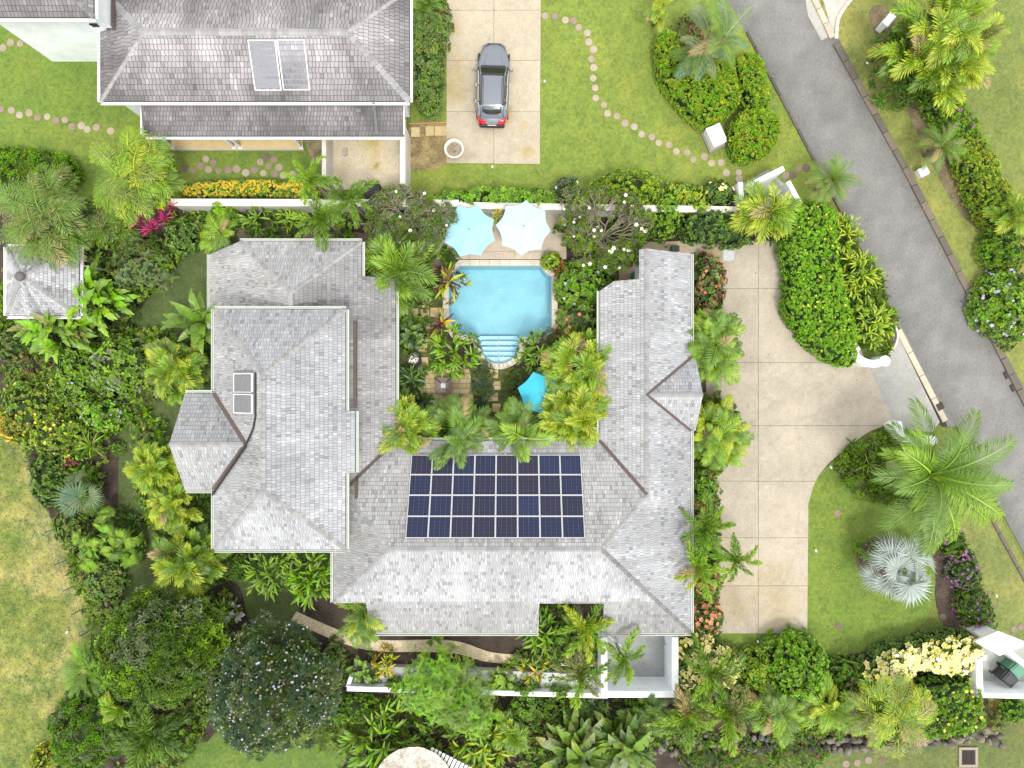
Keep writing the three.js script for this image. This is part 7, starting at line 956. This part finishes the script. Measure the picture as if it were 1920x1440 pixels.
// ---- west garden
clump('banana plant against the villa west wall', 372, 600, 82, 3.6, { set: BL.banana, stems: 2, per: 8, tints: ['green', 'mid', 'green'], fl: 1.1, spread: 0.12, name: 'banana_plant', size: [0.8, 1.1], trunk: 0.09 });
clump('birds nest like palm with broad notched leaves, right of the pavilion', 165, 555, 74, 2.8, { set: BL.notched, stems: 9, per: 8, tints: ['bright', 'green', 'lime', 'green'], fl: 0.7, spread: 0.5, name: 'broadleaf_palm', cat: 'palm' });
clump('birds nest like palm with broad notched leaves, below the pavilion', 95, 612, 76, 2.8, { set: BL.notched, stems: 10, per: 8, tints: ['green', 'mid', 'bright', 'green', 'olive', 'lime'], fl: 0.68, spread: 0.52, name: 'broadleaf_palm', cat: 'palm' });
shrub('fine feathery bush above the curved lawn', 250, 505, 64, 46, 2.0, { leaf: 'pinna', size: 0.26, cols: ['green', 'olive', 'grey', 'green'], lump: 0.35 });
shrub('low fine bush on the edge of the curved lawn', 215, 585, 40, 36, 1.0, { leaf: 'fine', size: 0.2, cols: ['mid', 'olive', 'dark'], dens: 0.7 });
shrub('bush with large pale green leaves beside the curved lawn', 212, 690, 50, 58, 2.2, { leaf: 'oval', size: 0.23, cols: ['green', 'grey', 'green', 'lime'], lump: 0.4 });
shrub('bush with tiny pale blue flowers, upper of the two', 130, 705, 44, 52, 1.9, { leaf: 'oval', size: 0.18, cols: ['green', 'lime', 'bright', 'mid'], flowers: [['lilac', 24, 0.07]], lump: 0.4 });
shrub('bush with tiny pale blue flowers, lower of the two', 188, 778, 42, 34, 1.8, { leaf: 'oval', size: 0.18, cols: ['green', 'lime', 'bright'], flowers: [['lilac', 34, 0.07]], lump: 0.3 });
shrub('twiggy bare grey bush at the left edge', 62, 680, 44, 26, 1.0, { leaf: 'fine', size: 0.24, cols: ['straw', 'grey', 'straw'], dens: 0.4 });
shrub('sprawling yellowish bush above the dry field, upper part', 48, 765, 56, 58, 1.7, { leaf: 'round', size: 0.17, cols: ['green', 'lime', 'olive', 'mid', 'yel'], flowers: [['lemon', 24, 0.08]], lump: 0.45 });
shrub('sprawling yellowish bush above the dry field, lower part', 98, 815, 60, 40, 1.6, { leaf: 'round', size: 0.17, cols: ['lime', 'yel', 'green', 'olive'], flowers: [['lemon', 34, 0.08]], lump: 0.45 });
shrub('bright yellow bush at the left edge over the dry field', 18, 795, 24, 34, 1.4, { leaf: 'round', size: 0.16, cols: ['lemon', 'yel', 'gold'], lump: 0.4 });
shrub('dark bush at the left edge under the twiggy one', 20, 645, 40, 36, 1.5, { leaf: 'round', size: 0.17, cols: ['mid', 'dark', 'olive'] });
clump('agave like yellow green rosette beside the yellow bush', 172, 836, 32, 1.1, { set: BL.sword, stems: 1, per: 18, tints: ['olive', 'lime', 'green'], fl: 1.0, name: 'agave', trunk: 0.06 });
clump('pink cordyline in the west bed', 126, 866, 18, 0.9, { set: BL.sword, stems: 2, per: 14, tints: ['pink', 'maroon', 'coral'], name: 'cordyline', fl: 0.85 });
shrub('small bush with a few blue flowers at the lawn edge', 217, 840, 13, 14, 0.6, { leaf: 'oval', size: 0.12, cols: ['green', 'mid'] });
palm('grey green fan palm in the west bed', 148, 930, 62, 2.4, { set: BL.fan, stems: 2, per: 15, tints: ['grey', 'mid', 'grey', 'bluish'], fl: 0.95, spread: 0.15, leaf: 'fan_leaf', rough: 0.6, trunk: 0.09, size: [0.45, 1.15] });
shrub('dark bush left of the grey fan palm', 88, 900, 36, 50, 1.5, { leaf: 'round', size: 0.18, cols: ['mid', 'green', 'dark'] });
palm('bright fishtail palm bush in the west bed', 192, 1020, 70, 2.6, { set: BL.fish, stems: 18, per: 8, tints: ['green', 'mid', 'lime', 'bright', 'lime'], fl: 0.36, spread: 0.75, leaf: 'leaf', low: 0.6 });
shrub('dark undergrowth below the fishtail palm', 190, 1090, 40, 44, 1.2, { leaf: 'oval', size: 0.18, cols: ['mid', 'dark', 'green', 'olive'] });
shrub('dark undergrowth at the dry field edge', 130, 990, 34, 40, 1.1, { leaf: 'round', size: 0.16, cols: ['mid', 'green', 'olive'] });
palm('pale yellow tipped palm above the bay roof', 322, 690, 74, 3.4, { tints: ['yel', 'olive', 'lime', 'green'], stems: 14, per: 7, fl: 0.54, spread: 0.56 });
palm('pale yellow tipped palm left of the bay roof', 280, 878, 62, 3.2, { ...YEL, stems: 12, per: 7, fl: 0.55, spread: 0.55 });
palm('pale yellow tipped palm below the bay roof', 318, 945, 62, 3.2, { tints: ['lime', 'yel', 'green', 'yel'], stems: 12, per: 7, fl: 0.55, spread: 0.55 });
palm('lime green palm at the villa south west lawn', 345, 1060, 82, 3.4, { tints: ['lime', 'green', 'yel', 'mid'], stems: 16, per: 7, fl: 0.5, spread: 0.6 });
clump('heliconia leaves leaning out from the villa south wall, left', 500, 1078, 54, 2.0, { set: BL.strap, stems: 16, per: 8, ...GRN, fl: 0.5, spread: 0.75, name: 'heliconia' });
clump('heliconia leaves leaning out from the villa south wall, right', 578, 1088, 62, 2.2, { set: BL.strap, stems: 22, per: 8, tints: ['green', 'mid', 'bright', 'lime'], fl: 0.46, spread: 0.75, name: 'heliconia' });
shrub('dark leafy bush at the villa south west wall', 440, 1062, 36, 28, 1.4, { leaf: 'long', size: 0.22, cols: ['mid', 'dark', 'olive', 'green'] });
clump('white variegated plant in the back bed', 440, 1152, 24, 0.9, { set: BL.paddle, stems: 3, per: 6, tints: ['silver', 'grey', 'silver'], fl: 0.8 });
clump('green leafy plants beside the variegated one', 418, 1150, 34, 1.0, { set: BL.strap, stems: 5, per: 7, ...BRT, fl: 0.65 });
tree('large dull dark green tree at the lower left', 300, 1212, 128, 6.0, { leaf: 'long', size: 0.26, cols: ['mid', 'dark', 'green', 'grey', 'mid', 'lime'], blobs: 44, br: 0.28, sz: 0.9 });
tree('blue green tree with pinkish flower sprays at the bottom', 506, 1292, 132, 5.0, { leaf: 'fine', size: 0.25, dens: 1.3, cols: ['bluish', 'grey', 'bluish', 'grey', 'mid'], flowers: [['dusty', 900, 0.06], ['olive', 500, 0.06], ['lilac', 16, 0.05]], blobs: 64, br: 0.19, sz: 1.02 });
palm('dark ferny palm at the dry field edge', 155, 1262, 62, 3.0, { set: FR.fine, stems: 5, per: 9, tints: ['green', 'mid', 'bright'], fl: 0.8, spread: 0.35 });
shrub('pale green spiky bamboo bush at the bottom left', 165, 1372, 84, 76, 2.2, { leaf: 'long', size: 0.22, cols: ['green', 'grey', 'bright', 'green'], lump: 0.35, dens: 1.3 });
palm('bottlebrush plume palm at the bottom left', 275, 1382, 92, 3.6, { set: FR.plume, stems: 2, per: 9, tints: ['mid', 'green', 'dark', 'green'], fl: 0.95, spread: 0.12, trunk: 0.09 });
palm('lime palm shoots between bamboo and tree at the bottom left', 215, 1335, 44, 2.6, { tints: ['yel', 'lime', 'lime'], stems: 2, per: 6, fl: 0.95, spread: 0.2 });
shrub('tawny dry bush between the bottom left trees', 190, 1312, 30, 34, 1.1, { leaf: 'fine', size: 0.18, cols: ['straw', 'olive', 'green'], dens: 0.6 });
shrub('yellow bush tip at the bottom left corner', 70, 1428, 14, 26, 1.2, { leaf: 'round', size: 0.15, cols: ['yel', 'lemon', 'lime'] });
shrub('olive bush under the large dark tree', 395, 1310, 34, 30, 1.2, { leaf: 'round', size: 0.16, cols: ['olive', 'green', 'lime'] });
shrub('green bush right of the pinkish flowering tree', 622, 1250, 26, 46, 1.3, { leaf: 'oval', size: 0.17, cols: ['mid', 'green', 'olive', 'dark'] });
shrub('hedge bush beside the neighbouring wall, topmost', 806, 40, 38, 60, 1.9, { leaf: 'oval', size: 0.16, cols: ['mid', 'green', 'dark', 'olive'], flowers: [['red', 8, 0.09]] });
hedge('dark green hedge between the neighbouring house and the drive', [776, 40, 826, 30, 828, 110, 826, 170, 818, 206, 800, 210, 780, 186, 774, 110], 1.6, { leaf: 'oval', size: 0.15, cols: ['mid', 'green', 'dark', 'olive'], lump: 0.3 });
clump('purple red cordyline at the top beside the neighbouring house', 824, 18, 20, 1.9, { set: BL.sword, stems: 2, per: 14, tints: ['maroon', 'pink', 'maroon'], name: 'cordyline', fl: 0.8 });
palm('green palm at the very top beside the neighbouring house', 800, 5, 36, 3, { ...GRN, stems: 4, per: 7 });
{ // sagging wire fence along the dry field, teal hose at the rock wall
  const l = smoothOpen(G([70, 862, 100, 960, 125, 1050, 150, 1120, 172, 1180]), 3), t = thing('wire_fence', 'thin wire fence along the edge of the dry field', 'fence'), pm = mat(0.2, 0.24, 0.24); let k = 0;
  for (let i = 0; i < l.length; i += 2) part(t, repeatName('post', k++), cyl(0.03, 0.03, 1.2, 8, l[i][0], 0.6, l[i][1]), pm);
  [1.12, 0.75, 0.4].forEach((y, i) => part(t, repeatName('wire', i), tube(l.map((p, j) => V3(p[0], y - (j % 2 ? 0.03 : 0), p[1])), 0.012, 0.012, 5), pm)); settle(t, l[4][0], l[4][1]);
  const h = thing('garden_hose', 'dark teal hose hanging down over the rock wall', 'hose'), q = (px, py, y) => { const [x, z] = P(px, py, y); return V3(x, y, z); }; part(h, 'hose', tube([q(1427, 1358, 0.9), q(1429, 1378, 0.8), q(1440, 1398, 0.4), q(1442, 1415, 0.12), q(1444, 1436, 0.06)], 0.035, 0.035, 7), mat(0.02, 0.09, 0.1)); part(h, 'hose', tube([q(1436, 1358, 0.9), q(1433, 1376, 0.82), q(1432, 1388, 0.6)], 0.03, 0.03, 7), mat(0.03, 0.12, 0.12)); const p = P(1435, 1395); settle(h, p[0], p[1]);
}
// ---- greenery spilling over the white walls
for (const [px, py, rx, l] of [[745, 1286, 26, 'small green bush spilling over the white wall left of the pinnate trees'], [985, 1292, 30, 'small green bush spilling over the white wall right of the pinnate trees'], [1050, 1300, 22, 'small green bush spilling over the white wall near the service yard']]) shrub(l, px, py, rx, 15, 1.25, { leaf: 'oval', size: 0.16, cols: ['green', 'lime', 'mid'] });
shrub('small leafy bush hanging over the garden wall right of the white umbrella', 1310, 392, 30, 14, 1.8, { leaf: 'oval', size: 0.16, cols: ['lime', 'green', 'yel'] });
// ---- low growth between the plants
function undergrowth(label, zones, n, cols, leaf, size, hgt, keep = 0.45) {
  reseed(label); const o = new THREE.Group(); o.name = numbered('ground_cover'); tag(o, label, 'ground cover', null, 'stuff'); scene.add(o);
  const polys = zones.map((z) => G(z)), ar = polys.map((p) => Math.abs(area2(p))), tot = ar.reduce((a, b) => a + b, 0), pts = [];
  polys.forEach((p, k) => { const [x0, z0, x1, z1] = bounds(p); let m = Math.round(n * ar[k] / tot), g = 0; while (m > 0 && g++ < n * 20) { const x = R(x0, x1), z = R(z0, z1); if (!inPoly(x, z, p)) continue; m--; if (fbm(x * 0.7 + n, z * 0.7, 3) < keep) continue; pts.push([x, R(0.03, hgt), z, gauss() * 0.3, 1, gauss() * 0.3]); } });
  scatter(o, 'foliage', leaf, pts, size, cols); return o;
}
const WEST = [[30, 460, 200, 440, 380, 400, 400, 430, 320, 520, 250, 590, 220, 650, 216, 780, 150, 780, 10, 700, 0, 600], [20, 700, 216, 700, 214, 800, 200, 900, 215, 1010, 220, 1110, 150, 1110, 110, 990, 60, 860, 20, 770], [150, 1110, 330, 1130, 440, 1100, 440, 1200, 600, 1210, 640, 1320, 560, 1330, 400, 1360, 340, 1440, 100, 1440, 150, 1300, 180, 1190], [230, 620, 400, 600, 400, 700, 330, 740, 300, 860, 400, 930, 405, 1040, 300, 1010, 240, 880, 260, 700]];
undergrowth('dark low growth filling the west garden beds', WEST, 5200, ['mid', 'green', 'green', 'olive', 'lime'], 'round', 0.2, 0.55, 0.4);
undergrowth('leafy low growth under the west garden shrubs', WEST, 2200, ['green', 'lime', 'mid'], 'sprig', 0.36, 0.5, 0.5);
undergrowth('low growth along the garden wall and the court beds', [[330, 392, 700, 396, 860, 430, 830, 490, 690, 510, 670, 452, 440, 440], [745, 520, 830, 520, 825, 690, 745, 700], [1040, 500, 1125, 520, 1125, 850, 745, 835, 745, 780, 880, 800, 1000, 780, 1045, 640], [1040, 390, 1280, 392, 1280, 460, 1150, 455, 1150, 530, 1040, 500]], 2600, ['mid', 'dark', 'green', 'lime'], 'round', 0.2, 0.5, 0.42);
undergrowth('low growth along the east front and below the walls', [[1298, 480, 1350, 480, 1345, 1190, 1298, 1190], [640, 1250, 1130, 1262, 1130, 1285, 640, 1280], [600, 1320, 1240, 1325, 1900, 1330, 1860, 1370, 1500, 1385, 1200, 1400, 600, 1400], [1280, 1190, 1440, 1225, 1640, 1235, 1830, 1230, 1830, 1320, 1280, 1330], [640, 1390, 1200, 1400, 1200, 1450, 640, 1450], [1010, 1130, 1125, 1130, 1125, 1250, 940, 1250, 1000, 1190]], 6500, ['mid', 'dark', 'green', 'olive', 'lime'], 'round', 0.2, 0.5, 0.36);
undergrowth('weedy low growth along the lane beds', [[1570, 400, 1610, 420, 1680, 600, 1660, 668, 1600, 640, 1580, 560], [1560, 870, 1600, 820, 1690, 800, 1800, 900, 1740, 960, 1600, 930], [1775, 985, 1800, 1000, 1860, 1180, 1800, 1190]], 1500, ['green', 'lime', 'mid', 'olive'], 'sprig', 0.3, 0.3, 0.42);
// ---- fallen leaves and petals
{
  reseed('litter'); const o = new THREE.Group(); o.name = numbered('leaf_litter'); tag(o, 'scattered fallen leaves and petals on paving, lane and lawns', 'fallen leaves', null, 'stuff'); scene.add(o); const pts = [];
  const drop = (z, n, y) => { const p = G(z), [x0, z0, x1, z1] = bounds(p); let g = 0; while (n > 0 && g++ < 9000) { const x = R(x0, x1), q = R(z0, z1); if (!inPoly(x, q, p)) continue; n--; pts.push([x, y + R(0.005, 0.02), q, gauss() * 0.2, 1, gauss() * 0.2]); } };
  drop([1345, 500, 1420, 500, 1420, 1187, 1345, 1187], 40, 0.055); drop([1440, 600, 1640, 690, 1500, 800, 1440, 800], 10, 0.055); drop([838, 0, 1012, 0, 1012, 306, 838, 306], 12, 0.055); drop([795, 430, 1060, 430, 1060, 486, 795, 486], 16, 0.06); drop([1020, 20, 1430, 20, 1520, 310, 1380, 360, 780, 362], 60, 0.03); drop([1520, 900, 1740, 960, 1740, 1180, 1530, 1220], 90, 0.03); drop([225, 600, 400, 600, 330, 1100, 228, 1100], 90, 0.03); drop([1400, 60, 1440, 60, 1960, 1000, 1930, 1000], 70, 0.03); drop([1550, 80, 1572, 80, 1890, 680, 1870, 690], 120, 0.03); drop([640, 262, 745, 262, 745, 335, 640, 335], 14, 0.04);
  scatter(o, 'leaves', 'flower', pts, 0.035, ['straw', 'rust', 'olive', 'gold', 'dusty'], PETAL);
}
renderer.render(scene, camera);
